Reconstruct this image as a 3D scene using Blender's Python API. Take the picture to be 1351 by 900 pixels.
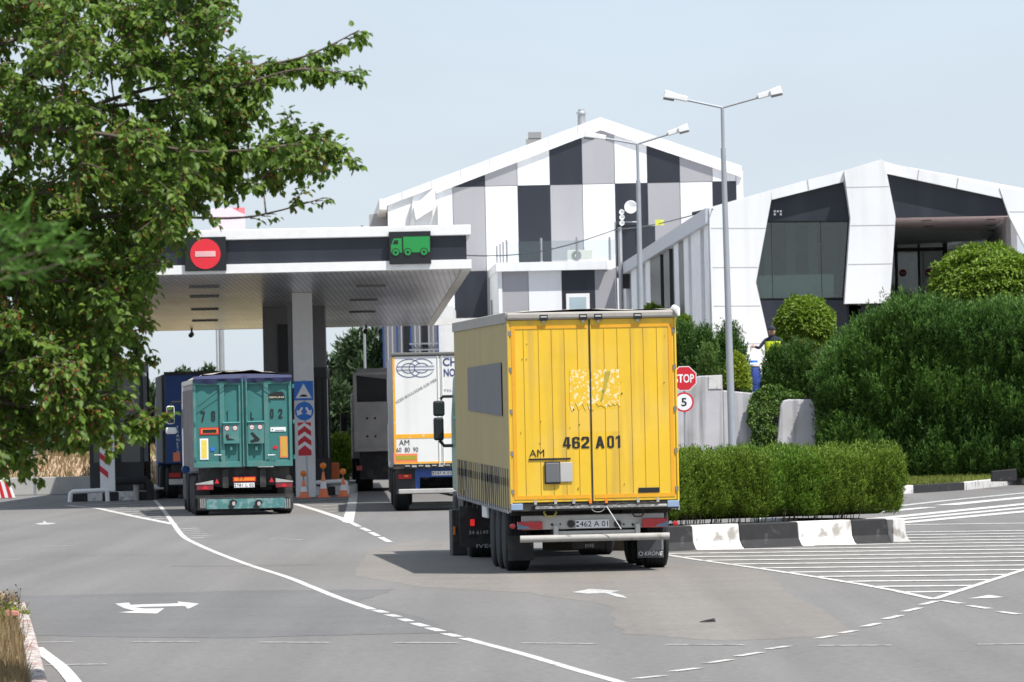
import bpy, math, random
import numpy as np
from mathutils import Vector, Matrix
random.seed(7); np.random.seed(7)
for o in list(bpy.data.objects): bpy.data.objects.remove(o)
SC = bpy.context.scene; COL = SC.collection
R = math.radians
# ------------------------------------------------------------ camera
W, H = 1351.0, 900.0
F = 7500.0; HC = 2.25; PITCH = math.atan(105.0/F); ROLL = R(1.2)
fw = Vector((0, math.cos(PITCH), math.sin(PITCH))); up = Vector((0, -math.sin(PITCH), math.cos(PITCH))); rt = Vector((1, 0, 0))
ru = up*math.cos(ROLL)+rt*math.sin(ROLL); rr = rt*math.cos(ROLL)-up*math.sin(ROLL)
CAM = Vector((0, 0, HC))
cd = bpy.data.cameras.new('camera'); cam = bpy.data.objects.new('camera', cd); COL.objects.link(cam)
M = Matrix(((rr.x, ru.x, -fw.x, 0), (rr.y, ru.y, -fw.y, 0), (rr.z, ru.z, -fw.z, HC), (0, 0, 0, 1)))
cam.matrix_world = M
cd.sensor_width = 36; cd.lens = F/W*36; cd.clip_start = .5; cd.clip_end = 6000
cd.dof.use_dof = True; cd.dof.focus_distance = 86; cd.dof.aperture_fstop = 9.0
SC.camera = cam
# ------------------------------------------------------------ light
sun_v = Vector((1.5, -1.45, 4.0)).normalized()
EL = math.asin(sun_v.z); AZ = math.atan2(sun_v.x, sun_v.y)
w = bpy.data.worlds.new('World'); SC.world = w; w.use_nodes = True
nt = w.node_tree; nt.nodes.clear()
sk = nt.nodes.new('ShaderNodeTexSky'); sk.sky_type = 'NISHITA'; sk.sun_disc = False
sk.sun_elevation = EL; sk.sun_rotation = AZ; sk.altitude = 50; sk.air_density = 1.0; sk.dust_density = .8; sk.ozone_density = 4.0
bg = nt.nodes.new('ShaderNodeBackground'); bg.inputs[1].default_value = 0.15
wo = nt.nodes.new('ShaderNodeOutputWorld')
veil = nt.nodes.new('ShaderNodeMix'); veil.data_type = 'RGBA'; veil.inputs[0].default_value = .85; veil.inputs[7].default_value = (2.73, 3.05, 3.49, 1)   # thin high haze over the whole sky
stc = nt.nodes.new('ShaderNodeTexCoord'); smp = nt.nodes.new('ShaderNodeMapping'); smp.inputs['Scale'].default_value = (1, 1, 3.5); nt.links.new(stc.outputs['Generated'], smp.inputs[0])
sno = nt.nodes.new('ShaderNodeTexNoise'); sno.inputs['Scale'].default_value = 14; sno.inputs['Detail'].default_value = 5; nt.links.new(smp.outputs[0], sno.inputs['Vector'])
smr = nt.nodes.new('ShaderNodeMapRange'); smr.inputs[1].default_value = .3; smr.inputs[2].default_value = .7; smr.inputs[3].default_value = .80; smr.inputs[4].default_value = .90; nt.links.new(sno.outputs[0], smr.inputs[0]); nt.links.new(smr.outputs[0], veil.inputs[0])
nt.links.new(sk.outputs[0], veil.inputs[6]); nt.links.new(veil.outputs[2], bg.inputs[0]); nt.links.new(bg.outputs[0], wo.inputs[0])
sd = bpy.data.lights.new('sun', 'SUN'); sd.energy = 4.2; sd.angle = R(.6); sd.color = (1, .96, .9)
so = bpy.data.objects.new('sun', sd); COL.objects.link(so); so.location = (20, -20, 60)
so.rotation_euler = (-sun_v).to_track_quat('-Z', 'Y').to_euler()
SC.view_settings.view_transform = 'Standard'; SC.view_settings.look = 'None'; SC.view_settings.gamma = 1
SC.view_settings.exposure = 0.65
SC.render.engine = 'CYCLES'
SC.render.resolution_x = 1024; SC.render.resolution_y = 682

def ray(px, py): return (rr*(px-W/2)-ru*(py-H/2)+fw*F)
def P(px, py, Y):
    d = ray(px, py); return CAM+d*(Y/d.y)
def G(px, py, z=0.0):
    d = ray(px, py); return CAM+d*((z-HC)/d.z)

# ------------------------------------------------------------ materials
def srgb(r, g, b):
    f = lambda c: (c/255/12.92 if c/255 <= .04045 else ((c/255+.055)/1.055)**2.4)
    return (f(r), f(g), f(b))
def mat(name, col, rough=.6, metal=0, var=.12, vs=2.0, bump=0, bs=30, streak=None, stretch=None, spec=.5, col2=None, c2s=1.0, c2t=(.5, .6), emit=0, coat=0):
    m = bpy.data.materials.new(name); m.use_nodes = True; n = m.node_tree; N = n.nodes; L = n.links
    b = N['Principled BSDF']; b.inputs['Roughness'].default_value = rough; b.inputs['Metallic'].default_value = metal
    b.inputs['Specular IOR Level'].default_value = spec; b.inputs['Coat Weight'].default_value = coat
    tc = N.new('ShaderNodeTexCoord'); mp = N.new('ShaderNodeMapping'); L.new(tc.outputs['Object'], mp.inputs[0])
    if stretch: mp.inputs['Scale'].default_value = stretch
    no = N.new('ShaderNodeTexNoise'); no.inputs['Scale'].default_value = vs; no.inputs['Detail'].default_value = 6; no.inputs['Roughness'].default_value = .65
    L.new(mp.outputs[0], no.inputs['Vector'])
    mr = N.new('ShaderNodeMapRange'); mr.inputs[1].default_value = .25; mr.inputs[2].default_value = .75; mr.inputs[3].default_value = 1-var; mr.inputs[4].default_value = 1+var*.6
    L.new(no.outputs[0], mr.inputs[0])
    rgb = N.new('ShaderNodeRGB'); rgb.outputs[0].default_value = (*col, 1); cur = rgb.outputs[0]
    if col2:
        n2 = N.new('ShaderNodeTexNoise'); n2.inputs['Scale'].default_value = c2s; n2.inputs['Detail'].default_value = 8; L.new(mp.outputs[0], n2.inputs['Vector'])
        r2 = N.new('ShaderNodeMapRange'); r2.inputs[1].default_value = c2t[0]; r2.inputs[2].default_value = c2t[1]; L.new(n2.outputs[0], r2.inputs[0])
        mx = N.new('ShaderNodeMix'); mx.data_type = 'RGBA'; L.new(r2.outputs[0], mx.inputs[0]); L.new(cur, mx.inputs[6]); mx.inputs[7].default_value = (*col2, 1); cur = mx.outputs[2]
    if streak:
        m2 = N.new('ShaderNodeMapping'); m2.inputs['Scale'].default_value = (1, 1, .06); L.new(tc.outputs['Object'], m2.inputs[0])
        n2 = N.new('ShaderNodeTexNoise'); n2.inputs['Scale'].default_value = streak[2]; n2.inputs['Detail'].default_value = 5; L.new(m2.outputs[0], n2.inputs['Vector'])
        r2 = N.new('ShaderNodeMapRange'); r2.inputs[1].default_value = .5; r2.inputs[2].default_value = .75; r2.inputs[4].default_value = streak[1]; L.new(n2.outputs[0], r2.inputs[0])
        mx = N.new('ShaderNodeMix'); mx.data_type = 'RGBA'; L.new(r2.outputs[0], mx.inputs[0]); L.new(cur, mx.inputs[6]); mx.inputs[7].default_value = (*streak[0], 1); cur = mx.outputs[2]
    mu = N.new('ShaderNodeVectorMath'); mu.operation = 'SCALE'; L.new(cur, mu.inputs[0]); L.new(mr.outputs[0], mu.inputs['Scale'])
    L.new(mu.outputs[0], b.inputs['Base Color'])
    if emit: L.new(mu.outputs[0], b.inputs['Emission Color']); b.inputs['Emission Strength'].default_value = emit
    if bump:
        n3 = N.new('ShaderNodeTexNoise'); n3.inputs['Scale'].default_value = bs; n3.inputs['Detail'].default_value = 4; L.new(mp.outputs[0], n3.inputs['Vector'])
        bp = N.new('ShaderNodeBump'); bp.inputs['Strength'].default_value = bump; bp.inputs['Distance'].default_value = .02
        L.new(n3.outputs[0], bp.inputs['Height']); L.new(bp.outputs[0], b.inputs['Normal'])
    return m
def leafmat(name, c1, c2, rough=.5, tr=.35):
    m = bpy.data.materials.new(name); m.use_nodes = True; n = m.node_tree; N = n.nodes; L = n.links
    b = N['Principled BSDF']; out = N['Material Output']
    at = N.new('ShaderNodeAttribute'); at.attribute_name = 'rnd'
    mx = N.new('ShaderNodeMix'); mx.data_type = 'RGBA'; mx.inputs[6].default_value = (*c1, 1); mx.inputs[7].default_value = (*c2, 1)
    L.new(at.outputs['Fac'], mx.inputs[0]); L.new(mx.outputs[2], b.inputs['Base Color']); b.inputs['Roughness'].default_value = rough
    b.inputs['Specular IOR Level'].default_value = .35
    t = N.new('ShaderNodeBsdfTranslucent'); L.new(mx.outputs[2], t.inputs[0])
    ms = N.new('ShaderNodeMixShader'); ms.inputs[0].default_value = tr; L.new(b.outputs[0], ms.inputs[1]); L.new(t.outputs[0], ms.inputs[2]); L.new(ms.outputs[0], out.inputs[0])
    return m
def glassmat(name, tint=(.7, .8, .78), refl=.25, rough=.03):
    m = bpy.data.materials.new(name); m.use_nodes = True; n = m.node_tree; N = n.nodes; L = n.links
    N.remove(N['Principled BSDF']); out = N['Material Output']
    t = N.new('ShaderNodeBsdfTransparent'); t.inputs[0].default_value = (*tint, 1)
    g = N.new('ShaderNodeBsdfGlossy'); g.inputs['Roughness'].default_value = rough
    fr = N.new('ShaderNodeFresnel'); fr.inputs[0].default_value = 1.45
    ad = N.new('ShaderNodeMath'); ad.operation = 'ADD'; ad.inputs[1].default_value = refl; L.new(fr.outputs[0], ad.inputs[0])
    ms = N.new('ShaderNodeMixShader'); L.new(ad.outputs[0], ms.inputs[0]); L.new(t.outputs[0], ms.inputs[1]); L.new(g.outputs[0], ms.inputs[2]); L.new(ms.outputs[0], out.inputs[0])
    return m

WHITE = mat('white_cladding', (.80, .81, .83), .45, var=.05, vs=.5, streak=((.42, .40, .37), .26, 1.6), bump=.12, bs=1.2)
WHITE2 = mat('white_paint', (.78, .78, .77), .5, var=.08, vs=4)
GREYP = mat('grey_cladding', (.36, .355, .38), .5, var=.04, vs=.6, streak=((.28, .27, .28), .2, 1.0))
DARKP = mat('dark_cladding', (.017, .020, .030), .45, var=.1, vs=.8, streak=((.06, .065, .08), .3, 1.0))
BLACK = mat('black_frame', (.012, .013, .015), .4, var=.2)
RUBBER = mat('tyre_rubber', (.018, .018, .019), .85, var=.35, vs=6, bump=.3)
CHASS = mat('dirty_chassis', (.02, .02, .021), .65, var=.4, vs=5, col2=(.05, .046, .04), c2s=3)
STEEL = mat('galvanised_steel', (.42, .43, .45), .4, .6, var=.12, vs=3)
POLE = mat('lamp_pole_steel', (.36, .38, .41), .5, .3, var=.1, vs=3)
ALU = mat('dull_aluminium', (.47, .46, .44), .4, .25, var=.18, vs=5, col2=(.3, .27, .22), c2s=4, c2t=(.6, .75))
YEL = mat('yellow_paint', (.77, .49, .026), .45, var=.07, vs=1.3, streak=((.40, .26, .08), .55, 6), col2=(.76, .52, .09), c2s=1.1, c2t=(.5, .8), coat=.08, bump=.25, bs=2.2)
ORG = mat('orange_border', (.74, .36, .015), .5, var=.1, vs=6)
SEAM = mat('yellow_seam', (.33, .19, .02), .8)
CURT = mat('shaded_faded_tan_curtain', (.42, .34, .15), .7, var=.08, vs=1.2, streak=((.34, .28, .13), .5, 3), bump=.25, bs=4, stretch=(1, 1, .3))  # faded tan, darkened further because this side lies in shade
CURT2 = mat('grey_curtain_patch', (.15, .15, .165), .7, var=.1)
TARP = mat('grey_roof_tarp', (.36, .34, .31), .75, var=.15, vs=3, bump=.3, bs=10)
TARP2 = mat('dusty_tan_tarp', (.42, .37, .31), .8, var=.2, vs=3, bump=.5, bs=8)
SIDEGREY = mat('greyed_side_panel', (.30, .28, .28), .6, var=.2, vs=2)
INK = mat('black_lettering', (.012, .012, .014), .5, var=.1)
NAVY = mat('navy_lettering', (.03, .05, .18), .5)
TEAL = mat('teal_paint', (.055, .205, .19), .6, var=.18, vs=2.5, streak=((.10, .15, .14), .5, 4), col2=(.13, .23, .21), c2s=3, c2t=(.5, .75))
TEALD = mat('dark_teal_recess', (.035, .17, .16), .6, var=.15)
GREENC = mat('green_cab_paint', (.02, .16, .11), .35, var=.1)
BLUEC = mat('blue_tarp', (.02, .06, .21), .6, var=.15, vs=2)
BLUED = mat('blue_steel', (.02, .07, .28), .5, var=.2)
REDL = mat('red_lamp', (.45, .01, .015), .2, var=.3, vs=18, coat=.5)
AMB = mat('amber_lamp', (.85, .22, .02), .3, var=.1)
REDP = mat('red_sign_face', (.58, .015, .03), .4, var=.06)
BLUS = mat('blue_sign_face', (.02, .17, .62), .4, var=.05)
SIGNW = mat('white_sign_face', (.8, .8, .8), .4, var=.04)
CONEO = mat('orange_cone', (.85, .22, .09), .5, var=.1)
WMARK = mat('road_paint', (.54, .53, .51), .7, var=.15, vs=3, col2=(.26, .255, .25), c2s=5, c2t=(.50, .68))
WMARKF = mat('faded_road_paint', (.48, .48, .47), .7, var=.15, vs=5, col2=(.22, .22, .22), c2s=9, c2t=(.47, .6))
CONC = mat('rendered_concrete', (.52, .52, .55), .8, var=.14, vs=1.0, streak=((.12, .12, .13), .75, 4.0), col2=(.42, .41, .40), c2s=.9, c2t=(.5, .7), bump=.15)
CONCG = mat('raw_concrete', (.42, .41, .39), .85, var=.15, vs=3, bump=.3)
KBLK = mat('black_kerb_paint', (.020, .020, .022), .75, var=.35, vs=5, col2=(.07, .07, .07), c2s=6, c2t=(.6, .75), bump=.2)
KWHT = mat('white_kerb_paint', (.66, .65, .64), .7, var=.08, vs=5, col2=(.34, .32, .29), c2s=4, c2t=(.56, .66), streak=((.3, .27, .24), .5, 5), bump=.2)
GREENLED = mat('green_display', (.012, .24, .05), .5, var=.05, emit=.05)
REDLED = mat('red_display', (.62, .02, .035), .5, var=.05, emit=.08)
DOORG = glassmat('door_glass', (.40, .42, .42), .04)
GLASS = glassmat('shop_glass', (.74, .82, .79), .05)
RAILG = glassmat('balustrade_glass', (.86, .90, .90), .03)
DGLASS = mat('dark_glass', (.02, .028, .03), .08, var=.1, spec=.8)
SKYGLASS = mat('bluish_window_glass', (.38, .48, .52), .15, var=.1, spec=.8)
DGREY = mat('dark_grey_render', (.20, .195, .195), .7, var=.12)
MGREY = mat('mid_grey_render', (.23, .23, .235), .7, var=.08)
PINK = mat('pinkish_porch_ceiling', (.84, .70, .72), .6, var=.05)
BARK = mat('bark', (.10, .075, .055), .9, var=.3, vs=8, bump=.5)
SOIL = mat('soil', (.11, .085, .06), .95, var=.4, vs=4, bump=.6)
SKIN = mat('skin', (.50, .28, .20), .6, var=.05)
CLOTH = mat('navy_cloth', (.015, .02, .04), .9, var=.2)
HIVIS = mat('hi_vis_fabric', (.62, .75, .02), .8, var=.1)

L_MUL = leafmat('mulberry_leaf', (.055, .12, .016), (.20, .31, .045), .5, .45)
L_MULD = leafmat('near_conifer_leaf', (.05, .12, .015), (.10, .22, .03), .6, .3)
L_HEDGE = leafmat('island_hedge_leaf', (.065, .12, .012), (.19, .29, .028), .6, .25)
L_BRIGHT = leafmat('fresh_hedge_leaf', (.07, .14, .012), (.15, .27, .025), .6, .25)
L_THUJA = leafmat('thuja_leaf', (.022, .068, .012), (.095, .195, .030), .6, .25)
L_THUJB = leafmat('light_thuja_leaf', (.06, .12, .025), (.13, .22, .04), .6, .2)
L_GLOBE = leafmat('globe_tree_leaf', (.10, .18, .014), (.22, .33, .04), .5, .35)
L_YEL = leafmat('yellow_green_leaf', (.17, .24, .015), (.30, .38, .04), .5, .3)
L_FAR = leafmat('far_tree_leaf', (.03, .06, .025), (.065, .11, .04), .7, .2)
L_IVY = leafmat('ivy_leaf', (.04, .10, .015), (.12, .21, .03), .5, .25)
L_GRASS = leafmat('grass_blade', (.10, .15, .02), (.22, .24, .05), .7, .3)
L_DRY = leafmat('dry_grass_blade', (.20, .14, .07), (.34, .26, .14), .8, .3)

# ------------------------------------------------------------ mesh helpers
class MB:
    def __init__(s): s.v = []; s.f = []; s.m = []; s.mats = []
    def mi(s, m):
        if m not in s.mats: s.mats.append(m)
        return s.mats.index(m)
    def add(s, vs, fs, m):
        k = len(s.v); s.v += [tuple(v) for v in vs]; i = s.mi(m)
        for f in fs: s.f.append(tuple(a+k for a in f)); s.m.append(i)
        return s
    def box(s, a, b, m):
        x0, y0, z0 = [min(a[i], b[i]) for i in range(3)]; x1, y1, z1 = [max(a[i], b[i]) for i in range(3)]
        return s.add([(x0, y0, z0), (x1, y0, z0), (x1, y1, z0), (x0, y1, z0), (x0, y0, z1), (x1, y0, z1), (x1, y1, z1), (x0, y1, z1)],
              [(0, 3, 2, 1), (4, 5, 6, 7), (0, 1, 5, 4), (1, 2, 6, 5), (2, 3, 7, 6), (3, 0, 4, 7)], m)
    def prism(s, poly, y0, y1, m):           # polygon in x,z extruded along y
        n = len(poly)
        vs = [(x, y0, z) for x, z in poly]+[(x, y1, z) for x, z in poly]
        fs = [tuple(range(n)), tuple(range(2*n-1, n-1, -1))]+[(i, (i+n), ((i+1) % n)+n, (i+1) % n) for i in range(n)]
        return s.add(vs, fs, m)
    def slab(s, pts, z0, z1, m):             # polygon in x,y extruded along z
        n = len(pts)
        vs = [(p[0], p[1], z0) for p in pts]+[(p[0], p[1], z1) for p in pts]
        fs = [tuple(range(n-1, -1, -1)), tuple(range(n, 2*n))]+[(i, (i+1) % n, (i+1) % n+n, i+n) for i in range(n)]
        return s.add(vs, fs, m)
    def tube(s, pts, r, m, n=8, cap=True):
        pts = [Vector(p) for p in pts]; k = len(pts)
        rs = r if isinstance(r, (list, tuple)) else [r]*k
        vs = []; 
        for i, p in enumerate(pts):
            t = (pts[min(i+1, k-1)]-pts[max(i-1, 0)]).normalized()
            a = t.cross(Vector((0, 0, 1)))
            if a.length < .1: a = t.cross(Vector((1, 0, 0)))
            a.normalize(); b = t.cross(a)
            for j in range(n):
                q = 2*math.pi*j/n; vs.append(p+a*math.cos(q)*rs[i]+b*math.sin(q)*rs[i])
        fs = [(i*n+j, i*n+(j+1) % n, (i+1)*n+(j+1) % n, (i+1)*n+j) for i in range(k-1) for j in range(n)]
        if cap: fs += [tuple(range(n-1, -1, -1)), tuple(range((k-1)*n, k*n))]
        return s.add(vs, fs, m)
    def lathe(s, prof, c, axis, m, n=24):    # prof: (radius, offset along axis)
        vs = []; k = len(prof)
        for r, o in prof:
            for j in range(n):
                q = 2*math.pi*j/n; a, b = r*math.cos(q), r*math.sin(q)
                vs.append((c[0]+o, c[1]+a, c[2]+b) if axis == 'x' else (c[0]+a, c[1]+o, c[2]+b) if axis == 'y' else (c[0]+a, c[1]+b, c[2]+o))
        fs = [(i*n+j, i*n+(j+1) % n, (i+1)*n+(j+1) % n, (i+1)*n+j) for i in range(k-1) for j in range(n)]
        fs += [tuple(range(n-1, -1, -1)), tuple(range((k-1)*n, k*n))]
        return s.add(vs, fs, m)
    def disc(s, x, z, r, y0, y1, m, n=28): return s.lathe([(r, y0), (r, y1)], (x, 0, z), 'y', m, n)
    def tf(s, fn): s.v = [fn(v) for v in s.v]; return s
    def build(s, name, parent=None, bev=0, smooth=False):
        me = bpy.data.meshes.new(name); me.from_pydata(s.v, [], s.f)
        for m in s.mats: me.materials.append(m)
        me.polygons.foreach_set('material_index', s.m); me.update()
        import bmesh
        bm = bmesh.new(); bm.from_mesh(me); bmesh.ops.recalc_face_normals(bm, faces=bm.faces); bm.to_mesh(me); bm.free()
        if smooth:
            me.polygons.foreach_set('use_smooth', [True]*len(me.polygons))
            try: me.set_sharp_from_angle(angle=R(40))
            except Exception: pass
        o = bpy.data.objects.new(name, me); COL.objects.link(o)
        if parent: o.parent = parent
        if bev:
            b = o.modifiers.new('bevel', 'BEVEL'); b.width = bev; b.segments = 2; b.limit_method = 'ANGLE'; b.angle_limit = R(50)
        return o
def tag(o, label=None, cat=None, group=None, kind=None):
    if label: o['label'] = label
    if cat: o['category'] = cat
    if group: o['group'] = group
    if kind: o['kind'] = kind
    return o
def thing(name, label, cat, loc=(0, 0, 0), rz=0, group=None, rx=0):
    o = bpy.data.objects.new(name, None); COL.objects.link(o); o.location = loc; o.rotation_euler = (rx, 0, rz); o.empty_display_size = .3
    return tag(o, label, cat, group)
def children(o): return [c for c in bpy.data.objects if c.parent == o]
def copy_tree(o, parent=None):
    c = o.copy(); COL.objects.link(c); c.parent = parent
    for ch in children(o):
        if ch != c: copy_tree(ch, c)
    return c
def text(name, s, x0, x1, z0, z1, m, y, parent, bold=.0, depth=.002, shear=0, rot=0, sp=1.0):
    cu = bpy.data.curves.new('t', 'FONT'); cu.body = s; cu.offset = bold; cu.shear = shear; cu.space_character = sp; cu.resolution_u = 3
    ob = bpy.data.objects.new('t', cu); COL.objects.link(ob); bpy.context.view_layer.update()
    me = bpy.data.meshes.new_from_object(ob.evaluated_get(bpy.context.evaluated_depsgraph_get()))
    bpy.data.objects.remove(ob); bpy.data.curves.remove(cu)
    n = len(me.vertices); co = np.zeros(n*3); me.vertices.foreach_get('co', co); co = co.reshape(-1, 3)
    mn = co.min(0); mx = co.max(0)
    u = (co[:, 0]-mn[0])/(mx[0]-mn[0])*(x1-x0); v = (co[:, 1]-mn[1])/(mx[1]-mn[1])*(z1-z0)
    cx, cz = (x1-x0)/2, (z1-z0)/2; ca, sa = math.cos(rot), math.sin(rot)
    X = (u-cx)*ca-(v-cz)*sa+cx+x0; Z = (u-cx)*sa+(v-cz)*ca+cz+z0
    out = np.stack([X, np.full(n, y), Z], 1)
    me.vertices.foreach_set('co', out.ravel()); me.materials.clear(); me.materials.append(m); me.update(); me.name = name
    o = bpy.data.objects.new(name, me); COL.objects.link(o)
    if parent: o.parent = parent
    return o
def nrm(a): return a/np.maximum(np.linalg.norm(a, axis=1, keepdims=True), 1e-6)
GLY = {'0': [[(0,.1),(.32,0),(.32,1),(0,.9)],[(.68,0),(1,.1),(1,.9),(.68,1)],[(.3,0),(.7,0),(.7,.15),(.3,.15)],[(.3,.85),(.7,.85),(.7,1),(.3,1)]],
 '1': [[(.4,0),(.75,0),(.75,1),(.45,1)],[(.1,.72),(.42,.82),(.47,1),(.1,.86)]],
 '2': [[(0,0),(1,0),(1,.16),(0,.16)],[(0,.15),(.36,.15),(1,.55),(1,.72),(.66,.6),(0,.22)],[(.66,.58),(1,.64),(1,.9),(.66,.98)],[(.1,.84),(.9,.84),(.88,1),(.14,1)],[(0,.7),(.33,.7),(.33,.9),(.14,.98),(0,.88)]],
 '4': [[(.5,0),(.85,0),(.85,1),(.5,1)],[(0,.2),(1,.2),(1,.36),(0,.36)],[(0,.35),(.3,.35),(.56,1),(.34,1)]],
 '6': [[(0,.1),(.33,0),(.33,1),(0,.9)],[(.3,0),(.7,0),(.7,.14),(.3,.14)],[(.68,0),(1,.1),(1,.5),(.68,.6)],[(.3,.46),(.7,.46),(.7,.6),(.3,.6)],[(.3,.86),(.9,.86),(.9,.95),(.7,1),(.3,1)],[(.66,.72),(.98,.72),(.98,.9),(.66,.98)]],
 '7': [[(0,.84),(1,.84),(1,1),(0,1)],[(.2,0),(.56,0),(1,.85),(.66,.85)]],
 '8': [[(0,.08),(.33,0),(.33,.52),(0,.45)],[(0,.58),(.33,.5),(.33,1),(0,.92)],[(.67,0),(1,.08),(1,.45),(.67,.52)],[(.67,.5),(1,.58),(1,.92),(.67,1)],[(.3,0),(.7,0),(.7,.14),(.3,.14)],[(.3,.44),(.7,.44),(.7,.57),(.3,.57)],[(.3,.86),(.7,.86),(.7,1),(.3,1)]],
 'A': [[(0,0),(.32,0),(.62,1),(.34,1)],[(.68,0),(1,0),(.66,1),(.38,1)],[(.2,.22),(.8,.22),(.76,.38),(.24,.38)]],
 'L': [[(0,0),(.34,0),(.34,1),(0,1)],[(.3,0),(1,0),(1,.17),(.3,.17)]]}
def glyphs(s, x0, x1, z0, z1, m, y, parent, gap=.18):
    """heavy condensed block characters"""
    n = len(s); cw = (x1-x0)/(n+gap*(n-1)); mb = MB()
    for i, ch in enumerate(s):
        xo = x0+i*cw*(1+gap)
        for k, po in enumerate(GLY[ch]): mb.prism([(xo+a*cw, z0+b*(z1-z0)) for a, b in po], y-.0004*k, y+.002, m)
    return mb.build('lettering', parent)
def cards(name, pos, d, up_, L, Wd, m, parent=None, fold=.25, leaf=False, rnd=None, extra=None):
    """many small leaves in one mesh: pos base, d direction, up_ leaf normal"""
    n = len(pos); d = nrm(d); s = nrm(np.cross(d, up_)); u = np.cross(s, d)
    L = np.broadcast_to(np.asarray(L, float).reshape(-1, 1), (n, 1)); Wd = np.broadcast_to(np.asarray(Wd, float).reshape(-1, 1), (n, 1))
    if leaf:
        v = [pos, pos+d*L*.18+s*Wd*.5+u*Wd*fold, pos+d*L*.62+s*Wd*.42+u*Wd*fold*.8, pos+d*L-u*Wd*.25, pos+d*L*.62-s*Wd*.42+u*Wd*fold*.8, pos+d*L*.18-s*Wd*.5+u*Wd*fold]
        k = 6; fa = np.array([[0, 1, 2, 3], [0, 3, 4, 5]])
    else:
        v = [pos, pos+d*L*.5+s*Wd*.5+u*Wd*fold, pos+d*L, pos+d*L*.5-s*Wd*.5+u*Wd*fold]
        k = 4; fa = np.array([[0, 1, 2, 3]])
    V = np.stack(v, 1).reshape(-1, 3); nf = len(fa)
    Fc = (np.arange(n)[:, None, None]*k+fa[None]).reshape(-1, 4)
    me = bpy.data.meshes.new(name); me.vertices.add(len(V)); me.vertices.foreach_set('co', V.astype(np.float32).ravel())
    me.loops.add(Fc.size); me.loops.foreach_set('vertex_index', Fc.astype(np.int32).ravel())
    me.polygons.add(len(Fc)); me.polygons.foreach_set('loop_start', np.arange(0, Fc.size, 4, dtype=np.int32)); me.polygons.foreach_set('loop_total', np.full(len(Fc), 4, dtype=np.int32))
    me.update(calc_edges=True)
    if rnd is None: rnd = np.random.rand(n)
    a = me.attributes.new('rnd', 'FLOAT', 'POINT'); a.data.foreach_set('value', np.repeat(rnd, k).astype(np.float32))
    me.materials.append(m)
    o = bpy.data.objects.new(name, me); COL.objects.link(o)
    if parent: o.parent = parent
    return o
def noise3(p, sc, seed=0):
    rs = np.random.RandomState(seed); out = np.zeros(len(p))
    for i in range(5):
        k = rs.randn(3)*sc*(1+i*.6); out += np.sin(p@k+rs.rand()*6.28)/(1+i*.5)
    return out/2.2
def solid_mesh(name, m, fn, nu=24, nv=16, parent=None):
    mb = MB(); vs = [fn(i/nu, j/nv) for j in range(nv+1) for i in range(nu)]
    fs = [(j*nu+i, j*nu+(i+1) % nu, (j+1)*nu+(i+1) % nu, (j+1)*nu+i) for j in range(nv) for i in range(nu)]
    mb.add(vs, fs, m); return mb.build(name, parent, smooth=True)

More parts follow.
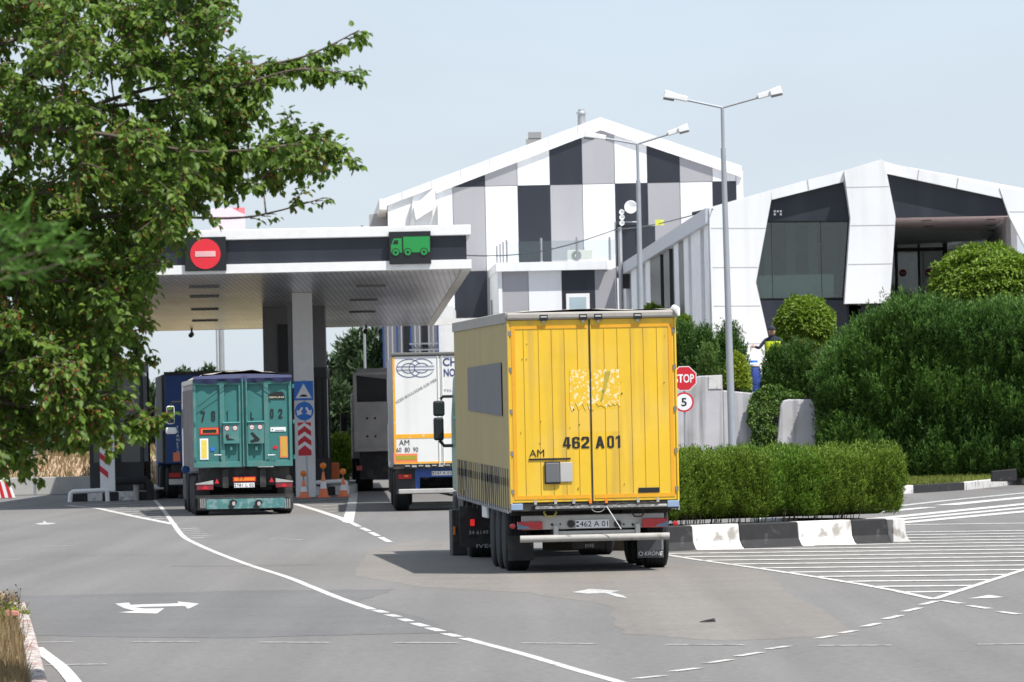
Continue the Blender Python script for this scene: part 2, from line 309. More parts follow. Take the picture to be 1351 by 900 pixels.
# ============================================================ ROAD AND GROUND
gm = mat('dry_ground', (.26, .20, .12), .95, var=.3, vs=.15, col2=(.16, .17, .06), c2s=.06, c2t=(.45, .6), bump=.5, bs=2)
tag(MB().slab([(-2500, -50), (2500, -50), (2500, 4500), (-2500, 4500)], -.5, -.02, gm).build('ground'), kind='structure')
ASPH = mat('asphalt', (.140, .135, .131), .85, var=.13, vs=.13, bump=.25, bs=60, col2=(.168, .161, .153), c2s=.05, c2t=(.40, .62), stretch=(1, .35, 1))
def asph_detail(m):
    n = m.node_tree; N = n.nodes; L = n.links; b = N['Principled BSDF']; src = b.inputs['Base Color'].links[0].from_socket
    tc = N.new('ShaderNodeTexCoord')
    f = N.new('ShaderNodeTexNoise'); f.inputs['Scale'].default_value = 9; f.inputs['Detail'].default_value = 8; f.inputs['Roughness'].default_value = .8; L.new(tc.outputs['Object'], f.inputs['Vector'])
    r = N.new('ShaderNodeMapRange'); r.inputs[1].default_value = .38; r.inputs[2].default_value = .62; r.inputs[3].default_value = .80; r.inputs[4].default_value = 1.17; L.new(f.outputs[0], r.inputs[0])
    # tyre-polished wheel lanes along the driving direction
    mp = N.new('ShaderNodeMapping'); mp.inputs['Rotation'].default_value = (0, 0, R(4)); mp.inputs['Scale'].default_value = (1, .02, 1); L.new(tc.outputs['Object'], mp.inputs[0])
    g = N.new('ShaderNodeTexNoise'); g.inputs['Scale'].default_value = 1.1; g.inputs['Detail'].default_value = 3; L.new(mp.outputs[0], g.inputs['Vector'])
    r2 = N.new('ShaderNodeMapRange'); r2.inputs[1].default_value = .35; r2.inputs[2].default_value = .65; r2.inputs[3].default_value = .90; r2.inputs[4].default_value = 1.06; L.new(g.outputs[0], r2.inputs[0])
    # cracks
    v = N.new('ShaderNodeTexVoronoi'); v.feature = 'DISTANCE_TO_EDGE'; v.inputs['Scale'].default_value = .22
    wn = N.new('ShaderNodeTexNoise'); wn.inputs['Scale'].default_value = 1.2; wn.inputs['Detail'].default_value = 5; L.new(tc.outputs['Object'], wn.inputs['Vector'])
    vm = N.new('ShaderNodeVectorMath'); vm.operation = 'MULTIPLY_ADD'; vm.inputs[1].default_value = (1.4, 1.4, 0); L.new(wn.outputs['Color'], vm.inputs[0]); L.new(tc.outputs['Object'], vm.inputs[2]); L.new(vm.outputs[0], v.inputs['Vector'])
    r3 = N.new('ShaderNodeMapRange'); r3.inputs[1].default_value = .0; r3.inputs[2].default_value = .006; r3.inputs[3].default_value = .86; r3.inputs[4].default_value = 1; L.new(v.outputs[0], r3.inputs[0])
    # oil drips and dark spots
    od = N.new('ShaderNodeTexNoise'); od.inputs['Scale'].default_value = 2.3; od.inputs['Detail'].default_value = 7; od.inputs['Roughness'].default_value = .7; L.new(tc.outputs['Object'], od.inputs['Vector'])
    ro = N.new('ShaderNodeMapRange'); ro.inputs[1].default_value = .64; ro.inputs[2].default_value = .74; ro.inputs[3].default_value = 1; ro.inputs[4].default_value = .76; L.new(od.outputs[0], ro.inputs[0])
    a0 = N.new('ShaderNodeMath'); a0.operation = 'MULTIPLY'; L.new(r.outputs[0], a0.inputs[0]); L.new(ro.outputs[0], a0.inputs[1])
    a = N.new('ShaderNodeMath'); a.operation = 'MULTIPLY'; L.new(a0.outputs[0], a.inputs[0]); L.new(r2.outputs[0], a.inputs[1])
    c = N.new('ShaderNodeMath'); c.operation = 'MULTIPLY'; L.new(a.outputs[0], c.inputs[0]); L.new(r3.outputs[0], c.inputs[1])
    mu = N.new('ShaderNodeVectorMath'); mu.operation = 'SCALE'; L.new(src, mu.inputs[0]); L.new(c.outputs[0], mu.inputs['Scale']); L.new(mu.outputs[0], b.inputs['Base Color'])
asph_detail(ASPH)
tag(MB().slab([(-70, -20), (90, -20), (90, 330), (-9, 330), (-9, 203), (-70, 200)], -.019, 0, ASPH).build('road'), kind='structure')
# lighter worn lane and a darker area of the road
AP1 = mat('beige_worn_asphalt', (.176, .163, .148), .85, var=.12, vs=.6, bump=.2, bs=60); asph_detail(AP1)
AP2 = mat('darker_asphalt', (.124, .122, .121), .85, var=.12, vs=.5, bump=.2, bs=60); asph_detail(AP2)
def patch(name, px, m, z):
    pts = [G(x, y) for x, y in px]; out = []
    for i, p in enumerate(pts):
        q = pts[(i+1) % len(pts)]
        for t in range(8):
            r = p.lerp(q, t/8); j = .12 if t else 0
            out.append((r.x+random.uniform(-j, j)*.5, r.y+random.uniform(-j, j)*.8))
    tag(MB().add([(a, b, z) for a, b in out], [tuple(range(len(out)))], m).build(name), kind='structure')
patch('worn_lane', [(480, 728), (560, 712), (900, 745), (1000, 752), (1130, 838), (960, 846), (820, 836), (805, 800), (700, 782), (560, 775), (470, 760)], AP1, .0014)
patch('darker_road_area', [(-60, 786), (60, 786), (330, 779), (520, 778), (470, 795), (560, 815), (600, 835), (300, 842), (-60, 838)], AP2, .0022)

MZ = [.0032]
def ribbon(pts, wd, m=WMARK, name='road_marking', world=False):
    q = [Vector((p[0], p[1])) if world else G(*p).to_2d() for p in pts]
    vs = []
    for i, p in enumerate(q):
        t = (q[min(i+1, len(q)-1)]-q[max(i-1, 0)]).normalized(); nn = Vector((-t.y, t.x))*wd*.40
        a, b = p+nn, p-nn; vs += [(a.x, a.y, 0), (b.x, b.y, 0)]
    return vs, [(2*i, 2*i+1, 2*i+3, 2*i+2) for i in range(len(q)-1)]
def mark(name, items):
    mb = MB(); z = MZ[0]; MZ[0] += .00025
    for ii, it in enumerate(items):
        pts, wd = it[0], it[1]; m = it[2] if len(it) > 2 else WMARK; wrl = it[3] if len(it) > 3 else False
        vs, fs = ribbon(pts, wd, m, world=wrl); mb.add([(a, b, z+(ii % 4)*.0004) for a, b, _ in vs], fs, m)
    return tag(mb.build(name), kind='structure')
def spline(pts, n=6):
    out = []; k = len(pts)
    for i in range(k-1):
        p0, p1, p2, p3 = pts[max(i-1, 0)], pts[i], pts[i+1], pts[min(i+2, k-1)]
        for j in range(n):
            t = j/n; out.append(tuple(.5*((2*p1[c])+(p2[c]-p0[c])*t+(2*p0[c]-5*p1[c]+4*p2[c]-p3[c])*t*t+(3*p1[c]-p0[c]-3*p2[c]+p3[c])*t**3) for c in range(len(p1))))
    return out+[tuple(pts[-1])]
mark('lane_line', [(spline([(203, 659), (213, 670), (228, 690), (242, 708), (262, 719), (290, 731), (330, 746), (380, 762), (415, 776), (450, 790), (491, 804)]), .14)])
mark('lane_line', [(spline([(629, 847), (660, 855), (700, 866), (760, 884), (820, 901), (900, 925)]), .135)])
mark('lane_dashes', [([a, b], .15) for a, b in [((495, 805), (508, 808.5)), ((512, 811), (525, 814)), ((529, 816.5), (541, 820)), ((546, 822.5), (562, 827)), ((566, 828.5), (582, 833)), ((587, 836), (605, 840.5)), ((611, 842.5), (629, 847))]])
mark('island_dashes', [([a, b], .16) for a, b in [((464, 690), (474, 695)), ((477, 696.5), (487, 701)), ((489, 702.5), (499, 707.5)), ((502, 709), (514, 715.5))]])
mark('small_dashes', [([(241+i*3.0, 697.5+i*2.4), (248+i*3.0, 697.6+i*2.4)], .8) for i in range(6)])
# hatched islands before the booths
mark('island_outline', [([(88, 667), (130, 671), (180, 682), (215, 689), (230, 692)], .25), ([(386, 664), (420, 674), (450, 684), (462, 690)], .25), ([(467, 650), (464, 668), (459, 689)], .32)])
hs = []
for i in range(9):
    t = i/9; hs.append(([(108+t*100, 667+t*21), (204+t*16, 662+t*25)], .3, WMARKF))
for i in range(6):
    t = i/6; hs.append(([(392+t*58, 661+t*22), (465-t*4, 657+t*26)], .3, WMARKF))
mark('island_hatching', hs)
# arrows
def arrow(polys, m=WMARK):
    mb = MB(); z = MZ[0]; MZ[0] += .00025
    for po in polys:
        q = [G(*p) for p in po]; mb.add([(a.x, a.y, z) for a in q], [tuple(range(len(q)))], m)
    tag(mb.build('arrow_marking'), kind='structure')
arrow([[(152, 797), (170, 795.5), (172, 798.5), (236, 796.5), (234, 794), (263, 797), (248, 804), (244, 800), (176, 801.5), (190, 803.5), (217, 803), (207, 810), (155, 808.5), (178, 806.5), (164, 803)]])
arrow([[(46, 691), (57, 690), (58, 687), (62, 690), (75, 690.5), (64, 692.5), (52, 692.5)]], WMARKF)
arrow([[(755, 782), (778, 777.5), (818, 780), (806, 782), (822, 786), (828, 790), (812, 787.5), (798, 783), (776, 784)]], WMARKF)
arrow([[(1277, 790.5), (1305, 785.5), (1325, 788.5), (1310, 789.5)]])
mark('joint_line', [([a, b], .13, WMARKF) for a, b in [((50, 848), (97, 847.5)), ((175, 847.5), (262, 847)), ((343, 848), (434, 848.5)), ((521, 848.5), (603, 849)), ((688, 849), (787, 850)), ((880, 851), (982, 851.5)), ((1080, 852.5), (1175, 852)), ((1290, 851), (1365, 850)), ((354, 711.5), (399, 712.5)), ((57, 721), (96, 720)), ((0, 739.5), (27, 739)), ((60, 878), (140, 877))]])
mark('turn_dashes', [([a, b], .13) for a, b in [((839, 896), (876, 892)), ((887, 886.5), (923, 882)), ((931, 876), (964, 871)), ((973, 866.5), (1004, 861.5)), ((1013, 857), (1040, 853)), ((1078, 843), (1100, 839.5)), ((1110, 836), (1129, 832.5)), ((1140, 827.5), (1159, 823)), ((1167, 817.5), (1188, 812.5)), ((1193, 807.5), (1214, 802.5)), ((1216, 798.5), (1236, 793.5)), ((1243, 793), (1269, 797)), ((1278, 799.5), (1305, 803.5)), ((1318, 807.5), (1344, 811))]])
LB = [(820, 722), (871, 731), (917, 738.5), (999, 750), (1066, 760), (1134, 771), (1182, 780), (1232, 791)]; RB = [(1232, 791), (1351, 752), (1480, 708)]
mark('hatch_outline', [(LB, .14), (RB, .14)])
lw = [G(*p).to_2d() for p in LB]; rw = [G(*p).to_2d() for p in RB]
def hit(seg, c, k=-.36):     # intersection of y = c + k x with a polyline
    for a, b in zip(seg, seg[1:]):
        fa, fb = a.y-c-k*a.x, b.y-c-k*b.x
        if fa*fb <= 0: return a.lerp(b, fa/(fa-fb))
hs = []; c0_ = 0; c = G(1228, 789.5).y+.36*G(1228, 789.5).x
for i in range(20):
    c += 2.42
    if i in (16, 17, 19): continue
    a = hit(lw, c); b = hit(rw, c)
    if a is None: a = Vector((2.4, c-.36*2.4))
    if b is None: b = Vector((13, c-.36*13))
    if i > 9: b = Vector((15.5, c-.36*15.5))
    hs.append(([a, b], .62, WMARK, True))
mark('hatch_stripes', hs)
mark('far_edge_lines', [([(1100, 675), (1180, 668.5), (1246, 661), (1380, 648)], .45, WMARKF), ([(1100, 680), (1180, 674), (1228, 669.5)], .6), ([(1246, 667), (1300, 661.5), (1380, 654)], .8), ([(1090, 691), (1180, 682.5), (1380, 662.5)], .7), ([(1090, 695), (1185, 686), (1380, 667.5)], .6), ([(1090, 699), (1190, 690), (1380, 672.5)], .7)])
mark('near_edge_line', [(spline([(48, 855), (62, 866), (80, 880), (95, 897), (108, 915)]), .17)])
mark('crack_line', [([(226, 747.5), (330, 747), (420, 745.5)], .08, KBLK)])

# right kerb, grass strip and terrace
kp = [G(1150, 653), G(1205.8, 651), G(1273, 646.7), G(1351, 638), G(1420, 629), G(1500, 616)]
kw = MB(); km = [KWHT, KBLK, KWHT, KWHT, KBLK]
for i in range(5):
    a, b = kp[i].to_2d(), kp[i+1].to_2d(); n = 4 if i == 2 else 2
    for j in range(n):
        p, q = a.lerp(b, j/n), a.lerp(b, (j+1)/n); t = (q-p).normalized(); o_ = Vector((-t.y, t.x))
        if o_.y < 0: o_ = -o_
        p2 = p+t*.012; q2 = q-t*.012
        kw.slab([p2, q2, q2+o_*.22, p2+o_*.22], -.02, .23, km[i])
tag(kw.build('kerb', bev=.02), kind='structure')
gs = [(p.x, p.y+.22) for p in kp]+[(38, 230), (3, 230), (3, kp[0].y+.4), (kp[0].x, kp[0].y+.25)]
tag(MB().slab(gs, -.01, .2, SOIL).build('verge_soil'), kind='structure')
def grass(name, poly_fn, n, z, hgt, m, wdt=.03):
    pts = poly_fn(n); n = len(pts); pos = np.column_stack([pts, np.full(n, z) if np.isscalar(z) else z(pts)])
    d = np.column_stack([np.random.randn(n)*.35, np.random.randn(n)*.35, np.ones(n)]); u = np.random.randn(n, 3)
    return cards(name, pos, d, u, hgt*(.5+np.random.rand(n)), wdt, m)
def strip(n):
    x = np.random.uniform(kp[0].x, kp[-1].x+4, n); ky = np.interp(x, [p.x for p in kp], [p.y for p in kp]); return np.column_stack([x, ky+.3+np.random.rand(n)**1.3*13])
tag(grass('verge_grass', strip, 26000, .19, .16, L_GRASS, .03), kind='stuff')

# ------------------------------------------------------------ dry field beyond
BX = -34
def berm(u, v):
    x = -70+u*61; y = 203+v*60; h = 1.25*min(1, v*4)*(.8+.2*math.sin(x*.3)+.12*math.sin(x*.9+y*.2)); return (x, y, h-.02)
mb = MB(); nu, nv = 60, 16
mb.add([berm(i/nu, j/nv) for j in range(nv+1) for i in range(nu+1)], [(j*(nu+1)+i, j*(nu+1)+i+1, (j+1)*(nu+1)+i+1, (j+1)*(nu+1)+i) for j in range(nv) for i in range(nu)], mat('dry_bank', (.36, .25, .16), .95, var=.25, vs=.5, col2=(.20, .20, .07), c2s=.12, c2t=(.48, .55), bump=.6, bs=3))
tag(mb.build('dry_bank', smooth=True), kind='structure')
def bp(n):
    return np.column_stack([np.random.uniform(-45, -9.3, n), 203.5+np.random.rand(n)*30])
tag(grass('dry_grass', bp, 16000, lambda p: 1.15*np.minimum(1, (p[:, 1]-203)/15)*(.8+.2*np.sin(p[:, 0]*.3)+.12*np.sin(p[:, 0]*.9+p[:, 1]*.2))-.05, .35, L_DRY, .06), kind='stuff')

# ============================================================ VEGETATION builders
def plumes(anc, nrmv, per, hgt, rad, L, Wd, rs, up_=1.0, out=.45):
    """feathery upright sprays: each anchor grows a narrow upward cone of leaf scales"""
    n = len(anc); ax = nrm(nrmv*out+np.array([0, 0, up_])+rs.randn(n, 3)*.16); sc = (.55+.8*rs.rand(n))[:, None]
    f = rs.rand(n, per)**.85; q = rs.rand(n, per)*6.283
    a = nrm(np.cross(ax, np.array([.3, .9, .1]))); b = np.cross(ax, a)
    rr_ = rad*(1-f)*(.35+.65*rs.rand(n, per))
    off = ax[:, None]*(f*hgt)[..., None]+a[:, None]*(np.cos(q)*rr_)[..., None]+b[:, None]*(np.sin(q)*rr_)[..., None]
    pos = (anc[:, None]+off*sc[:, None]).reshape(-1, 3)
    rad_d = (a[:, None]*np.cos(q)[..., None]+b[:, None]*np.sin(q)[..., None])
    d = (ax[:, None]*1.0+rad_d*.55+rs.randn(n, per, 3)*.2).reshape(-1, 3)
    u = (rad_d+rs.randn(n, per, 3)*.5).reshape(-1, 3)
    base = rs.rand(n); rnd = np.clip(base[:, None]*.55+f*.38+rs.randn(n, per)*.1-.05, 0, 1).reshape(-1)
    return pos, d, u, L*(.6+.8*rs.rand(n*per)), Wd, rnd
def dome(cx, cy, z0, rx, ry, h, n, seed, power=2.0, noise=.07, flat=.0):
    """points on a rounded upright shell, with inward scatter"""
    rs = np.random.RandomState(seed)
    v = rs.randn(n, 3); v[:, 2] = np.abs(v[:, 2])*1.0; 
    s = np.power(np.abs(v), 2/power)*np.sign(v); s = nrm(v)
    e = power; r = 1/np.power((np.abs(s)**e).sum(1), 1/e)
    dep = 1-.16*rs.rand(n)**1.6
    q = s*r[:, None]*dep[:, None]
    nz = 1+noise*noise3(q, 5.5, seed)+noise*.6*noise3(q, 14, seed+1)
    q = q*nz[:, None]
    pos = q*np.array([rx, ry, h])+np.array([cx, cy, z0])
    nn = nrm(s/np.array([rx, ry, h]))
    return pos, nn
def solid_dome(name, cx, cy, z0, rx, ry, h, m, k=.86, power=2.0, parent=None, bottom=0.0):
    def fn(u, v):
        th = u*2*math.pi; ph = v*math.pi/2*.999
        s = np.array([math.cos(th)*math.cos(ph), math.sin(th)*math.cos(ph), math.sin(ph)])
        r = 1/(np.abs(s)**power).sum()**(1/power)*k; s = s*r
        return (cx+s[0]*rx, cy+s[1]*ry, z0+s[2]*h)
    return solid_mesh(name, m, fn, 28, 12, parent)
CORE = mat('foliage_core', (.030, .050, .012), 1.0, var=.5, vs=9, spec=0)  # solid core filling the foliage, coloured darker for the shade inside
def shrub(name, label, cat, cx, cy, z0, rx, ry, h, n, m, L, Wd, seed, power=2.4, upw=.8, group=None, jit=.5, noise=.07, front_only=False, mix=None):
    t = thing(name, label, cat, (cx, cy, z0), group=group)
    pos, nn = dome(0, 0, 0, rx, ry, h, n, seed, power, noise)
    rs = np.random.RandomState(seed+5)
    d = nn*.8+np.array([0, 0, upw])+rs.randn(n, 3)*jit
    u = nn+rs.randn(n, 3)*.7
    rnd = np.clip(.5+.35*noise3(pos, 2.2, seed+9)+rs.randn(n)*.22, 0, 1)
    if m in (L_THUJA, L_THUJB):
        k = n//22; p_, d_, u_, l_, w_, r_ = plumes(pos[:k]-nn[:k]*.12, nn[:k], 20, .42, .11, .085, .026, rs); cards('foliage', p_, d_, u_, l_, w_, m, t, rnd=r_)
    else: cards('foliage', pos-nrm(d)*L*.4, d, u, L*(.6+.8*rs.rand(n)), Wd*(.7+.6*rs.rand(n)), m, t, rnd=rnd)
    solid_dome('shade_core', 0, 0, .0, rx, ry, h, CORE, .84, power, t)
    MB().tube([(0, 0, -.15), (0, 0, h*.4)], [.06, .04], BARK).build('stem', t)
    return t

# ---- hedge in the black-and-white kerbed island
ia, ib = G(884, 727.5), G(1193, 715.5)      # front foot of the low barriers
TH = Vector((ib.x-ia.x, ib.y-ia.y)).angle(Vector((1, 0))); TH = math.atan2(ib.y-ia.y, ib.x-ia.x)
LEN = (ib-ia).to_2d().length
def prof_block(mb, x0, x1, m, s=1):
    # low flared profile, seen from -y
    pr = [(-.0, 0), (.06, .03), (.13, .14), (.155, .40), (.18, .42), (.40, .42), (.42, .40), (.42, 0)]
    vs = [(x0, a, b) for a, b in pr]+[(x1, a, b) for a, b in pr]; n = len(pr)
    mb.add(vs, [tuple(range(n-1, -1, -1)), tuple(range(n, 2*n))]+[(i, (i+1) % n, (i+1) % n+n, i+n) for i in range(n)], m)
def at_px(px): # x along the island front
    return (px-884)/(1193-884)*LEN
segs = [(872, 920, KBLK), (920, 981, KWHT), (981, 1058, KBLK), (1058, 1130, KWHT), (1130, 1178, KBLK)]
isl = (ia.x, ia.y, 0)
names = ['black painted concrete kerb block of the hedge island next to the yellow truck', 'white kerb block of the hedge island nearest the yellow truck', 'longest black kerb block in the middle of the hedge island front', 'white kerb block right of the middle on the hedge island front', 'short black kerb block near the right end of the hedge island']
for (p0, p1, m), lb in zip(segs, names):
    mb = MB(); prof_block(mb, .006, at_px(p1)-at_px(p0)-.006, m)
    o = mb.build('kerb_block', bev=.012); o.location = Vector(isl)+Vector((math.cos(TH)*at_px(p0), math.sin(TH)*at_px(p0), 0)); o.rotation_euler = (0, 0, TH)
    tag(o, lb, 'kerb block', 'painted kerb blocks round the hedge island')
ISD = 7.0
mb = MB(); prof_block(mb, 0, 1.3, KWHT); o = mb.build('kerb_block', bev=.012)
o.rotation_euler = (0, 0, TH+R(90)); cc = at_px(1178)+.43
o.location = Vector(isl)+Vector((math.cos(TH)*cc, math.sin(TH)*cc, 0)); tag(o, 'white kerb block turning the right corner of the hedge island', 'kerb block', 'painted kerb blocks round the hedge island')
for i in range(2):
    o2 = o.copy(); COL.objects.link(o2); q = (i+1)*1.32
    o2.location = o.location+Vector((-math.sin(TH)*q, math.cos(TH)*q, 0))
    if i % 2 == 0:
        mb = MB(); prof_block(mb, 0, 1.3, KBLK); x = mb.build('kerb_block', bev=.012); x.location = o2.location; x.rotation_euler = o2.rotation_euler; bpy.data.objects.remove(o2); o2 = x
    tag(o2, ['black kerb block on the right side of the hedge island, behind its white corner', 'white kerb block second behind the corner of the hedge island', 'black kerb block third behind the corner of the hedge island', 'white kerb block at the far right corner of the hedge island'][i], 'kerb block', 'painted kerb blocks round the hedge island')
o = MB().slab([(0.1, .4), (at_px(1178), .4), (at_px(1178), 3.7), (.1, 3.7)], .0, .36, SOIL).build('island_soil'); o.location = isl; o.rotation_euler = (0, 0, TH); tag(o, kind='structure')
def hedge(name, label, L, D, h, n, m, seed, loc, rz, z0=.34, Lf=.11, Wf=.045, cat='hedge', nz=.1, group=None, upw=1.0, jit=.45):
    t = thing(name, label, cat, (loc[0], loc[1], z0), rz, group); rs = np.random.RandomState(seed)
    # rounded box shell centre origin at front-left foot
    s = rs.randn(n, 3); s[:, 2] = s[:, 2]*1.0; s = nrm(s); e = 7.0
    r = 1/np.power((np.abs(s)**e).sum(1), 1/e)
    # resample by face area: use box param
    A = np.array([L*h*1.6, D*h, D*h*.4, L*D]); fi = rs.choice(4, n, p=A/A.sum()); a, b = rs.rand(n)*2-1, rs.rand(n)*2-1
    c = np.zeros((n, 3))
    c[fi == 0] = np.stack([a, -np.ones(n), b], 1)[fi == 0]; c[fi == 1] = np.stack([np.ones(n), a, b], 1)[fi == 1]; c[fi == 2] = np.stack([-np.ones(n), a, b], 1)[fi == 2]; c[fi == 3] = np.stack([a, b, np.ones(n)], 1)[fi == 3]
    hd = np.array([L/2, D/2, h/2]); pc = c*hd; rad = min(.38, h*.3)
    inner = np.clip(pc, -(hd-rad), hd-rad); dv = pc-inner; ln = np.linalg.norm(dv, axis=1, keepdims=True); nn = dv/np.maximum(ln, 1e-6)
    q = inner+nn*rad
    disp = nz*noise3(q, 2.0, seed)+nz*.5*noise3(q, 6, seed+1)-rs.rand(n)**1.5*.22
    taper = 1-.05*(1-(q[:, 2:3]/h+.5))
    pos = q*np.array([1, 1, 1])*np.concatenate([taper, taper, np.ones_like(taper)], 1)+nn*disp[:, None]+np.array([L/2, D/2, h/2])
    d = nn*.6+np.array([0, 0, upw])+rs.randn(n, 3)*jit; u = nn+rs.randn(n, 3)*.6
    rnd = np.clip(.5+.3*noise3(pos, 2.2, seed+9)+rs.randn(n)*.2, 0, 1)
    mats = m if isinstance(m, list) else [m]
    if len(mats) == 1: cards('foliage', pos-nrm(d)*Lf*.5, d, u, Lf*(.6+.8*rs.rand(n)), Wf, mats[0], t, rnd=rnd)
    else:
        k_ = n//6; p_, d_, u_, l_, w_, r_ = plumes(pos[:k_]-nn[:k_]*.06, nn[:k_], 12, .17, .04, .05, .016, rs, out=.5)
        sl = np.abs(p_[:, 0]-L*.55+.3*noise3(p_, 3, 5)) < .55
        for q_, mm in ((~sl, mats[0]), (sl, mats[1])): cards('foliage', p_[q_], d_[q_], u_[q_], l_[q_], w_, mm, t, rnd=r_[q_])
    if False:
        sel = (np.abs(pos[:, 0]-L*.55+.25*rs.randn(n)) < .55)
        for k_, mm in ((~sel, mats[0]), (sel, mats[1])): cards('foliage', (pos-nrm(d)*Lf*.5)[k_], d[k_], u[k_], Lf*(.6+.8*rs.rand(k_.sum())), Wf, mm, t, rnd=rnd[k_])
    MB().box((.3, .3, .15), (L-.3, D-.3, h-.28), CORE).build('shade_core', t, bev=.15)
    return t
hd_x0 = at_px(888); hd_l = at_px(1183)-hd_x0
hl = Vector(isl)+Vector((math.cos(TH)*hd_x0-math.sin(TH)*.55, math.sin(TH)*hd_x0+math.cos(TH)*.55, 0))
h0 = hedge('clipped_hedge', 'clipped olive green hedge in the black and white kerbed island beside the yellow truck', hd_l+.90, 3.0, 1.2, 130000, [L_HEDGE, L_BRIGHT], 3, hl, TH, Lf=.075, Wf=.018)
mb = MB(); rs = random.Random(4)
for i in range(90):
    x = rs.uniform(.1, hd_l); y = rs.uniform(.15, .5)
    mb.tube([(x, y+.1, -.02), (x+rs.uniform(-.06, .06), y+.05, .2), (x+rs.uniform(-.1, .1), y+.05, .4)], [.010, .007, .004], BARK, 5)
mb.build('stems', h0)

# ---- retaining wall + terrace
WY = 172.5
def wx(px, py): return P(px, py, WY).x
def wz(px, py): return P(px, py, WY).z
xA0, xA1, xB1, xC1 = wx(845, 500), wx(953, 500), wx(1032, 540), wx(1088, 540)
zA, zB, zC = wz(935, 495), wz(985, 517), wz(1050, 527)
mb = MB()
xW = xA0-3.4
mb.prism([(xW, 0), (xA1, 0), (xA1, zA), (xA1-.7, zA-.02), (xA1-1.0, zA-.1), (xA1-1.6, zA-.12), (xW, zA-.12)], WY, WY+.35, CONC)
mb.prism([(xA1+.002, 0), (xB1, 0), (xB1, zB-.14), (xA1+.002, zB+.06)], WY+.003, WY+.35, CONC)
wl = mb.build('retaining_wall', bev=.03); tag(wl, 'stained pale grey concrete retaining wall behind the stop sign and lamp post', 'wall')
mb = MB(); a = [(xB1-.35, 0), (xC1, 0), (xC1, zC-.02), (xB1+.12, zC), (xB1-.02, zC-.04), (xB1-.1, zC-.2), (xB1-.18, zC-.9)]
mb.prism(a, WY-1.2, WY-.85, CONC); w2 = mb.build('retaining_wall', bev=.03); tag(w2, 'streaked concrete wall with a curved end right of the ivy', 'wall')
mb = MB(); mb.box((xA1-.42, WY-.02, zA-.42), (xA1-.02, WY-.004, zA-.02), KWHT); mb.box((xA1+.9, WY-.02, zB-.12), (xA1+1.6, WY-.004, zB+.0), KWHT); mb.build('fresh_white_repaint', wl)
TZ = 2.75
tag(MB().slab([(xA0-3.2, WY+.36), (xC1+4, WY+.36), (xC1+4, WY+4), (60, WY+4), (60, 300), (xA0-3.2, 300)], -.01, TZ, SOIL).build('terrace_ground'), kind='structure')

tag(MB().slab([(xA0-3, 185), (58, 185), (58, 299), (xA0-3, 299)], TZ+.001, TZ+.03, mat('pale_bounce_paving', (.58, .54, .52), .8, var=.12, vs=2)).build('bounce_paving'), kind='structure')  # unseen paving, added and kept pale to bounce light onto the porch ceiling
# ---- bushes on the terrace (front row)
def sh_px(name, label, cat, cx, ytop, ybot, wpx, Y, n, m, L, Wd, seed, group=None, power=2.3, **k):
    s = F/Y; top = P(cx, ytop, Y); bot = P(cx, ybot, Y); rx = wpx/2/s
    if m in (L_THUJA, L_THUJB): top.z -= .30; rx -= .10
    return shrub(name, label, cat, top.x, Y, bot.z, rx, rx, top.z-bot.z, n, m, L, Wd, seed, power, group=group, **k)
GT = 'rounded conifers along the terrace edge'
sh_px('thuja_bush', 'dark rounded conifer bush just right of the yellow truck, leftmost on the terrace', 'bush', 903, 424, 530, 56, 176.1, 18000, L_THUJA, .14, .036, 11, GT)
sh_px('thuja_bush', 'second rounded conifer from the truck, behind the lighter shrub', 'bush', 928, 430, 530, 54, 175.4, 18000, L_THUJA, .14, .036, 12, GT)
sh_px('thuja_bush', 'tallest pointed conifer bush directly behind the nearer lamp post', 'bush', 960, 422, 540, 66, 176.0, 22000, L_THUJA, .14, .036, 13, GT, power=1.9)
sh_px('leafy_shrub', 'pale mid green shrub between two dark conifers left of the lamp post', 'bush', 934, 452, 520, 34, 173.8, 4000, L_THUJB, .12, .06, 14)
sh_px('golden_shrub', 'small yellow-green clipped shrub right of the lamp post on the wall', 'bush', 972, 468, 512, 34, 173.4, 2600, L_YEL, .14, .08, 15, upw=.3, power=2.0)
sh_px('thuja_bush', 'rounded conifer right of the blue barrel below the person', 'bush', 1028, 453, 545, 58, 175.8, 20000, L_THUJA, .14, .036, 16, GT)
sh_px('thuja_bush', 'dark conifer between the barrel-side conifer and the tall hedge', 'bush', 1056, 448, 545, 54, 175.2, 18000, L_THUJA, .14, .036, 17, GT)
sh_px('thuja_bush', 'paler loose conifer at the left end of the tall hedge', 'bush', 1083, 458, 548, 52, 174.8, 8000, L_THUJB, .2, .05, 18, GT)
sh_px('round_shrub', 'green shrub showing over the truck roof in front of the slatted wing', 'bush', 862, 402, 470, 44, 205, 3500, L_GLOBE, .2, .1, 19)
sh_px('round_shrub', 'light green shrub just above the right top corner of the yellow truck', 'bush', 897, 418, 480, 40, 190, 3500, L_GLOBE, .18, .09, 20)
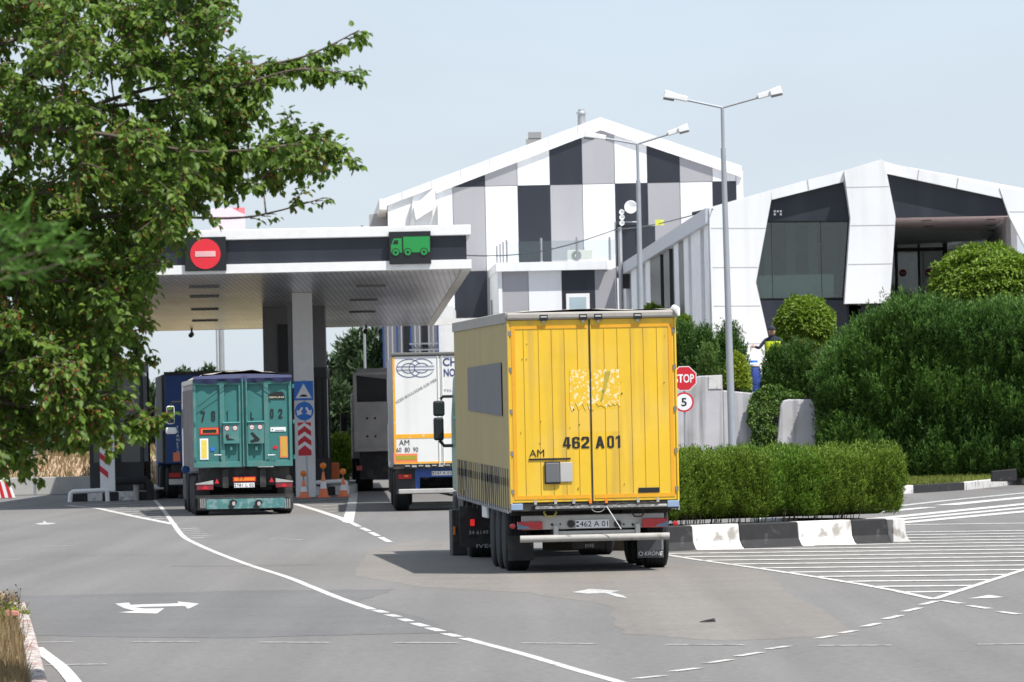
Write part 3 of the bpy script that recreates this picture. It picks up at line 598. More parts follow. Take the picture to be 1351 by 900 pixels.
# ivy over the wall
t = thing('ivy', 'green ivy cascading over the concrete wall below the conifers', 'ivy', (P(1010, 560, WY).x, WY-.3, 0))
rs = np.random.RandomState(2); n = 16000; uu = rs.rand(n); vv = rs.rand(n)
pxx = 990+uu*70; top_ = np.interp(pxx, [990, 1000, 1012, 1030, 1050, 1060], [524, 515, 510, 510, 517, 523]); bot_ = np.interp(pxx, [990, 994, 1002, 1010, 1018, 1023, 1027, 1036, 1060], [546, 584, 592, 590, 586, 560, 540, 529, 528])
pyy = top_+(bot_-top_)*vv
pos = np.array([tuple(P(a, b, WY-.25)) for a, b in zip(pxx, pyy)])-np.array(t.location)
pos[:, 1] += -.22*np.sin(np.clip(vv, 0, 1)*2.6)*rs.rand(n)+.1; pos[:, 0] += .10*noise3(pos, 6, 8); pos[:, 2] += .12*noise3(pos, 5, 9)
d = np.column_stack([rs.randn(n)*.6, -np.abs(rs.randn(n))*.6, -.6+rs.randn(n)*.6]); u = np.column_stack([rs.randn(n)*.4, -np.ones(n), rs.rand(n)])
cards('leaves', pos, d, u, .085*(.5+rs.rand(n)), .055, L_IVY, t, rnd=np.clip(.5+.4*noise3(pos, 4, 3)+rs.randn(n)*.15, 0, 1))
mb = MB()
for i in range(14):
    x0 = 1000+i*3.5; mb.tube([P(x0, 524, WY-.2)-t.location, P(x0-2, 550, WY-.35)-t.location, P(x0-3, 578 if x0 < 1028 else 552, WY-.1)-t.location], .02, BARK, 5)
mb.build('stems', t)
# globe tree
def globe_tree(label, cx, cy, wpx, hpx, Y, n, seed, m, L=.2, Wd=.1, base=None, power=2.1):
    c = P(cx, cy, Y); s = F/Y; rx, rz = wpx/2/s, hpx/2/s; zb = base if base is not None else TZ
    t = thing('globe_tree', label, 'tree', (c.x, Y, zb)); rs = np.random.RandomState(seed)
    v = nrm(rs.randn(n, 3)); dep = 1-.2*rs.rand(n)**1.5; q = v*dep[:, None]; q *= (1+.10*noise3(q, 6, seed)+.07*noise3(q, 13, seed+2)+.04*noise3(q, 24, seed+3))[:, None]
    q[:, 2] = np.where(q[:, 2] < -.5, -.5+(q[:, 2]+.5)*.5, q[:, 2])
    pos = q*np.array([rx, rx, rz])+np.array([0, 0, c.z-zb])
    d = v*.7+np.array([0, 0, -.15])+rs.randn(n, 3)*.6; u = v+np.array([0, 0, .8])+rs.randn(n, 3)*.4
    cards('crown', pos, d, u, L*(.5+.9*rs.rand(n)), Wd, m, t, rnd=np.clip(.5+.3*noise3(pos, 4, seed)+rs.randn(n)*.25, 0, 1), leaf=True)
    solid_mesh('shade_crown_core', CORE, lambda a, b: (rx*.8*math.cos(a*6.283)*math.sin(b*3.14159), rx*.8*math.sin(a*6.283)*math.sin(b*3.14159), c.z-zb-rz*.72*math.cos(b*3.14159)), 20, 12, t)
    MB().tube([(0, 0, -.1), (.03, 0, (c.z-zb)*.5), (0, 0, c.z-zb)], [.11, .09, .06], BARK).build('trunk', t, smooth=True)
    return t
globe_tree('light green globe-shaped tree in front of the showroom window beside the person', 1063, 431, 78, 74, 184, 24000, 31, L_GLOBE, .12, .06)
globe_tree('large bright green rounded tree above the tall hedge by the entrance', 1303, 385, 148, 116, 184, 42000, 32, L_GLOBE, .14, .07)
# tall thuja hedge
HYY = 170.6; hx0 = P(1075, 560, HYY).x; hx1 = P(1500, 560, HYY).x
def tall_hedge():
    n = 170000; rs = np.random.RandomState(8); Lh = hx1-hx0; t = thing('tall_hedge', 'tall dark green conifer hedge filling the right side behind the kerb', 'hedge', (hx0, HYY, .2))
    topf = lambda x: np.interp(x, [0, .4, .86, 1.3, 1.8, 2.6, 3.5, 4.4, 6.3, 11], [2.9, 3.35, 3.8, 4.15, 4.5, 4.95, 4.85, 4.7, 4.7, 4.75])
    x = rs.rand(n)*Lh; hh = topf(x); k = rs.rand(n)
    front = rs.rand(n) < .72
    z = np.where(front, hh*rs.rand(n), hh); y = np.where(front, 0, rs.rand(n)*3.2)
    cols = .45*np.abs(np.sin(x*1.15+.6))+.1*np.sin(x*4.1)          # separate plants bulge
    rnd_ = np.clip((z-(hh-.9))/.9, 0, 1)**2*.55
    z = z*np.where(front, 1, 1)
    spk = .42*np.maximum(0, noise3(np.stack([x, y, y*0], 1), 5.0, 12))+.25*np.maximum(0, noise3(np.stack([x, y, y*0], 1), 11.0, 13))
    y = np.where(front, y+rnd_-cols*.5+.18*noise3(np.stack([x, z*.5, z*0], 1), 4.5, 22)+.25*noise3(np.stack([x, z, z*0], 1), 1.6, 2)+rs.rand(n)**1.4*.35, y)
    z = z+np.where(front, 0, .22*noise3(np.stack([x, y, y*0], 1), 2.2, 4)+.12*np.abs(np.sin(x*1.15+.6))-.2+spk*rs.rand(n))
    x = x-np.where(z > hh*.8, 0, 0)
    # left end rounding
    x = x+np.where(x < .8, (.8-x)*.35*np.clip((y+.6)/2, 0, 1), 0)
    pos = np.stack([x, y, z], 1); nn = np.where(front[:, None], np.array([0, -1, .15]), np.array([0, -.2, 1]))
    d = nn*.55+np.array([0, 0, .75])+rs.randn(n, 3)*.5; u = nn+rs.randn(n, 3)*.6
    rnd = np.clip(.40+.28*noise3(pos*np.array([1, 1, .45]), 2.2, 5)+.2*noise3(pos*np.array([1, 1, .5]), 6, 6)+rs.randn(n)*.18, 0, 1)
    k_ = 9500; ii_ = rs.permutation(n)[:k_]; an = pos[ii_]-nn[ii_]*.12
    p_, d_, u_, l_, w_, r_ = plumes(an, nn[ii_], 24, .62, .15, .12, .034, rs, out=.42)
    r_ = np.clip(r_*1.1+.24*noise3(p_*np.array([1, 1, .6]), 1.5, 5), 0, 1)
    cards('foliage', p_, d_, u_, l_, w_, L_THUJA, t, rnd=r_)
    mb = MB(); xs = np.linspace(.5, Lh, 12)
    pts = [(.5, 0)]+[(a, float(topf(a))-.35) for a in xs]+[(Lh, 0)]
    mb.prism(pts, .55, 3.0, CORE); mb.build('shade_core', t)
    n2 = 16000; z = rs.rand(n2)*3.3; y = rs.rand(n2)*3; pos = np.stack([.25+.25*noise3(np.stack([z, y, y*0], 1), 2, 1)-rs.rand(n2)*.1+.25*(z > 3.4)*(z-3.4), y, z], 1)
    cards('side_foliage', pos, np.column_stack([-np.ones(n2)*.6, rs.randn(n2)*.5, np.ones(n2)*.8]), rs.randn(n2, 3), .13, .036, L_THUJA, t, rnd=np.clip(.4+rs.randn(n2)*.2, 0, 1))
tall_hedge()
# loose concrete block on the verge
a = P(1308, 630, 164); b = P(1341, 615, 164)
o = MB().prism([(0, 0), (b.x-a.x, 0), (b.x-a.x+.0, .36), (.02, .30)], 0, .3, KBLK).build('concrete_block', bev=.02); o.location = (a.x, 164, .2); tag(o, 'black painted concrete block lying on the grass verge', 'block')

# ============================================================ LAMP POSTS
def lamp_post(label, Y, top_px, base_dx, armL, armR, baseZ=0):
    tp = P(*top_px, Y); s = F/Y; z0 = baseZ
    t = thing('street_lamp', label, 'lamp', (tp.x+base_dx, Y, z0), group='double-armed street lamps')
    h = tp.z-z0
    MB().tube([(0, 0, 0), (-base_dx*.55, 0, h*.5), (-base_dx, 0, h-1.0)], [.105, .08, .062], POLE, 12).build('pole', t, smooth=True)
    MB().tube([(-base_dx, 0, h-1.0), (-base_dx, 0, h)], [.045, .045], POLE, 10).build('pole_top', t, smooth=True)
    MB().tube([(0, 0, 0), (0, 0, .02), (0, 0, .5)], [.2, .2, .12], POLE, 12).build('base', t)
    for (ex, ey) in (armL, armR):
        e = P(ex, ey, Y)-Vector((tp.x+base_dx, Y, z0)); c = Vector((-base_dx, 0, h))
        a = MB().tube([c, c.lerp(e, .75)], .03, POLE, 8).build('arm', t)
        dr = (e-c).normalized(); mb = MB(); o0 = c.lerp(e, .60); s1 = Vector((-dr.z, 0, dr.x)); s1 = s1 if s1.z > 0 else -s1
        def bx(p, q, w0, h0_, h1_, m):
            vs = []
            for pp, ww, hh in ((p, w0, h0_), (q, w0, h1_)):
                for yy in (-ww, ww):
                    for k in (-.35, .65): vs.append(pp+Vector((0, yy, 0))+s1*hh*k)
            mb.add(vs, [(0, 1, 3, 2), (4, 6, 7, 5), (0, 4, 5, 1), (2, 3, 7, 6), (1, 5, 7, 3), (0, 2, 6, 4)], m)
        bx(o0, o0.lerp(e, .55), .09, .13, .14, WHITE2); bx(o0.lerp(e, .52), e, .15, .15, .2, SIGNW)
        hdm = mb.build('lamp_head', t, bev=.02)
        mb = MB(); q0, q1 = o0.lerp(e, .54)-s1*.08, e-s1*.09; bx(q0, q1, .13, .04, .04, DGREY); mb.build('lens', hdm)
    return t
lamp_post('nearer tall double-armed street lamp in front of the retaining wall', 140, (953, 142), .08, (876, 125.5), (1031, 120))
lamp_post('farther double-armed street lamp against the chequered building, behind the truck roof', 157, (841, 190), -.02, (771, 178), (908, 169))

# ============================================================ SIGNS
def octo(r): return [(r*math.cos(R(22.5+45*i)), r*math.sin(R(22.5+45*i))) for i in range(8)]
def circ(r, n=32): return [(r*math.cos(2*math.pi*i/n), r*math.sin(2*math.pi*i/n)) for i in range(n)]
SY = 150.0; c = P(902.8, 499.4, SY); c5 = P(902.3, 530.6, SY)
t = thing('road_sign', 'red octagonal stop sign above a round speed limit sign on one thin post', 'road sign', (c.x, SY, 0))
MB().tube([(-.02, .05, 0), (0, .05, c.z+.2)], .03, STEEL, 10).build('post', t)
r8 = 32.2/2/(F/SY)/math.cos(R(22.5))
p = MB().prism([(a, b+c.z) for a, b in octo(r8)], 0, .02, SIGNW).build('stop_plate', t)
MB().prism([(a*.94, b*.94+c.z) for a, b in octo(r8)], -.003, 0, REDP).build('red_field', p)
text('lettering', 'STOP', -.255, .255, c.z-.115, c.z+.115, SIGNW, -.007, p, .02)
x5 = c5.x-c.x; p = MB().prism([(a+x5, b+c5.z) for a, b in circ(.262)], 0, .02, REDP).build('speed_limit_plate', t)
MB().prism([(a+x5, b+c5.z) for a, b in circ(.215)], -.003, 0, SIGNW).build('white_field', p)
text('lettering', '5', x5-.07, x5+.075, c5.z-.11, c5.z+.11, INK, -.007, p, .02)

# ============================================================ SHOWROOM (right building)
BY = 190.0
Q = lambda px, py, Y=BY: (lambda v: (v.x, v.z))(P(px, py, Y))
zz = lambda x, y: (900+x/2.996, 180+y/2.996)      # coordinates of the enlarged crop
S = lambda x, y, Y=BY: Q(*zz(x, y), Y)
def dirseams(mb, pts, y, wd=.03, m=None):
    for (a, b) in pts:
        (x0, z0), (x1, z1) = a, b; mb.prism([(x0, z0-wd/2), (x1, z1-wd/2), (x1, z1+wd/2), (x0, z0+wd/2)], y-.004, y, m)
SEAMG = mat('cladding_joint', (.42, .42, .44), .6)
sh = thing('showroom_building', 'white angular glass-fronted building with folded white panels on the right', 'building', (S(780, 500)[0], BY, TZ))
org = Vector(sh.location)
def loc(mb): return mb.tf(lambda v: (v[0]-org.x, v[1]-org.y, v[2]-org.z))
GZ = TZ-.02
xl = S(105, 283)[0]; fl = lambda q: (q[0], GZ)
mb = MB(); left = [S(105, 283), S(350, 213), S(350, 253), S(290, 578), S(340, 800), fl(S(352, 870)), fl(S(122, 870))]
mb.prism(left, BY-.35, BY, WHITE)
dirseams(mb, [(S(112, 365), S(328, 365)), (S(118, 520), S(298, 519)), (S(122, 672), S(308, 671)), (S(124, 820), S(342, 820))], BY-.35, m=SEAMG)
loc(mb).build('left_wall_panel', sh, bev=.015)
mb = MB(); mb.prism([S(350, 213), S(490, 174), S(636, 137), S(636, 181), S(352, 252)], BY-.33, BY, WHITE)
mb.prism([S(490, 174), S(495, 174), S(500, 212), S(495, 213)], BY-.336, BY-.33, SEAMG); loc(mb).build('eave_trim', sh)
mb = MB(); colp = [S(635, 139), S(780, 95), S(793, 102), S(803, 148), S(838, 322), S(815, 660), S(637, 663), S(660, 325)]
mb.prism(colp, BY-.75, BY-.1, WHITE)
dirseams(mb, [(S(645, 205), S(812, 202)), (S(659, 356), S(836, 354)), (S(651, 509), S(826, 506))], BY-.75, m=SEAMG)
loc(mb).build('folded_column', sh, bev=.015)
mb = MB(); mb.prism([S(794, 101), S(930, 133), S(1085, 165), S(1250, 205), S(1262, 246), S(803, 148)], BY-.33, BY, WHITE)
for a, b in ((930, 134), (1085, 166)): mb.prism([S(a, b), S(a+5, b+1), S(a-1, b+40), S(a-6, b+39)], BY-.336, BY-.33, SEAMG)
loc(mb).build('eave_trim', sh)
mb = MB(); mb.prism([S(1250, 205), S(1420, 215), fl(S(1440, 870)), fl(S(1400, 870)), S(1395, 520), S(1351, 440), S(1290, 320)], BY-.36, BY, WHITE)
dirseams(mb, [(S(1290, 300), S(1420, 300))], BY-.36, m=SEAMG); loc(mb).build('right_wall_panel', sh, bev=.015)
# dark gables
mb = MB(); mb.prism([S(350, 252), S(636, 180), S(662, 325), S(664, 333), S(333, 335)], BY-.05, BY+.15, DARKP); g1 = loc(mb).build('dark_gable', sh)
mb = MB()
for i in range(3):
    for j in range(2):
        if (i, j) != (1, 1): mb.box(P(*zz(362+i*12, 292+j*12), BY-.06), P(*zz(370+i*12, 300+j*12), BY-.08), SIGNW)
loc(mb).build('emblem', g1)
mb = MB(); mb.prism([S(803, 147), S(1262, 246), S(1290, 313), S(838, 322)], BY-.05, BY+.15, DARKP); loc(mb).build('dark_gable', sh)
# left bay: base wall, glass, mullions, interior
mb = MB(); mb.prism([S(296, 645), S(650, 641), fl(S(655, 870)), fl(S(320, 870))], BY-.02, BY+.2, DARKP); loc(mb).build('base_wall', sh)
mb = MB(); mb.prism([S(286, 575), S(331, 336), S(661, 336), S(640, 641), S(300, 645)], BY+.05, BY+.06, GLASS); gl = loc(mb).build('window', sh)
mb = MB()
for a in (355, 550): mb.box(P(*zz(a-4, 334), BY-.02), P(*zz(a+4, 643), BY+.1), BLACK)
mb.prism([S(333, 331), S(662, 329), S(662, 339), S(331, 341)], BY-.02, BY+.1, BLACK); mb.prism([S(298, 640), S(650, 636), S(650, 646), S(298, 648)], BY-.02, BY+.1, BLACK)
mb.prism([S(655, 334), S(664, 334), S(641, 643), S(632, 643)], BY-.02, BY+.1, BLACK)
loc(mb).build('window_frame', gl)
INT = mat('interior_wall', (.30, .33, .32), .8, var=.3, vs=1); INTL = mat('interior_counter', (.55, .62, .58), .7)
xa, xb = S(240, 400)[0], S(690, 400)[0]; zt = S(500, 325)[1]
mb = MB(); mb.box((xa, BY+6, TZ), (xb, BY+6.1, zt), INT); mb.box((xa-.1, BY+.2, TZ), (xa, BY+6, zt), INT); mb.box((xb, BY+.2, TZ), (xb+.1, BY+6, zt), INT); mb.box((xa, BY+.2, TZ), (xb, BY+6, TZ+.05), INTL); mb.box((xa, BY+.2, zt), (xb, BY+6, zt+.1), INT)
mb.box((xa+.1, BY+.45, TZ), (S(600, 500)[0], BY+.8, S(500, 545)[1]), INTL); mb.box((S(480, 400)[0], BY+5.8, S(500, 440)[1]), (S(590, 400)[0], BY+5.95, S(500, 400)[1]), INTL)
for a in range(3):
    x = S(335+a*90, 0)[0]; mb.box((x, BY+4, TZ), (x+.3, BY+4.3, zt), INTL)
loc(mb).build('interior', sh)
mb = MB(); mb.tube([(*[S(470, 645)[0]], BY+.7, S(470, 645)[1]), (S(640, 545)[0], BY+.7, S(640, 545)[1])], .045, BLACK); mb.tube([(S(560, 645)[0], BY+.7, S(560, 645)[1]), (S(640, 600)[0], BY+.7, S(640, 600)[1])], .03, BLACK)
loc(mb).build('stair_rail', sh)
# porch on the right
pz = S(840, 322)[1]; pb = 211.0
mb = MB(); a = S(830, 322); b = S(1300, 314); mb.add([(a[0]-.9, BY+.15, a[1]), (b[0]+.2, BY+.15, b[1]), (b[0]+.2, pb, b[1]-.02), (a[0]-.9-3, pb, a[1]-.02), (a[0]-.9, BY+.15, a[1]+.1), (b[0]+.2, BY+.15, b[1]+.1), (b[0]+.2, pb, b[1]+.1), (a[0]-.9-3, pb, a[1]+.1)], [(0, 1, 2, 3), (4, 5, 6, 7), (0, 1, 5, 4), (2, 3, 7, 6), (0, 3, 7, 4), (1, 2, 6, 5)], PINK)
for i in range(9):
    x = a[0]+1.2+(i % 3)*2.2+.5*(i//3); y = BY+2.5+(i//3)*6; mb.box((x, y, a[1]-.03), (x+.3, y+.8, a[1]-.006), DGREY)
porch = loc(mb).build('porch_ceiling', sh)
# entrance glazing behind
def T(x, y, Y=pb): return Q(*zz(x, y), Y)
gx0, gx1 = S(690, 400)[0], T(1212, 400)[0]; gz1 = a[1]-.02
mb = MB(); mb.box((gx0, pb, TZ), (gx1, pb+.02, gz1), DOORG); gl = loc(mb).build('entrance_glazing', sh)
mb = MB()
for px_, w_ in ((835, 6), (925, 5), (1028, 9), (1205, 9)):
    mb.box((T(px_-w_, 0)[0], pb-.06, TZ), (T(px_+w_, 0)[0], pb-.01, gz1), BLACK)
zb = T(900, 455)[1]; mb.box((gx0, pb-.07, zb), (T(1028, 0)[0], pb-.01, zb+.14), BLACK); mb.box((gx0, pb-.07, gz1-.1), (gx1, pb-.01, gz1-.003), BLACK)
loc(mb).build('glazing_frame', gl)
for i, px_ in enumerate((872, 973)):
    x, z = T(px_, 540); mb = MB(); mb.disc(x, z, .14, pb-.075, pb-.07, REDP); mb.box((x-.09, pb-.08, z-.025), (x+.09, pb-.075, z+.025), SIGNW); loc(mb).build('no_entry_sticker', gl)
mb = MB(); mb.box((gx0-2, pb+5, TZ), (gx1+1, pb+5.1, gz1), INT)
for i in range(7): mb.box((gx0+i*1.1, pb+2.5, TZ), (gx0+i*1.1+.28, pb+2.7, gz1-.8), INTL)
mb.box((gx0, pb+.2, TZ), (gx1, pb+5, TZ+.04), INTL); loc(mb).build('interior', sh)
mb = MB(); mb.box((S(1282, 0)[0], BY+.9, TZ), (S(1300, 0)[0], BY+1.4, gz1+.1), MGREY)
mb.box((gx0-.3, BY+.2, TZ), (gx0-.01, pb, gz1), DARKP); cx0 = S(1295, 0)[0]; mb.add([(cx0, BY+1.5, TZ), (gx1, pb, TZ), (gx1, pb, gz1), (cx0, BY+1.5, gz1), (cx0+.3, BY+1.5, TZ), (gx1+.3, pb, TZ), (gx1+.3, pb, gz1), (cx0+.3, BY+1.5, gz1)], [(0, 1, 2, 3), (4, 7, 6, 5), (0, 4, 5, 1), (3, 2, 6, 7), (0, 3, 7, 4), (1, 5, 6, 2)], WHITE); loc(mb).build('porch_wall', sh)
mb = MB(); mb.prism([S(640, 668), S(812, 665), fl(S(812, 870)), fl(S(655, 870))], BY+.2, BY+.5, DARKP); loc(mb).build('base_wall', sh)
# roof and side wing
FY = 232.0
e0 = P(936, 275, BY); e1 = P(817, 353, FY)
ap0 = S(780, 97); ap1x = e1.x+ (ap0[0]-e0.x)
mb = MB(); rx_ = S(1420, 215)
mb.add([(e0.x, BY, e0.z-.03), (ap0[0], BY, ap0[1]-.03), (rx_[0], BY, rx_[1]-.03), (e1.x, FY, e1.z-.05), (ap1x, FY, e1.z+1.4), (rx_[0], FY, e1.z), (e0.x, BY, e0.z-.4), (rx_[0], BY, rx_[1]-.4), (e1.x, FY, e1.z-.4), (rx_[0], FY, e1.z-.4)],
       [(0, 1, 4, 3), (1, 2, 5, 4), (6, 8, 9, 7), (3, 4, 5, 9, 8), (0, 3, 8, 6), (2, 7, 9, 5), (0, 6, 7, 2, 1)], WHITE)
loc(mb).build('roof', sh)
def wing(t, z):  # t 0 near..1 far
    return (e0.x+(e1.x-e0.x)*t, BY+(FY-BY)*t, z)
ed0, ed1 = .52, .44
mb = MB(); c0, c1 = e0, e1
mb.add([(e0.x-.15, BY-.3, e0.z), (e1.x-.15, FY, e1.z), (e1.x-.15, FY, e1.z-ed1), (e0.x-.15, BY-.3, e0.z-ed0), (e0.x+.25, BY-.3, e0.z), (e1.x+.25, FY, e1.z), (e1.x+.25, FY, e1.z-ed1), (e0.x+.25, BY-.3, e0.z-ed0)], [(0, 1, 2, 3), (4, 7, 6, 5), (0, 4, 5, 1), (3, 2, 6, 7), (0, 3, 7, 4), (1, 5, 6, 2)], mat('grey_eave', (.50, .52, .57), .5, var=.06))
loc(mb).build('side_eave', sh)
# wall of the wing: piers, with black blocks standing for the shade in its openings
def tpx(px):      # parameter along the wing for a pixel column
    best = 0
    for i in range(2001):
        t_ = i/2000; x_, y_, _ = wing(t_, 0)
        if 675.5+x_*F/y_-.021*70 < px: return t_
    return 1
piers = [(936, 930, 'w'), (930, 925, 'g'), (925, 913, 'w'), (913, 909, 'g'), (909, 903, 'w'), (903, 896, 'd'), (896, 890, 'w'), (890, 883, 's'), (883, 875.5, 'd'), (875.5, 871, 'o'), (871, 858, 'd'), (858, 852, 'w'), (852, 846, 'g'), (846, 840, 's'), (840, 833, 'w'), (833, 826, 'g'), (826, 821, 'w'), (821, 816, 'g')]
PM = {'w': mat('white_pier', (.80, .82, .85), .6), 'g': GREYP, 'd': BLACK, 's': SKYGLASS}
for a, b, k in piers:
    if k == 'o': continue
    t0, t1 = tpx(a), tpx(b); out = {'w': 0, 'g': .12, 'd': .02, 's': .15}[k]
    x0, y0, _ = wing(t0, 0); x1, y1, _ = wing(t1, 0); zt0 = e0.z+(e1.z-e0.z)*t0-.45; zt1 = e0.z+(e1.z-e0.z)*t1-.45
    mbx = MB(); mbx.add([(x0+out, y0, TZ), (x1+out, y1-.01, TZ), (x1+out, y1-.01, zt1), (x0+out, y0, zt0), (x0+.5, y0, TZ), (x1+.5, y1-.01, TZ), (x1+.5, y1-.01, zt1), (x0+.5, y0, zt0)], [(0, 1, 2, 3), (4, 7, 6, 5), (0, 4, 5, 1), (3, 2, 6, 7), (0, 3, 7, 4), (1, 5, 6, 2)], PM[k])
    loc(mbx).build({'w': 'side_pier', 'g': 'side_wall', 'd': 'shade_block', 's': 'side_window'}[k], sh)

# ============================================================ CHEQUERED BUILDING
CY = 240.0
C = lambda px, py, Y=CY: (lambda v: (v.x, v.z))(P(px, py, Y))
cb = thing('chequered_building', 'large gabled hall with a white, grey and black chequered facade', 'building', (C(740, 400)[0], CY, 0)); org = Vector(cb.location)
xs = [P(598+42.86*i-1.0, 246, CY).x for i in range(9)]+[P(971, 241, CY).x]; colw = xs[1]-xs[0]
apx = C(792, 155); rz_ = lambda x: None
eR = C(978, 219); eL = C(503, 264)
def roofz(x): # bottom edge of trim
    if x < apx[0]: return apx[1]+(eL[1]-apx[1])*(x-apx[0])/(eL[0]-apx[0])
    return apx[1]+(eR[1]-apx[1])*(x-apx[0])/(eR[0]-apx[0])
z1 = C(598, 247)[1]; z2 = C(598, 358.6)[1]; z3 = 2*z2-z1
rows = {0: [DARKP, GREYP, WHITE, DARKP, GREYP, WHITE, DARKP, GREYP, WHITE], 1: [GREYP, WHITE, DARKP, GREYP, WHITE, DARKP, GREYP, WHITE, DARKP], 2: [DARKP, GREYP, WHITE, DARKP, GREYP, WHITE, DARKP, GREYP, WHITE]}
tl = MB(); g_ = .012
for i in range(9):
    x0, x1 = xs[i]+g_, xs[i+1]-g_
    for r_, (za, zb_) in enumerate([(None, z1), (z1, z2 if i != 2 else C(700, 346)[1]-.6), (z2 if i != 2 else C(700, 346)[1]-.6, 0)]):
        m_ = rows[r_][i]
        if za is None:
            pts = [(x0, zb_+g_), (x1, zb_+g_), (x1, roofz(x1)-.2)]+([(apx[0], roofz(apx[0])-.2)] if x0 < apx[0] < x1 else [])+[(x0, roofz(x0)-.2)]
        else: pts = [(x0, zb_+g_), (x1, zb_+g_), (x1, za-g_), (x0, za-g_)]
        tl.prism(pts, CY-.08, CY, m_)
x0 = C(512, 300)[0]; tl.prism([(xs[0]-2.1*colw+.3, 0), (xs[0]-g_, 0), (xs[0]-g_, roofz(xs[0])-.2), (x0, roofz(x0)-.2), (x0, 7.6)], CY-.08, CY, WHITE)
x1 = C(980, 230)[0]; tl.prism([(xs[9]+g_, 0), (x1, 0), (x1, roofz(x1)-.2), (xs[9]+g_, roofz(xs[9])-.2)], CY-.08, CY, WHITE)
loc(tl).build('facade_cladding', cb)
bx0 = C(585, 300)[0]
mb = MB(); mb.prism([(x0, 0), (x1, 0), (x1, roofz(x1)-.3), (apx[0], apx[1]-.3), (x0, roofz(x0)-.3)], CY+.001, CY+38, SEAMG); loc(mb).build('hall_body', cb)
# roof trim
th = 15.5/(F/CY)
mb = MB()
kx, kz = C(575, 236)
mb.prism([(eL[0], eL[1]), (apx[0], apx[1]), (eR[0], eR[1]), (eR[0], eR[1]-th), (apx[0], apx[1]-th-.05), (kx, roofz(kx)-th-.1), (kx-.05, roofz(kx)-.35), (eL[0], eL[1]-.33)], CY-.2, CY-.085, WHITE)
mb.prism([(eL[0], eL[1]), (apx[0], apx[1]), (eR[0], eR[1]), (eR[0], eR[1]-.2), (apx[0], apx[1]-.2), (eL[0], eL[1]-.2)], CY-.084, CY+39, WHITE2)
for i in range(7):
    xx = eL[0]+(apx[0]-eL[0])*(i+.7)/7.5; mb.box((xx, CY-.206, roofz(xx)-.3), (xx+.03, CY-.2, roofz(xx)), SEAMG)
roof = loc(mb).build('roof', cb)
# folded corner wing on the left
mb = MB(); a, b = C(501, 263), C(480, 297); lo = C(502, 277); l2 = C(484, 299)
mb.add([(a[0], CY-.5, a[1]), (b[0], CY+6, b[1]), (b[0]+.1, CY+6, b[1]-.6), (a[0], CY-.5, a[1]-.45), (a[0]+.3, CY-.45, a[1]), (b[0]+.6, CY+6, b[1]), (b[0]+.7, CY+6, b[1]-.6), (a[0]+.3, CY-.45, a[1]-.45)], [(0, 1, 2, 3), (4, 7, 6, 5), (0, 4, 5, 1), (3, 2, 6, 7), (0, 3, 7, 4), (1, 5, 6, 2)], WHITE)
mb.prism([C(486, 282), C(512, 279), C(512, 300), (C(512, 300)[0], 6), (C(486, 300)[0], 6)], CY+1, CY+6, GREYP)
p0, p1 = C(574, 247), C(549, 280)
mb.prism([(p0[0], p0[1]), (p0[0], p0[1]-.9), (p1[0], p1[1]-.35), (p1[0]-.1, p1[1]+.2)], CY-.6, CY-.21, WHITE)
mb.prism([(C(545, 262)[0], C(545, 262)[1]), (C(549, 281)[0], C(549, 281)[1]-.1), (C(545, 281)[0]-.4, 7.0), (C(545, 281)[0]-.6, 7.0)], CY-.4, CY-.09, WHITE2)
mb.box((C(572, 0)[0], CY-.45, 6), (C(574, 0)[0]+.03, CY-.085, p0[1]-.7), WHITE2); loc(mb).build('corner_fins', cb)
# lower slatted bay below the canopy level
fy = 226.0; mb = MB(); a0, a1 = P(506, 450, fy), P(578, 450, fy)
mb.box((a0.x, fy, 0), (a1.x+.6, CY-.1, 6.9), WHITE2)
for i in range(13):
    x = a0.x+(a1.x-a0.x)*i/12; mb.box((x-.03, fy-.18, 0), (x+.03, fy-.003, 6.9), GREYP if i % 3 else BLUEC)
mb.box((P(528, 0, fy).x-.13, fy-.22, 0), (P(528, 0, fy).x+.1, fy-.19, 6.9), BLACK); mb.box((P(552, 0, fy).x-.13, fy-.22, 0), (P(552, 0, fy).x+.1, fy-.19, 6.9), BLACK)
for q in (454, 462): mb.box((P(540, q, fy).x, fy-.26, P(540, q, fy).z-.03), (a1.x, fy-.225, P(540, q, fy).z+.03), STEEL)
loc(mb).build('slatted_bay', cb)
# chimneys
x, z = C(768.5, 160); mb = MB(); mb.lathe([(.17, -1.0), (.17, .45), (.22, .47), (.22, .52), (.14, .6), (.14, .66)], (x, CY+3, z), 'z', STEEL, 20); loc(mb).build('flue', roof, smooth=True)
x, z = C(704, 185); mb = MB(); mb.box((x-.32, CY+2, z-.8), (x+.32, CY+2.6, z+.15), CONCG); mb.box((x-.22, CY+1.9, z+.18), (x+.34, CY+2.7, z+.44), MGREY); loc(mb).build('chimney', roof)
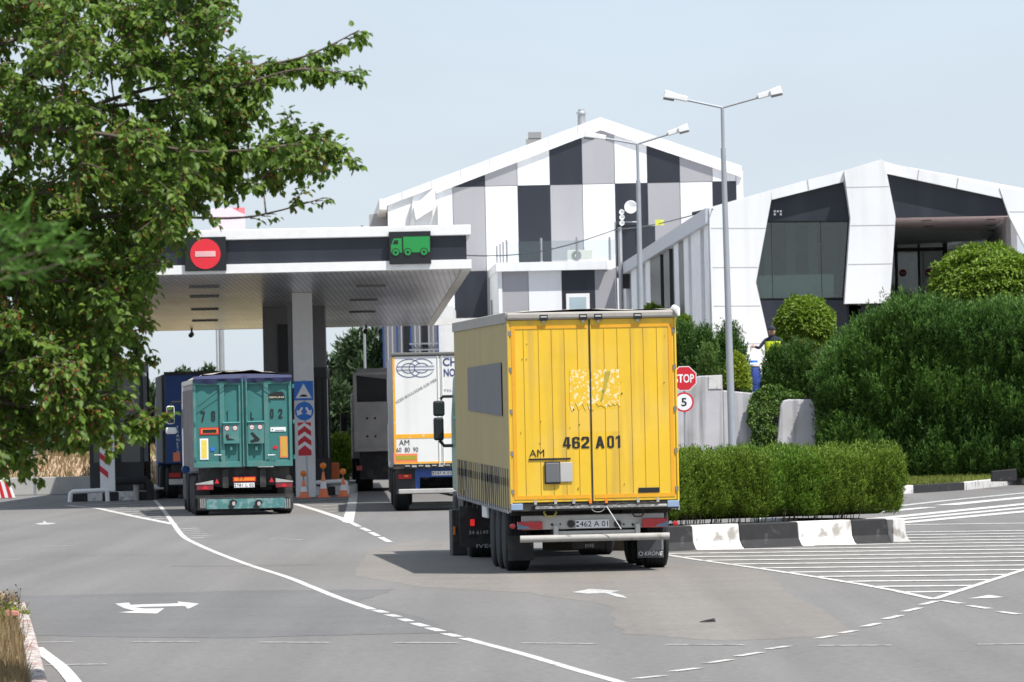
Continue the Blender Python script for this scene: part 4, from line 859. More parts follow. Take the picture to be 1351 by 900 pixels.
# annex with glass balustrade
AY = 230.0
A = lambda px, py, Y=AY: (lambda v: (v.x, v.z))(P(px, py, Y))
an = thing('white_annex', 'low flat-roofed annex with a glass-railed terrace before the chequered hall', 'building', (A(730, 400)[0], AY, 0)); org = Vector(an.location)
ax = [A(662, 370)[0], A(697, 370)[0], A(741, 370)[0], A(784.5, 370)[0], A(812, 370)[0]]; zs0, zs1 = A(730, 357)[1], A(730, 345.5)[1]
mb = MB()
for i, m_ in enumerate((GREYP, WHITE, DARKP, GREYP)): mb.box((ax[i]+.01, AY, 0), (ax[i+1]-.01, AY+.1, zs0-.002), m_)
loc(mb).build('wall_cladding', an)
mb = MB(); mb.box((ax[0]-.15, AY-.05, 0), (ax[0]+.008, CY-.1, zs0), WHITE); xw = A(645, 380)[0]; mb.add([(ax[0]-.16, AY, 0), (xw, CY-.1, 0), (xw, CY-.1, zs0+.1), (ax[0]-.16, AY, zs0)], [(0, 1, 2, 3)], WHITE2)
mb.box((ax[0]+.01, AY+.12, 0), (ax[4], CY-.1, zs0-.01), MGREY)
x_ = ax[0]-.28; mb.box((xw+.05, CY-3, 5.2), (xw+.1, CY-1, 7.3), DGREY); loc(mb).build('side_wall', an)
mb = MB(); mb.add([(ax[0]-.22, AY-.3, zs0), (A(799, 350)[0], AY-.3, zs0), (A(812, 345)[0], AY+6, zs0), (A(812, 345)[0], CY-.1, zs0), (xw-.05, CY-.1, zs0), (ax[0]-.22, AY-.3, zs1), (A(799, 350)[0], AY-.3, zs1), (A(812, 345)[0], AY+6, zs1), (A(812, 345)[0], CY-.1, zs1), (xw-.05, CY-.1, zs1)], [(0, 4, 3, 2, 1), (5, 6, 7, 8, 9), (0, 1, 6, 5), (1, 2, 7, 6), (2, 3, 8, 7), (3, 4, 9, 8), (4, 0, 5, 9)], WHITE)
slab_o = loc(mb).build('roof_slab', an)
mb = MB(); wz0, wz1 = A(760, 416)[1], A(760, 387.5)[1]; wx0, wx1 = A(747, 400)[0], A(778, 400)[0]
mb.box((wx0, AY-.06, wz0-.5), (wx1, AY-.002, wz1), SIGNW); wd_ = loc(mb).build('window', an, bev=.01)
mb = MB(); mb.box((wx0+.14, AY-.075, wz0-.4), (wx1-.14, AY-.062, wz1-.14), SKYGLASS); loc(mb).build('pane', wd_)
rp = [A(714.5, 345)[0], A(761.5, 345)[0], A(808, 345)[0]-.1]; zr = A(730, 314)[1]; rl = MB()
MB_post = []
for x in rp:
    mb = MB(); mb.tube([(x, AY-.1, zs1), (x, AY-.1, zr)], .045, STEEL, 8); mb.lathe([(.07, 0), (.07, .04)], (x, AY-.1, zs1+.002), 'z', STEEL, 10); loc(mb).build('railing_post', an)
for i, px_ in enumerate((655.5, 660, 664, 668.5)):
    yy = CY-1.2-i*2.6; x = P(px_, 330, yy).x; mb = MB(); mb.tube([(x, yy, zs1), (x, yy, zr)], .045, STEEL, 8); loc(mb).build('railing_post', an)
mb = MB(); x0_ = P(668.5, 330, CY-9).x
mb.box((x0_+.05, AY-.11, zs1+.06), (rp[2]+.2, AY-.095, zr-.12), RAILG); loc(mb).build('glass_balustrade', an)
ac = thing('air_conditioner', 'white outdoor air conditioning unit on the annex terrace behind the glass railing', 'air conditioner', (A(766, 345)[0], AY+2, zs1))
mb = MB(); mb.box((-.52, 0, .05), (.52, .36, .52), mat('ac_casing', (.62, .61, .56), .5)); cs = mb.build('casing', ac, bev=.02)
mb = MB(); mb.disc(-.14, .285, .2, -.012, -.002, MGREY); mb.disc(-.14, .285, .06, -.02, -.013, SIGNW); mb.build('fan_grille', cs)
# screen, dishes and bracket in the corner
sc_ = thing('equipment_mast', 'pipe frame with dark screen beside the slanting eave, carrying round antennas', 'mast', (A(820, 400)[0], AY-2, TZ)); org = Vector(sc_.location); my = AY-2
M_ = lambda px, py: P(px, py, my)
mb = MB(); a, b = M_(820.5, 299), M_(866, 380); mb.box((a.x, my, b.z), (b.x, my+.3, a.z), DARKP); loc(mb).build('dark_screen', sc_)
mb = MB(); a = M_(817.5, 300); b = M_(818.5, 400); mb.tube([(a.x, my-.15, TZ), (a.x, my-.15, a.z)], .09, STEEL); a = M_(811.5, 293); b = M_(842, 293); mb.tube([(a.x, my-.1, TZ), (a.x, my-.1, a.z), (b.x, my-.1, b.z), (b.x, my-.1, b.z-.6)], .035, STEEL); loc(mb).build('pipe_frame', sc_)
for px_, py_, r_, nm in ((832, 273.5, .26, 'dish_antenna'), (820, 280, .105, 'round_lamp'), (820.5, 287, .105, 'round_lamp'), (820.5, 294.5, .105, 'round_lamp')):
    c_ = M_(px_, py_); mb = MB(); mb.lathe([(r_*.3, .12), (r_*.8, .06), (r_, -.02), (r_*.95, -.03), (r_*.6, .02), (.01, .05)], (c_.x, my-.3, c_.z), 'y', SIGNW, 24); d_ = loc(mb).build(nm, sc_, smooth=True)
    mb = MB(); mb.tube([(c_.x, my-.25, c_.z), (M_(818, py_+8).x, my-.15, M_(818, py_+8).z)], .02, STEEL, 6); loc(mb).build('bracket', d_)
mb = MB(); a, b = M_(811, 297), M_(842, 303); mb.box((a.x, my+.35, b.z-.1), (b.x, my+.5, a.z), BLACK); loc(mb).build('dark_box', sc_)
# cable
mb = MB(); p0, p1, p2 = P(560, 333, 200), P(812, 303, 228), P(940, 276, 189.5)
pts = [p0.lerp(p1, i/14)+Vector((0, 0, -.5*math.sin(math.pi*i/14))) for i in range(15)]+[p1.lerp(p2, i/10)+Vector((0, 0, -.12*math.sin(math.pi*i/10))) for i in range(1, 11)]
o = mb.tube(pts, .022, BLACK, 6).build('overhead_cable'); tag(o, 'thin black cable strung across the chequered facade', 'cable')
q = p1.lerp(p2, .5); mb = MB(); mb.box((-.16, -.01, -.1), (.16, .01, .1), mat('yellow_tag', (.60, .62, .08), .6)); mb.build('yellow_marker', o).location = q-Vector((0, 0, .08))
q = p1.lerp(p2, .87); MB().tube([q+Vector((-.2, 0, -.05)), q+Vector((.25, 0, .04))], .06, BLACK).build('connector', o)

# ============================================================ CANOPY
KY = 160.0; KB = 214.0
K = lambda px, py, Y=KY: P(px, py, Y)
cn = thing('checkpoint_canopy', 'flat white and black canopy roof over the truck lanes with metal ceiling', 'canopy', (K(400, 600).x, 180, 0)); org = Vector(cn.location)
cr = K(622, 350).x; clx = K(40, 350).x
zt1 = K(622, 296.5).z; zt0 = K(622, 310).z; zd = K(622, 342).z; zbt = K(622, 354).z
zbb = P(572, 430, KB).z; slope = (zbb-zbt)/(KB-KY)
bxr = P(572, 430, KB).x
def roofbox(x0, x1, za, zb_, y0, y1, m, mb, xr1=None):
    xr1 = x1 if xr1 is None else xr1; dz = slope*(y1-y0); x1b = x1+(xr1-x1)*(y1-y0)/(KB-KY); o0 = slope*(y0-KY)
    mb.add([(x0, y0, za+o0), (x1, y0, za+o0), (x1b, y1, za+o0+dz), (x0, y1, za+o0+dz), (x0, y0, zb_+o0), (x1, y0, zb_+o0), (x1b, y1, zb_+o0+dz), (x0, y1, zb_+o0+dz)], [(0, 3, 2, 1), (4, 5, 6, 7), (0, 1, 5, 4), (1, 2, 6, 5), (2, 3, 7, 6), (3, 0, 4, 7)], m)
mb = MB(); roofbox(clx, cr, zt0, zt1, KY, KB, WHITE2, mb, bxr); loc(mb).build('upper_fascia', cn, bev=.02)
mb = MB(); roofbox(clx+.1, cr-.13, zd, zt0-.002, KY+.13, KB-.1, DARKP, mb, bxr-.1); loc(mb).build('dark_fascia', cn)
mb = MB(); roofbox(clx, cr, zbt, zd-.002, KY, KY+.6, WHITE2, mb, bxr); roofbox(clx, cr, zbt+.02, zd-.002, KB-.3, KB, WHITE2, mb, bxr+(0)); 
mb.add([(cr-.25, KY+.6, zbt), (cr, KY+.6, zbt), (bxr, KB-.3, zbb), (bxr-.25, KB-.3, zbb), (cr-.25, KY+.6, zd), (cr, KY+.6, zd), (bxr, KB-.3, zbb+zd-zbt), (bxr-.25, KB-.3, zbb+zd-zbt)], [(0, 3, 2, 1), (4, 5, 6, 7), (0, 1, 5, 4), (1, 2, 6, 5), (2, 3, 7, 6), (3, 0, 4, 7)], WHITE2)
loc(mb).build('lower_fascia', cn)
SOF = mat('metal_ceiling_panels', (.80, .82, .88), .28, .55, var=.36, vs=.5, bump=.35, bs=1.3, stretch=(1, .4, 1))
def ribs(m):
    n = m.node_tree; N = n.nodes; L = n.links; b = N['Principled BSDF']; src = b.inputs['Base Color'].links[0].from_socket
    tc = N.new('ShaderNodeTexCoord'); br = N.new('ShaderNodeTexBrick'); br.inputs['Scale'].default_value = 1; br.offset = 0
    br.inputs['Color1'].default_value = (1, 1, 1, 1); br.inputs['Color2'].default_value = (.86, .86, .86, 1); br.inputs['Mortar'].default_value = (.38, .38, .38, 1)
    br.inputs['Mortar Size'].default_value = .018; br.inputs['Brick Width'].default_value = .16; br.inputs['Row Height'].default_value = 5.5; br.inputs['Mortar Smooth'].default_value = .2
    L.new(tc.outputs['Object'], br.inputs['Vector']); mu = N.new('ShaderNodeMix'); mu.data_type = 'RGBA'; mu.blend_type = 'MULTIPLY'; mu.inputs[0].default_value = 1
    L.new(src, mu.inputs[6]); L.new(br.outputs[0], mu.inputs[7]); L.new(mu.outputs[2], b.inputs['Base Color'])
ribs(SOF)
mb = MB(); roofbox(clx+.05, cr-.26, zbt+.03, zbt+.07, KY+.6, KB-.3, SOF, mb, bxr-.26); cl_ = loc(mb).build('ceiling', cn)
for i, (px_, yy) in enumerate([(270, 170), (270, 178), (270, 190), (270, 202), (490, 172), (480, 184), (478, 196)]):
    x = P(px_, 400, yy).x; zl = zbt+.03+slope*(yy-KY); mb = MB(); mb.box((x-.45, yy-.25, zl-.06), (x+.45, yy+.25, zl-.005), DGREY); loc(mb).build('light_fitting', cl_)
def hang_cam(px, py, yy):
    p = P(px, py, yy); zl = zbt+.03+slope*(yy-KY); mb = MB(); mb.tube([(p.x, yy, zl), (p.x, yy, p.z)], .04, BLACK); mb.tube([(p.x-.03, yy-.2, p.z-.05), (p.x, yy+.1, p.z)], .09, BLACK); loc(mb).build('hanging_camera', cn)
hang_cam(253, 441, 212); hang_cam(483, 436, 212)
# columns
def colbox(px0, px1, Y, dY, m, name, ztop=None):
    a, b = P(px0, 550, Y).x, P(px1, 550, Y).x; zt_ = zbt+.025+slope*(Y-KY) if ztop is None else ztop
    mb = MB(); mb.box((a, Y, 0), (b, Y+dY, zt_), m); return loc(mb).build(name, cn, bev=.01)
c1_ = colbox(388.5, 414, 177, .6, WHITE2, 'column')
colbox(382, 389, 186, .6, MGREY, 'column')
mb = MB(); p = P(402, 374, 176.9); mb.box((p.x-.12, 176.8, p.z-.12), (p.x+.12, 176.99, p.z+.06), DGREY); loc(mb).build('bracket', c1_)
colbox(349, 431, 190, 1.2, DGREY, 'core_wall')
mb = MB(); p = P(366, 428, 189.9); mb.box((p.x-.0, 189.95, p.z-1.6), (p.x+.55, 189.997, p.z), BLACK); loc(mb).build('recess_panel', cn)
# display panels
def panel(px0, px1, py0, py1, name): 
    a, b = K(px0, py0), K(px1, py1); mb = MB(); mb.box((a.x, KY-.1, b.z), (b.x, KY-.004, a.z), BLACK); return loc(mb).build(name, cn, bev=.01), (a.x+b.x)/2-org.x, (a.z+b.z)/2-org.z
p_, cx_, cz_ = panel(513, 569, 306, 348, 'green_truck_display')
U = 1/(F/KY); yk = KY-org.y-.105
def truck_icon(cx, cz, k):
    mb = MB(); X = lambda a: cx+(a-541)*k; Z = lambda b: cz-(b-328)*k
    mb.prism([(X(532), Z(334.5)), (X(568), Z(334.5)), (X(568), Z(313)), (X(532), Z(313))], yk-.01, yk, GREENLED)
    mb.prism([(X(515), Z(334.5)), (X(530), Z(334.5)), (X(530), Z(315)), (X(519), Z(315)), (X(515), Z(325))], yk-.01, yk, GREENLED)
    mb.prism([(X(517.5), Z(323)), (X(525), Z(323)), (X(525), Z(317.5)), (X(520), Z(317.5))], yk-.014, yk-.01, BLACK)
    for wx_ in (521.5, 538, 560): mb.disc(X(wx_), Z(334), 5.6*k, yk-.016, yk-.01, BLACK, 20); mb.disc(X(wx_), Z(334), 4.4*k, yk-.02, yk-.016, GREENLED, 20); mb.disc(X(wx_), Z(334), 1.8*k, yk-.024, yk-.02, BLACK, 14)
    return mb
truck_icon(cx_, cz_, U*.97).build('truck_symbol', p_)
p_, cx_, cz_ = panel(243.5, 299, 313.5, 357, 'no_entry_display')
mb = MB(); mb.disc(cx_, cz_, 20*U, yk-.01, yk, REDLED, 40); mb.box((cx_-13.5*U, yk-.02, cz_-3.6*U), (cx_+13.5*U, yk-.011, cz_+3.6*U), mat('pale_pink_bar', (.72, .42, .42), .5)); mb.build('no_entry_symbol', p_)
# board on the canopy roof behind the leaves
bb = thing('roof_board', 'pale pink and red board standing on the canopy roof behind the tree leaves', 'board', (K(288, 300).x, 166, zt1-.2))
mb = MB(); mb.box((-.5, 0, .2), (.48, .06, 1.05), mat('pale_pink_board', (.62, .50, .57), .6)); mb.prism([(.1, 1.05), (.48, 1.05), (.48, .86), (.3, .93)], -.004, -.001, mat('pale_red', (.62, .16, .18), .6)); mb.build('board_face', bb)
mb = MB(); mb.box((-.4, .06, -.1), (-.34, .12, .8), STEEL); mb.box((.34, .06, -.1), (.4, .12, .8), STEEL); mb.build('board_stand', bb)

# ============================================================ ISLANDS, BOOTHS, CONES
ZI = .28
def island(name, lb, px0, px1, y0, y1, n=6, start=0):
    a, b = G(px0, 655).x*0+P(px0, 655, y0).x, P(px1, 655, y0).x; t = thing('traffic_island', lb, 'traffic island', ((a+b)/2, y0, 0)); w_ = (b-a)/2
    mb = MB(); mb.box((-w_, .0, 0), (w_, y1-y0, ZI-.02), CONCG); mb.build('core', t)
    for i in range(n):
        x0, x1 = -w_+2*w_*i/n, -w_+2*w_*(i+1)/n; mb = MB(); mb.box((x0+.01, -.16, 0), (x1-.01, -.002, ZI), KWHT if (i+start) % 2 else KBLK); mb.build('kerb_stone', t, bev=.02)
    return t
island('l', 'low kerbed traffic island under the booth half hidden by the tree', 95, 198, 178, 200, 5, 0)
island('r', 'kerbed traffic island behind the traffic cones', 383, 462, 181, 200, 4, 0)
def booth(lb, px0, px1, pyt, Y, dY, chev=False):
    a, b = P(px0, 600, Y), P(px1, 600, Y); zt_ = P(px0, pyt, Y).z; t = thing('control_booth', lb, 'booth', ((a.x+b.x)/2, Y, ZI)); w_ = (b.x-a.x)/2; h = zt_-ZI
    mb = MB(); mb.box((-w_, 0, 0), (w_, dY, .9), BLACK); mb.box((-w_, 0, h-.35), (w_, dY, h), BLACK)
    for x in (-w_+.06, 0, w_-.06):
        for y in (.06, dY-.06): mb.box((x-.06, y-.055, .9), (x+.06, y+.055, h-.35), BLACK)
    f_ = mb.build('booth_frame', t, bev=.01)
    mb = MB(); mb.box((-w_+.03, .05, .9), (w_-.03, .06, h-.35), DGLASS); mb.box((-w_+.03, dY-.06, .9), (w_-.03, dY-.05, h-.35), DGLASS); mb.box((-w_+.03, .06, .9), (-w_+.04, dY-.06, h-.35), DGLASS); mb.box((w_-.04, .06, .9), (w_-.03, dY-.06, h-.35), DGLASS); mb.build('booth_windows', t)
    return t, w_
tb, w_ = booth('black glazed control booth half hidden behind the tree leaves', 118, 190, 478, 182, 3.2)
mb = MB(); mb.box((w_-.5, -.012, 1.5), (w_-.3, -.002, 1.8), SIGNW); mb.build('notice', tb)
booth('narrow black glazed booth behind the white column and blue signs', 412, 433, 485, 184, 3.0)
cp = thing('chevron_panel', 'white panel with red diagonal stripes before the left booth', 'hazard panel', (P(141, 600, 180.5).x, 180.5, ZI))
def CPx(px, py): p = P(px, py, 180.5); return (p.x-cp.location.x, p.z-ZI)
mb = MB(); a, b = CPx(131, 575), CPx(152, 645); mb.box((a[0], 0, 0), (b[0], .06, a[1]+.1), WHITE2); pn = mb.build('panel', cp)
mb = MB()
for i in range(3):
    z = a[1]-.1-i*.42; mb.prism([(a[0], z), (a[0]+.26, z-.22), (a[0]+.26, z-.42), (a[0], z-.2)], -.006, -.002, REDP)
mb.build('red_stripes', pn)
def guard(lb, px0, px1, py0, py1, Y, grp='white steel guard rails on the islands'):
    a, b = P(px0, py0, Y), P(px1, py0, Y); t = thing('guard_rail', lb, 'guard rail', (a.x, Y, 0), group=grp); L_ = b.x-a.x; z = a.z
    mb = MB(); mb.tube([(0, 0, 0), (.03, 0, z-.04), (.1, 0, z), (L_-.1, 0, z+.03), (L_-.02, 0, z), (L_, 0, 0)], .075, WHITE2, 10); mb.build('rail', t, smooth=True); return t
guard('white tubular guard rail in front of the left booth under the tree', 92, 142, 649, 664, 177)
guard('white tubular guard rail behind the traffic cones', 414, 457, 637, 655, 179.5)
bmp = thing('rubber_bumper', 'black rounded rubber bumper at the right end of the left island', 'bumper', (P(193, 650, 178).x, 177.6, 0))
MB().tube([(-.9, 0, .62), (.0, 0, .64), (.14, 0, .5), (.17, 0, 0)], .13, RUBBER, 10).build('bumper_bar', bmp, smooth=True)
MB().tube([(-.3, .2, 0), (-.3, .2, .5)], .09, CONCG, 10).build('bumper_post', bmp)
# sign post with blue signs
SGY = 176.0; c = P(400.5, 515.5, SGY); t = thing('road_sign', 'blue speed bump sign, round two-arrow sign and red chevron board on one post', 'road sign', (c.x, SGY, 0))
MB().tube([(.06, .06, 0), (.02, .06, c.z+.33)], .035, STEEL, 10).build('post', t)
s_ = .30; p = MB().box((-s_, 0, c.z-s_), (s_, .02, c.z+s_), BLUS).build('square_plate', t, bev=.005)
MB().prism([(-.25, c.z-.23), (.25, c.z-.23), (0, c.z+.22)], -.004, -.001, SIGNW).build('white_triangle', p)
MB().prism([(-.12, c.z-.19)]+[(.12*math.cos(math.pi-math.pi*i/10), c.z-.19+.075*math.sin(math.pi*i/10)) for i in range(1, 10)]+[(.12, c.z-.19)], -.009, -.006, INK).build('bump_symbol', p)
c2 = P(401.3, 542.5, SGY); p = MB().prism([(a+c2.x-c.x, b+c2.z) for a, b in circ(.29)], 0, .02, BLUS).build('round_plate', t)
mb = MB()
for sg in (-1, 1):
    o_ = c2.x-c.x; A_ = [(.04, .12), (.10, .12), (.16, -.0), (.225, .06), (.2, -.15), (.02, -.08), (.09, -.045)]
    A_ = [(.03, .10), (.09, .13), (.165, .005), (.235, .05), (.215, -.14), (.04, -.07), (.105, -.035)]
    pts = [(o_+sg*a, c2.z+b) for a, b in A_]; mb.prism(pts, -.005, -.001, SIGNW)
mb.build('white_arrows', p)
c3 = P(402, 579.5, SGY); hz = .53; hw = .215; p = MB().box((c3.x-c.x-hw, 0, c3.z-hz), (c3.x-c.x+hw, .02, c3.z+hz), SIGNW).build('chevron_board', t, bev=.005)
mb = MB(); o_ = c3.x-c.x
for i in range(4):
    z = c3.z-hz+.02+i*.3; top = min(z+.34, c3.z+hz-.005); sh_ = .17
    if i < 3: mb.prism([(o_-hw+.01, z), (o_, z+.0+(.14 if i else 0)), (o_+hw-.01, z), (o_+hw-.01, z+.16), (o_, z+.32), (o_-hw+.01, z+.16)], -.005, -.001, REDP)
    else: mb.prism([(o_-hw+.01, z), (o_, z+.12), (o_+hw-.01, z), (o_+hw-.01, c3.z+hz-.01), (o_-hw+.01, c3.z+hz-.01)], -.005, -.001, REDP)
mb.build('red_chevrons', p)
def cone(lb, px, Y, h, lamp=True):
    g = P(px, 655, Y); t = thing('traffic_cone', lb, 'traffic cone', (g.x, Y, 0), group='orange traffic cones with lamps before the island')
    mb = MB(); mb.box((-.2, -.2, 0), (.2, .2, .04), CONEO); mb.lathe([(.15, .04), (.15, .06), (.11, h*.35), (.11*.98, h*.35)], (0, 0, 0), 'z', CONEO, 20); mb.lathe([(.075, h*.62), (.03, h), (.02, h+.01)], (0, 0, 0), 'z', CONEO, 20); mb.build('cone_body', t, smooth=True)
    mb = MB(); mb.lathe([(.112, h*.33), (.076, h*.64)], (0, 0, 0), 'z', SIGNW, 20); mb.build('white_band', t, smooth=True)
    l_ = MB().tube([(0, 0, h), (0, 0, h+.12)], .02, DGREY).build('lamp_stem', t)
    mb = MB(); mb.lathe([(.02, -.05), (.085, -.035), (.10, 0), (.085, .035), (.02, .05)], (0, 0, h+.2), 'y', AMB, 20); mb.build('amber_lamp', t, smooth=True)
    return t
cone('orange traffic cone in front of the chevron board post', 401, 175.3, .55)
cone('tallest orange traffic cone with lamp in front of the guard rail', 427, 175.6, .78)
cone('slim orange traffic cone at the right end of the guard rail', 453, 176.3, .58)
# low wall, striped barrier, fence post left
lw_ = MB().box((0, 0, 0), (7.5, .25, .62), CONCG).build('low_wall', bev=.02); lw_.location = (P(-120, 650, 199).x, 198.5, 0); tag(lw_, 'low plain concrete wall under the tree at far left', 'wall')
bt = thing('striped_barrier', 'red and white striped plastic road barrier at the far left edge', 'barrier', (P(-38, 650, 190).x, 190, 0))
mb = MB(); mb.prism([(0, 0), (1.45, 0), (1.35, .3), (1.2, .62), (0, .62)], 0, .4, SIGNW); b_ = mb.build('barrier_body', bt, bev=.03)
mb = MB()
for i in range(6): mb.prism([(.05+i*.24, .02), (.17+i*.24, .02), (.10+i*.22, .6), (.0+i*.22, .6)], -.006, -.002, REDP)
mb.build('red_stripes', b_)
o = MB().tube([(0, 0, 0), (0, 0, 1.55)], .05, STEEL).build('fence_post'); o.location = (P(46, 640, 196).x, 196, 0); tag(o, 'thin grey metal post in front of the dry bank at left', 'post')
o = MB().tube([(0, 0, 0), (0, 0, 9.5)], [.13, .1], POLE, 12).build('tall_mast', smooth=True); o.location = (P(293, 500, 228).x, 228, 0); tag(o, 'thick grey mast rising behind the teal truck up to the canopy', 'mast')
o = MB().tube([(0, 0, 0), (0, 0, 9.5)], .035, POLE, 8).build('thin_mast'); o.location = (P(287, 500, 232).x, 232, 0); tag(o, 'thin pale pole left of the thick grey mast behind the teal truck', 'pole')
o = MB().tube([(0, 0, 0), (0, 0, 10)], .05, POLE, 8).build('thin_mast'); o.location = (P(482, 500, 222).x, 222, 0); tag(o, 'thin grey pole among the dark trees right of the booth', 'pole')
# white shed roofline seen past the blue truck
o = MB().prism([(0, 0), (3.6, 0), (3.6, 1.7), (3.0, 2.3), (.6, 2.3), (0, 1.6)], 0, 3, WHITE2).build('parked_van_shell'); bpy.data.objects.remove(o)
vn = thing('distant_van', 'small white van far behind beside the blue truck', 'van', (P(205, 580, 262).x, 262, .9))
mb = MB(); mb.prism([(-1.4, .35), (1.4, .35), (1.4, 1.2), (1.0, 1.95), (-1.4, 2.0)], 0, 1.9, WHITE2); v_ = mb.build('body', vn, bev=.08)
mb = MB(); mb.prism([(.2, 1.25), (1.2, 1.25), (.9, 1.8), (.2, 1.8)], -.01, -.003, DGLASS); mb.prism([(-1.2, 1.25), (-.0, 1.25), (-.0, 1.8), (-1.2, 1.8)], -.01, -.003, DGLASS); mb.build('window', v_)
for x in (-.9, .9): mb = MB(); mb.lathe([(.32, -.02), (.34, 0), (.34, .2)], (x, 0, .34), 'y', RUBBER, 20); mb.build('wheel', vn)

# ============================================================ TRUCK COMPONENTS
mat_rim = mat('dusty_rim', (.09, .09, .09), .6, .2, var=.3, vs=9)
def tyre(parent, x, y, r=.50, wd=.36, side=-1, dual=False):
    x0, x1 = x-wd/2, x+wd/2
    mb = MB(); prof = [(r*.58, -wd/2), (r*.80, -wd/2-.0), (r*.94, -wd/2+.02), (r, -wd/2+.06)]
    k = 5
    for i in range(k):
        a = -wd/2+.06+(wd-.12)*i/k; b = a+(wd-.12)/k; prof += [(r, a+.008), (r, b-.008), (r-.012, b-.004), (r-.012, b+.004)]
    prof += [(r, wd/2-.06), (r*.94, wd/2-.02), (r*.80, wd/2), (r*.58, wd/2)]
    mb.lathe(prof, (x, y, r), 'x', RUBBER, 36); t_ = mb.build('tyre', parent, smooth=True)
    mb = MB(); ox = x+side*(wd/2-.02)
    if not dual: mb.lathe([(r*.60, -side*.0), (r*.57, side*.012), (r*.5, -side*.03), (r*.28, -side*.03), (r*.26, side*.0), (r*.12, side*.01)], (ox, y, r), 'x', mat_rim, 24)
    else: mb.lathe([(r*.60, 0), (r*.57, side*.012), (r*.52, -side*.12), (r*.28, -side*.12), (r*.26, -side*.02), (r*.12, side*.0)], (ox, y, r), 'x', MGREY, 24)
    mb.build('rim', t_, smooth=True); return t_
def plate(parent, s, x0, x1, z0, z1, y, name='number_plate', band=True):
    p = MB().box((x0, y-.012, z0), (x1, y, z1), SIGNW).build(name, parent, bev=.003)
    b = .13 if band else .04
    text('lettering', s, x0+(x1-x0)*b, x1-(x1-x0)*.04, z0+(z1-z0)*.18, z1-(z1-z0)*.18, INK, y-.016, p, .0)
    if band: MB().box((x0+.012, y-.015, z0+.02), (x0+.05, y-.0125, z0+.045), INK).box((x0+.012, y-.015, z1-.045), (x0+.05, y-.0125, z1-.02), INK).build('country_mark', p)
    return p
def cab(t, y0, w_, z0, z1, m, off=0, mirror=True, lean=0):
    """tractor cab standing ahead of the trailer"""
    mb = MB(); hw = w_/2
    pr = [(y0, z0), (y0+2.15, z0), (y0+2.3, z0+.6), (y0+2.25, z0+1.3), (y0+1.95, z1-.5), (y0+1.5, z1-.05), (y0+.1, z1), (y0, z1-.1)]
    vs = [(-hw+off, a, b) for a, b in pr]+[(hw+off, a, b) for a, b in pr]; n = len(pr)
    mb.add(vs, [tuple(range(n)), tuple(range(2*n-1, n-1, -1))]+[(i, (i+1) % n, (i+1) % n+n, i+n) for i in range(n)], m)
    c_ = mb.build('cab', t, bev=.06)
    mb = MB()
    for sg in (-1, 1):
        x = off+sg*(hw+.004); vs = [(x, y0+.75, z0+1.25), (x, y0+1.85, z0+1.2), (x, y0+1.75, z1-.75), (x, y0+.8, z1-.75)]
        vs += [(x-sg*.01, *v[1:]) for v in vs]; mb.add(vs, [(0, 1, 2, 3), (7, 6, 5, 4)], DGLASS)
    mb.add([(-hw+.12+off, y0+2.27, z0+1.3), (hw-.12+off, y0+2.27, z0+1.3), (hw-.15+off, y0+1.99, z1-.5), (-hw+.15+off, y0+1.99, z1-.5)], [(0, 1, 2, 3)], DGLASS)
    mb.build('cab_window', c_)
    mb = MB(); mb.box((-hw+off-.0, y0+.1, .35), (-hw+off+.06, y0+2.1, z0-.01), CHASS); mb.box((hw+off-.06, y0+.1, .35), (hw+off, y0+2.1, z0-.01), CHASS); mb.box((-hw+off, y0+2.1, .3), (hw+off, y0+2.3, z0-.01), CHASS); mb.build('cab_skirt', c_, bev=.03)
    return c_

# ============================================================ YELLOW ARTICULATED TRUCK
YY = 83.5; HD = R(4.07)
yc = P(782.6, 542, YY)
yt = thing('articulated_truck', 'yellow box-doored articulated truck with tan curtain side, nearest the camera', 'truck', (yc.x, YY, 0), HD)
cs_, sn_ = math.cos(HD), math.sin(HD)
def mk_rear(origin, hd):
    nrm_ = Vector((math.sin(hd), -math.cos(hd), 0)); ax_ = Vector((math.cos(hd), math.sin(hd), 0))
    def f(px, py):
        d = ray(px, py); o = Vector(origin); t_ = (o-CAM).dot(nrm_)/d.dot(nrm_); q = CAM+d*t_-o; return q.dot(ax_), q.z
    return f
RY = mk_rear((yc.x, YY, 0), HD)
hwY = 1.235; ZT = RY(780, 421)[1]; ZB = RY(780, 661.5)[1]; ZR = RY(780, 411)[1]
LY = 13.0; tilt = .0065
T_ = lambda v: (v[0], v[1], v[2]+v[1]*tilt)
# box body (hidden core), headboard
mb = MB(); mb.box((-hwY+.03, .12, ZB+.02), (hwY-.03, LY-.02, ZT), CHASS); mb.tf(T_).build('cargo_body', yt)
mb = MB(); mb.box((-hwY, LY-.08, ZB-.1), (hwY, LY, ZT+.02), ALU); mb.tf(T_).build('headboard', yt)
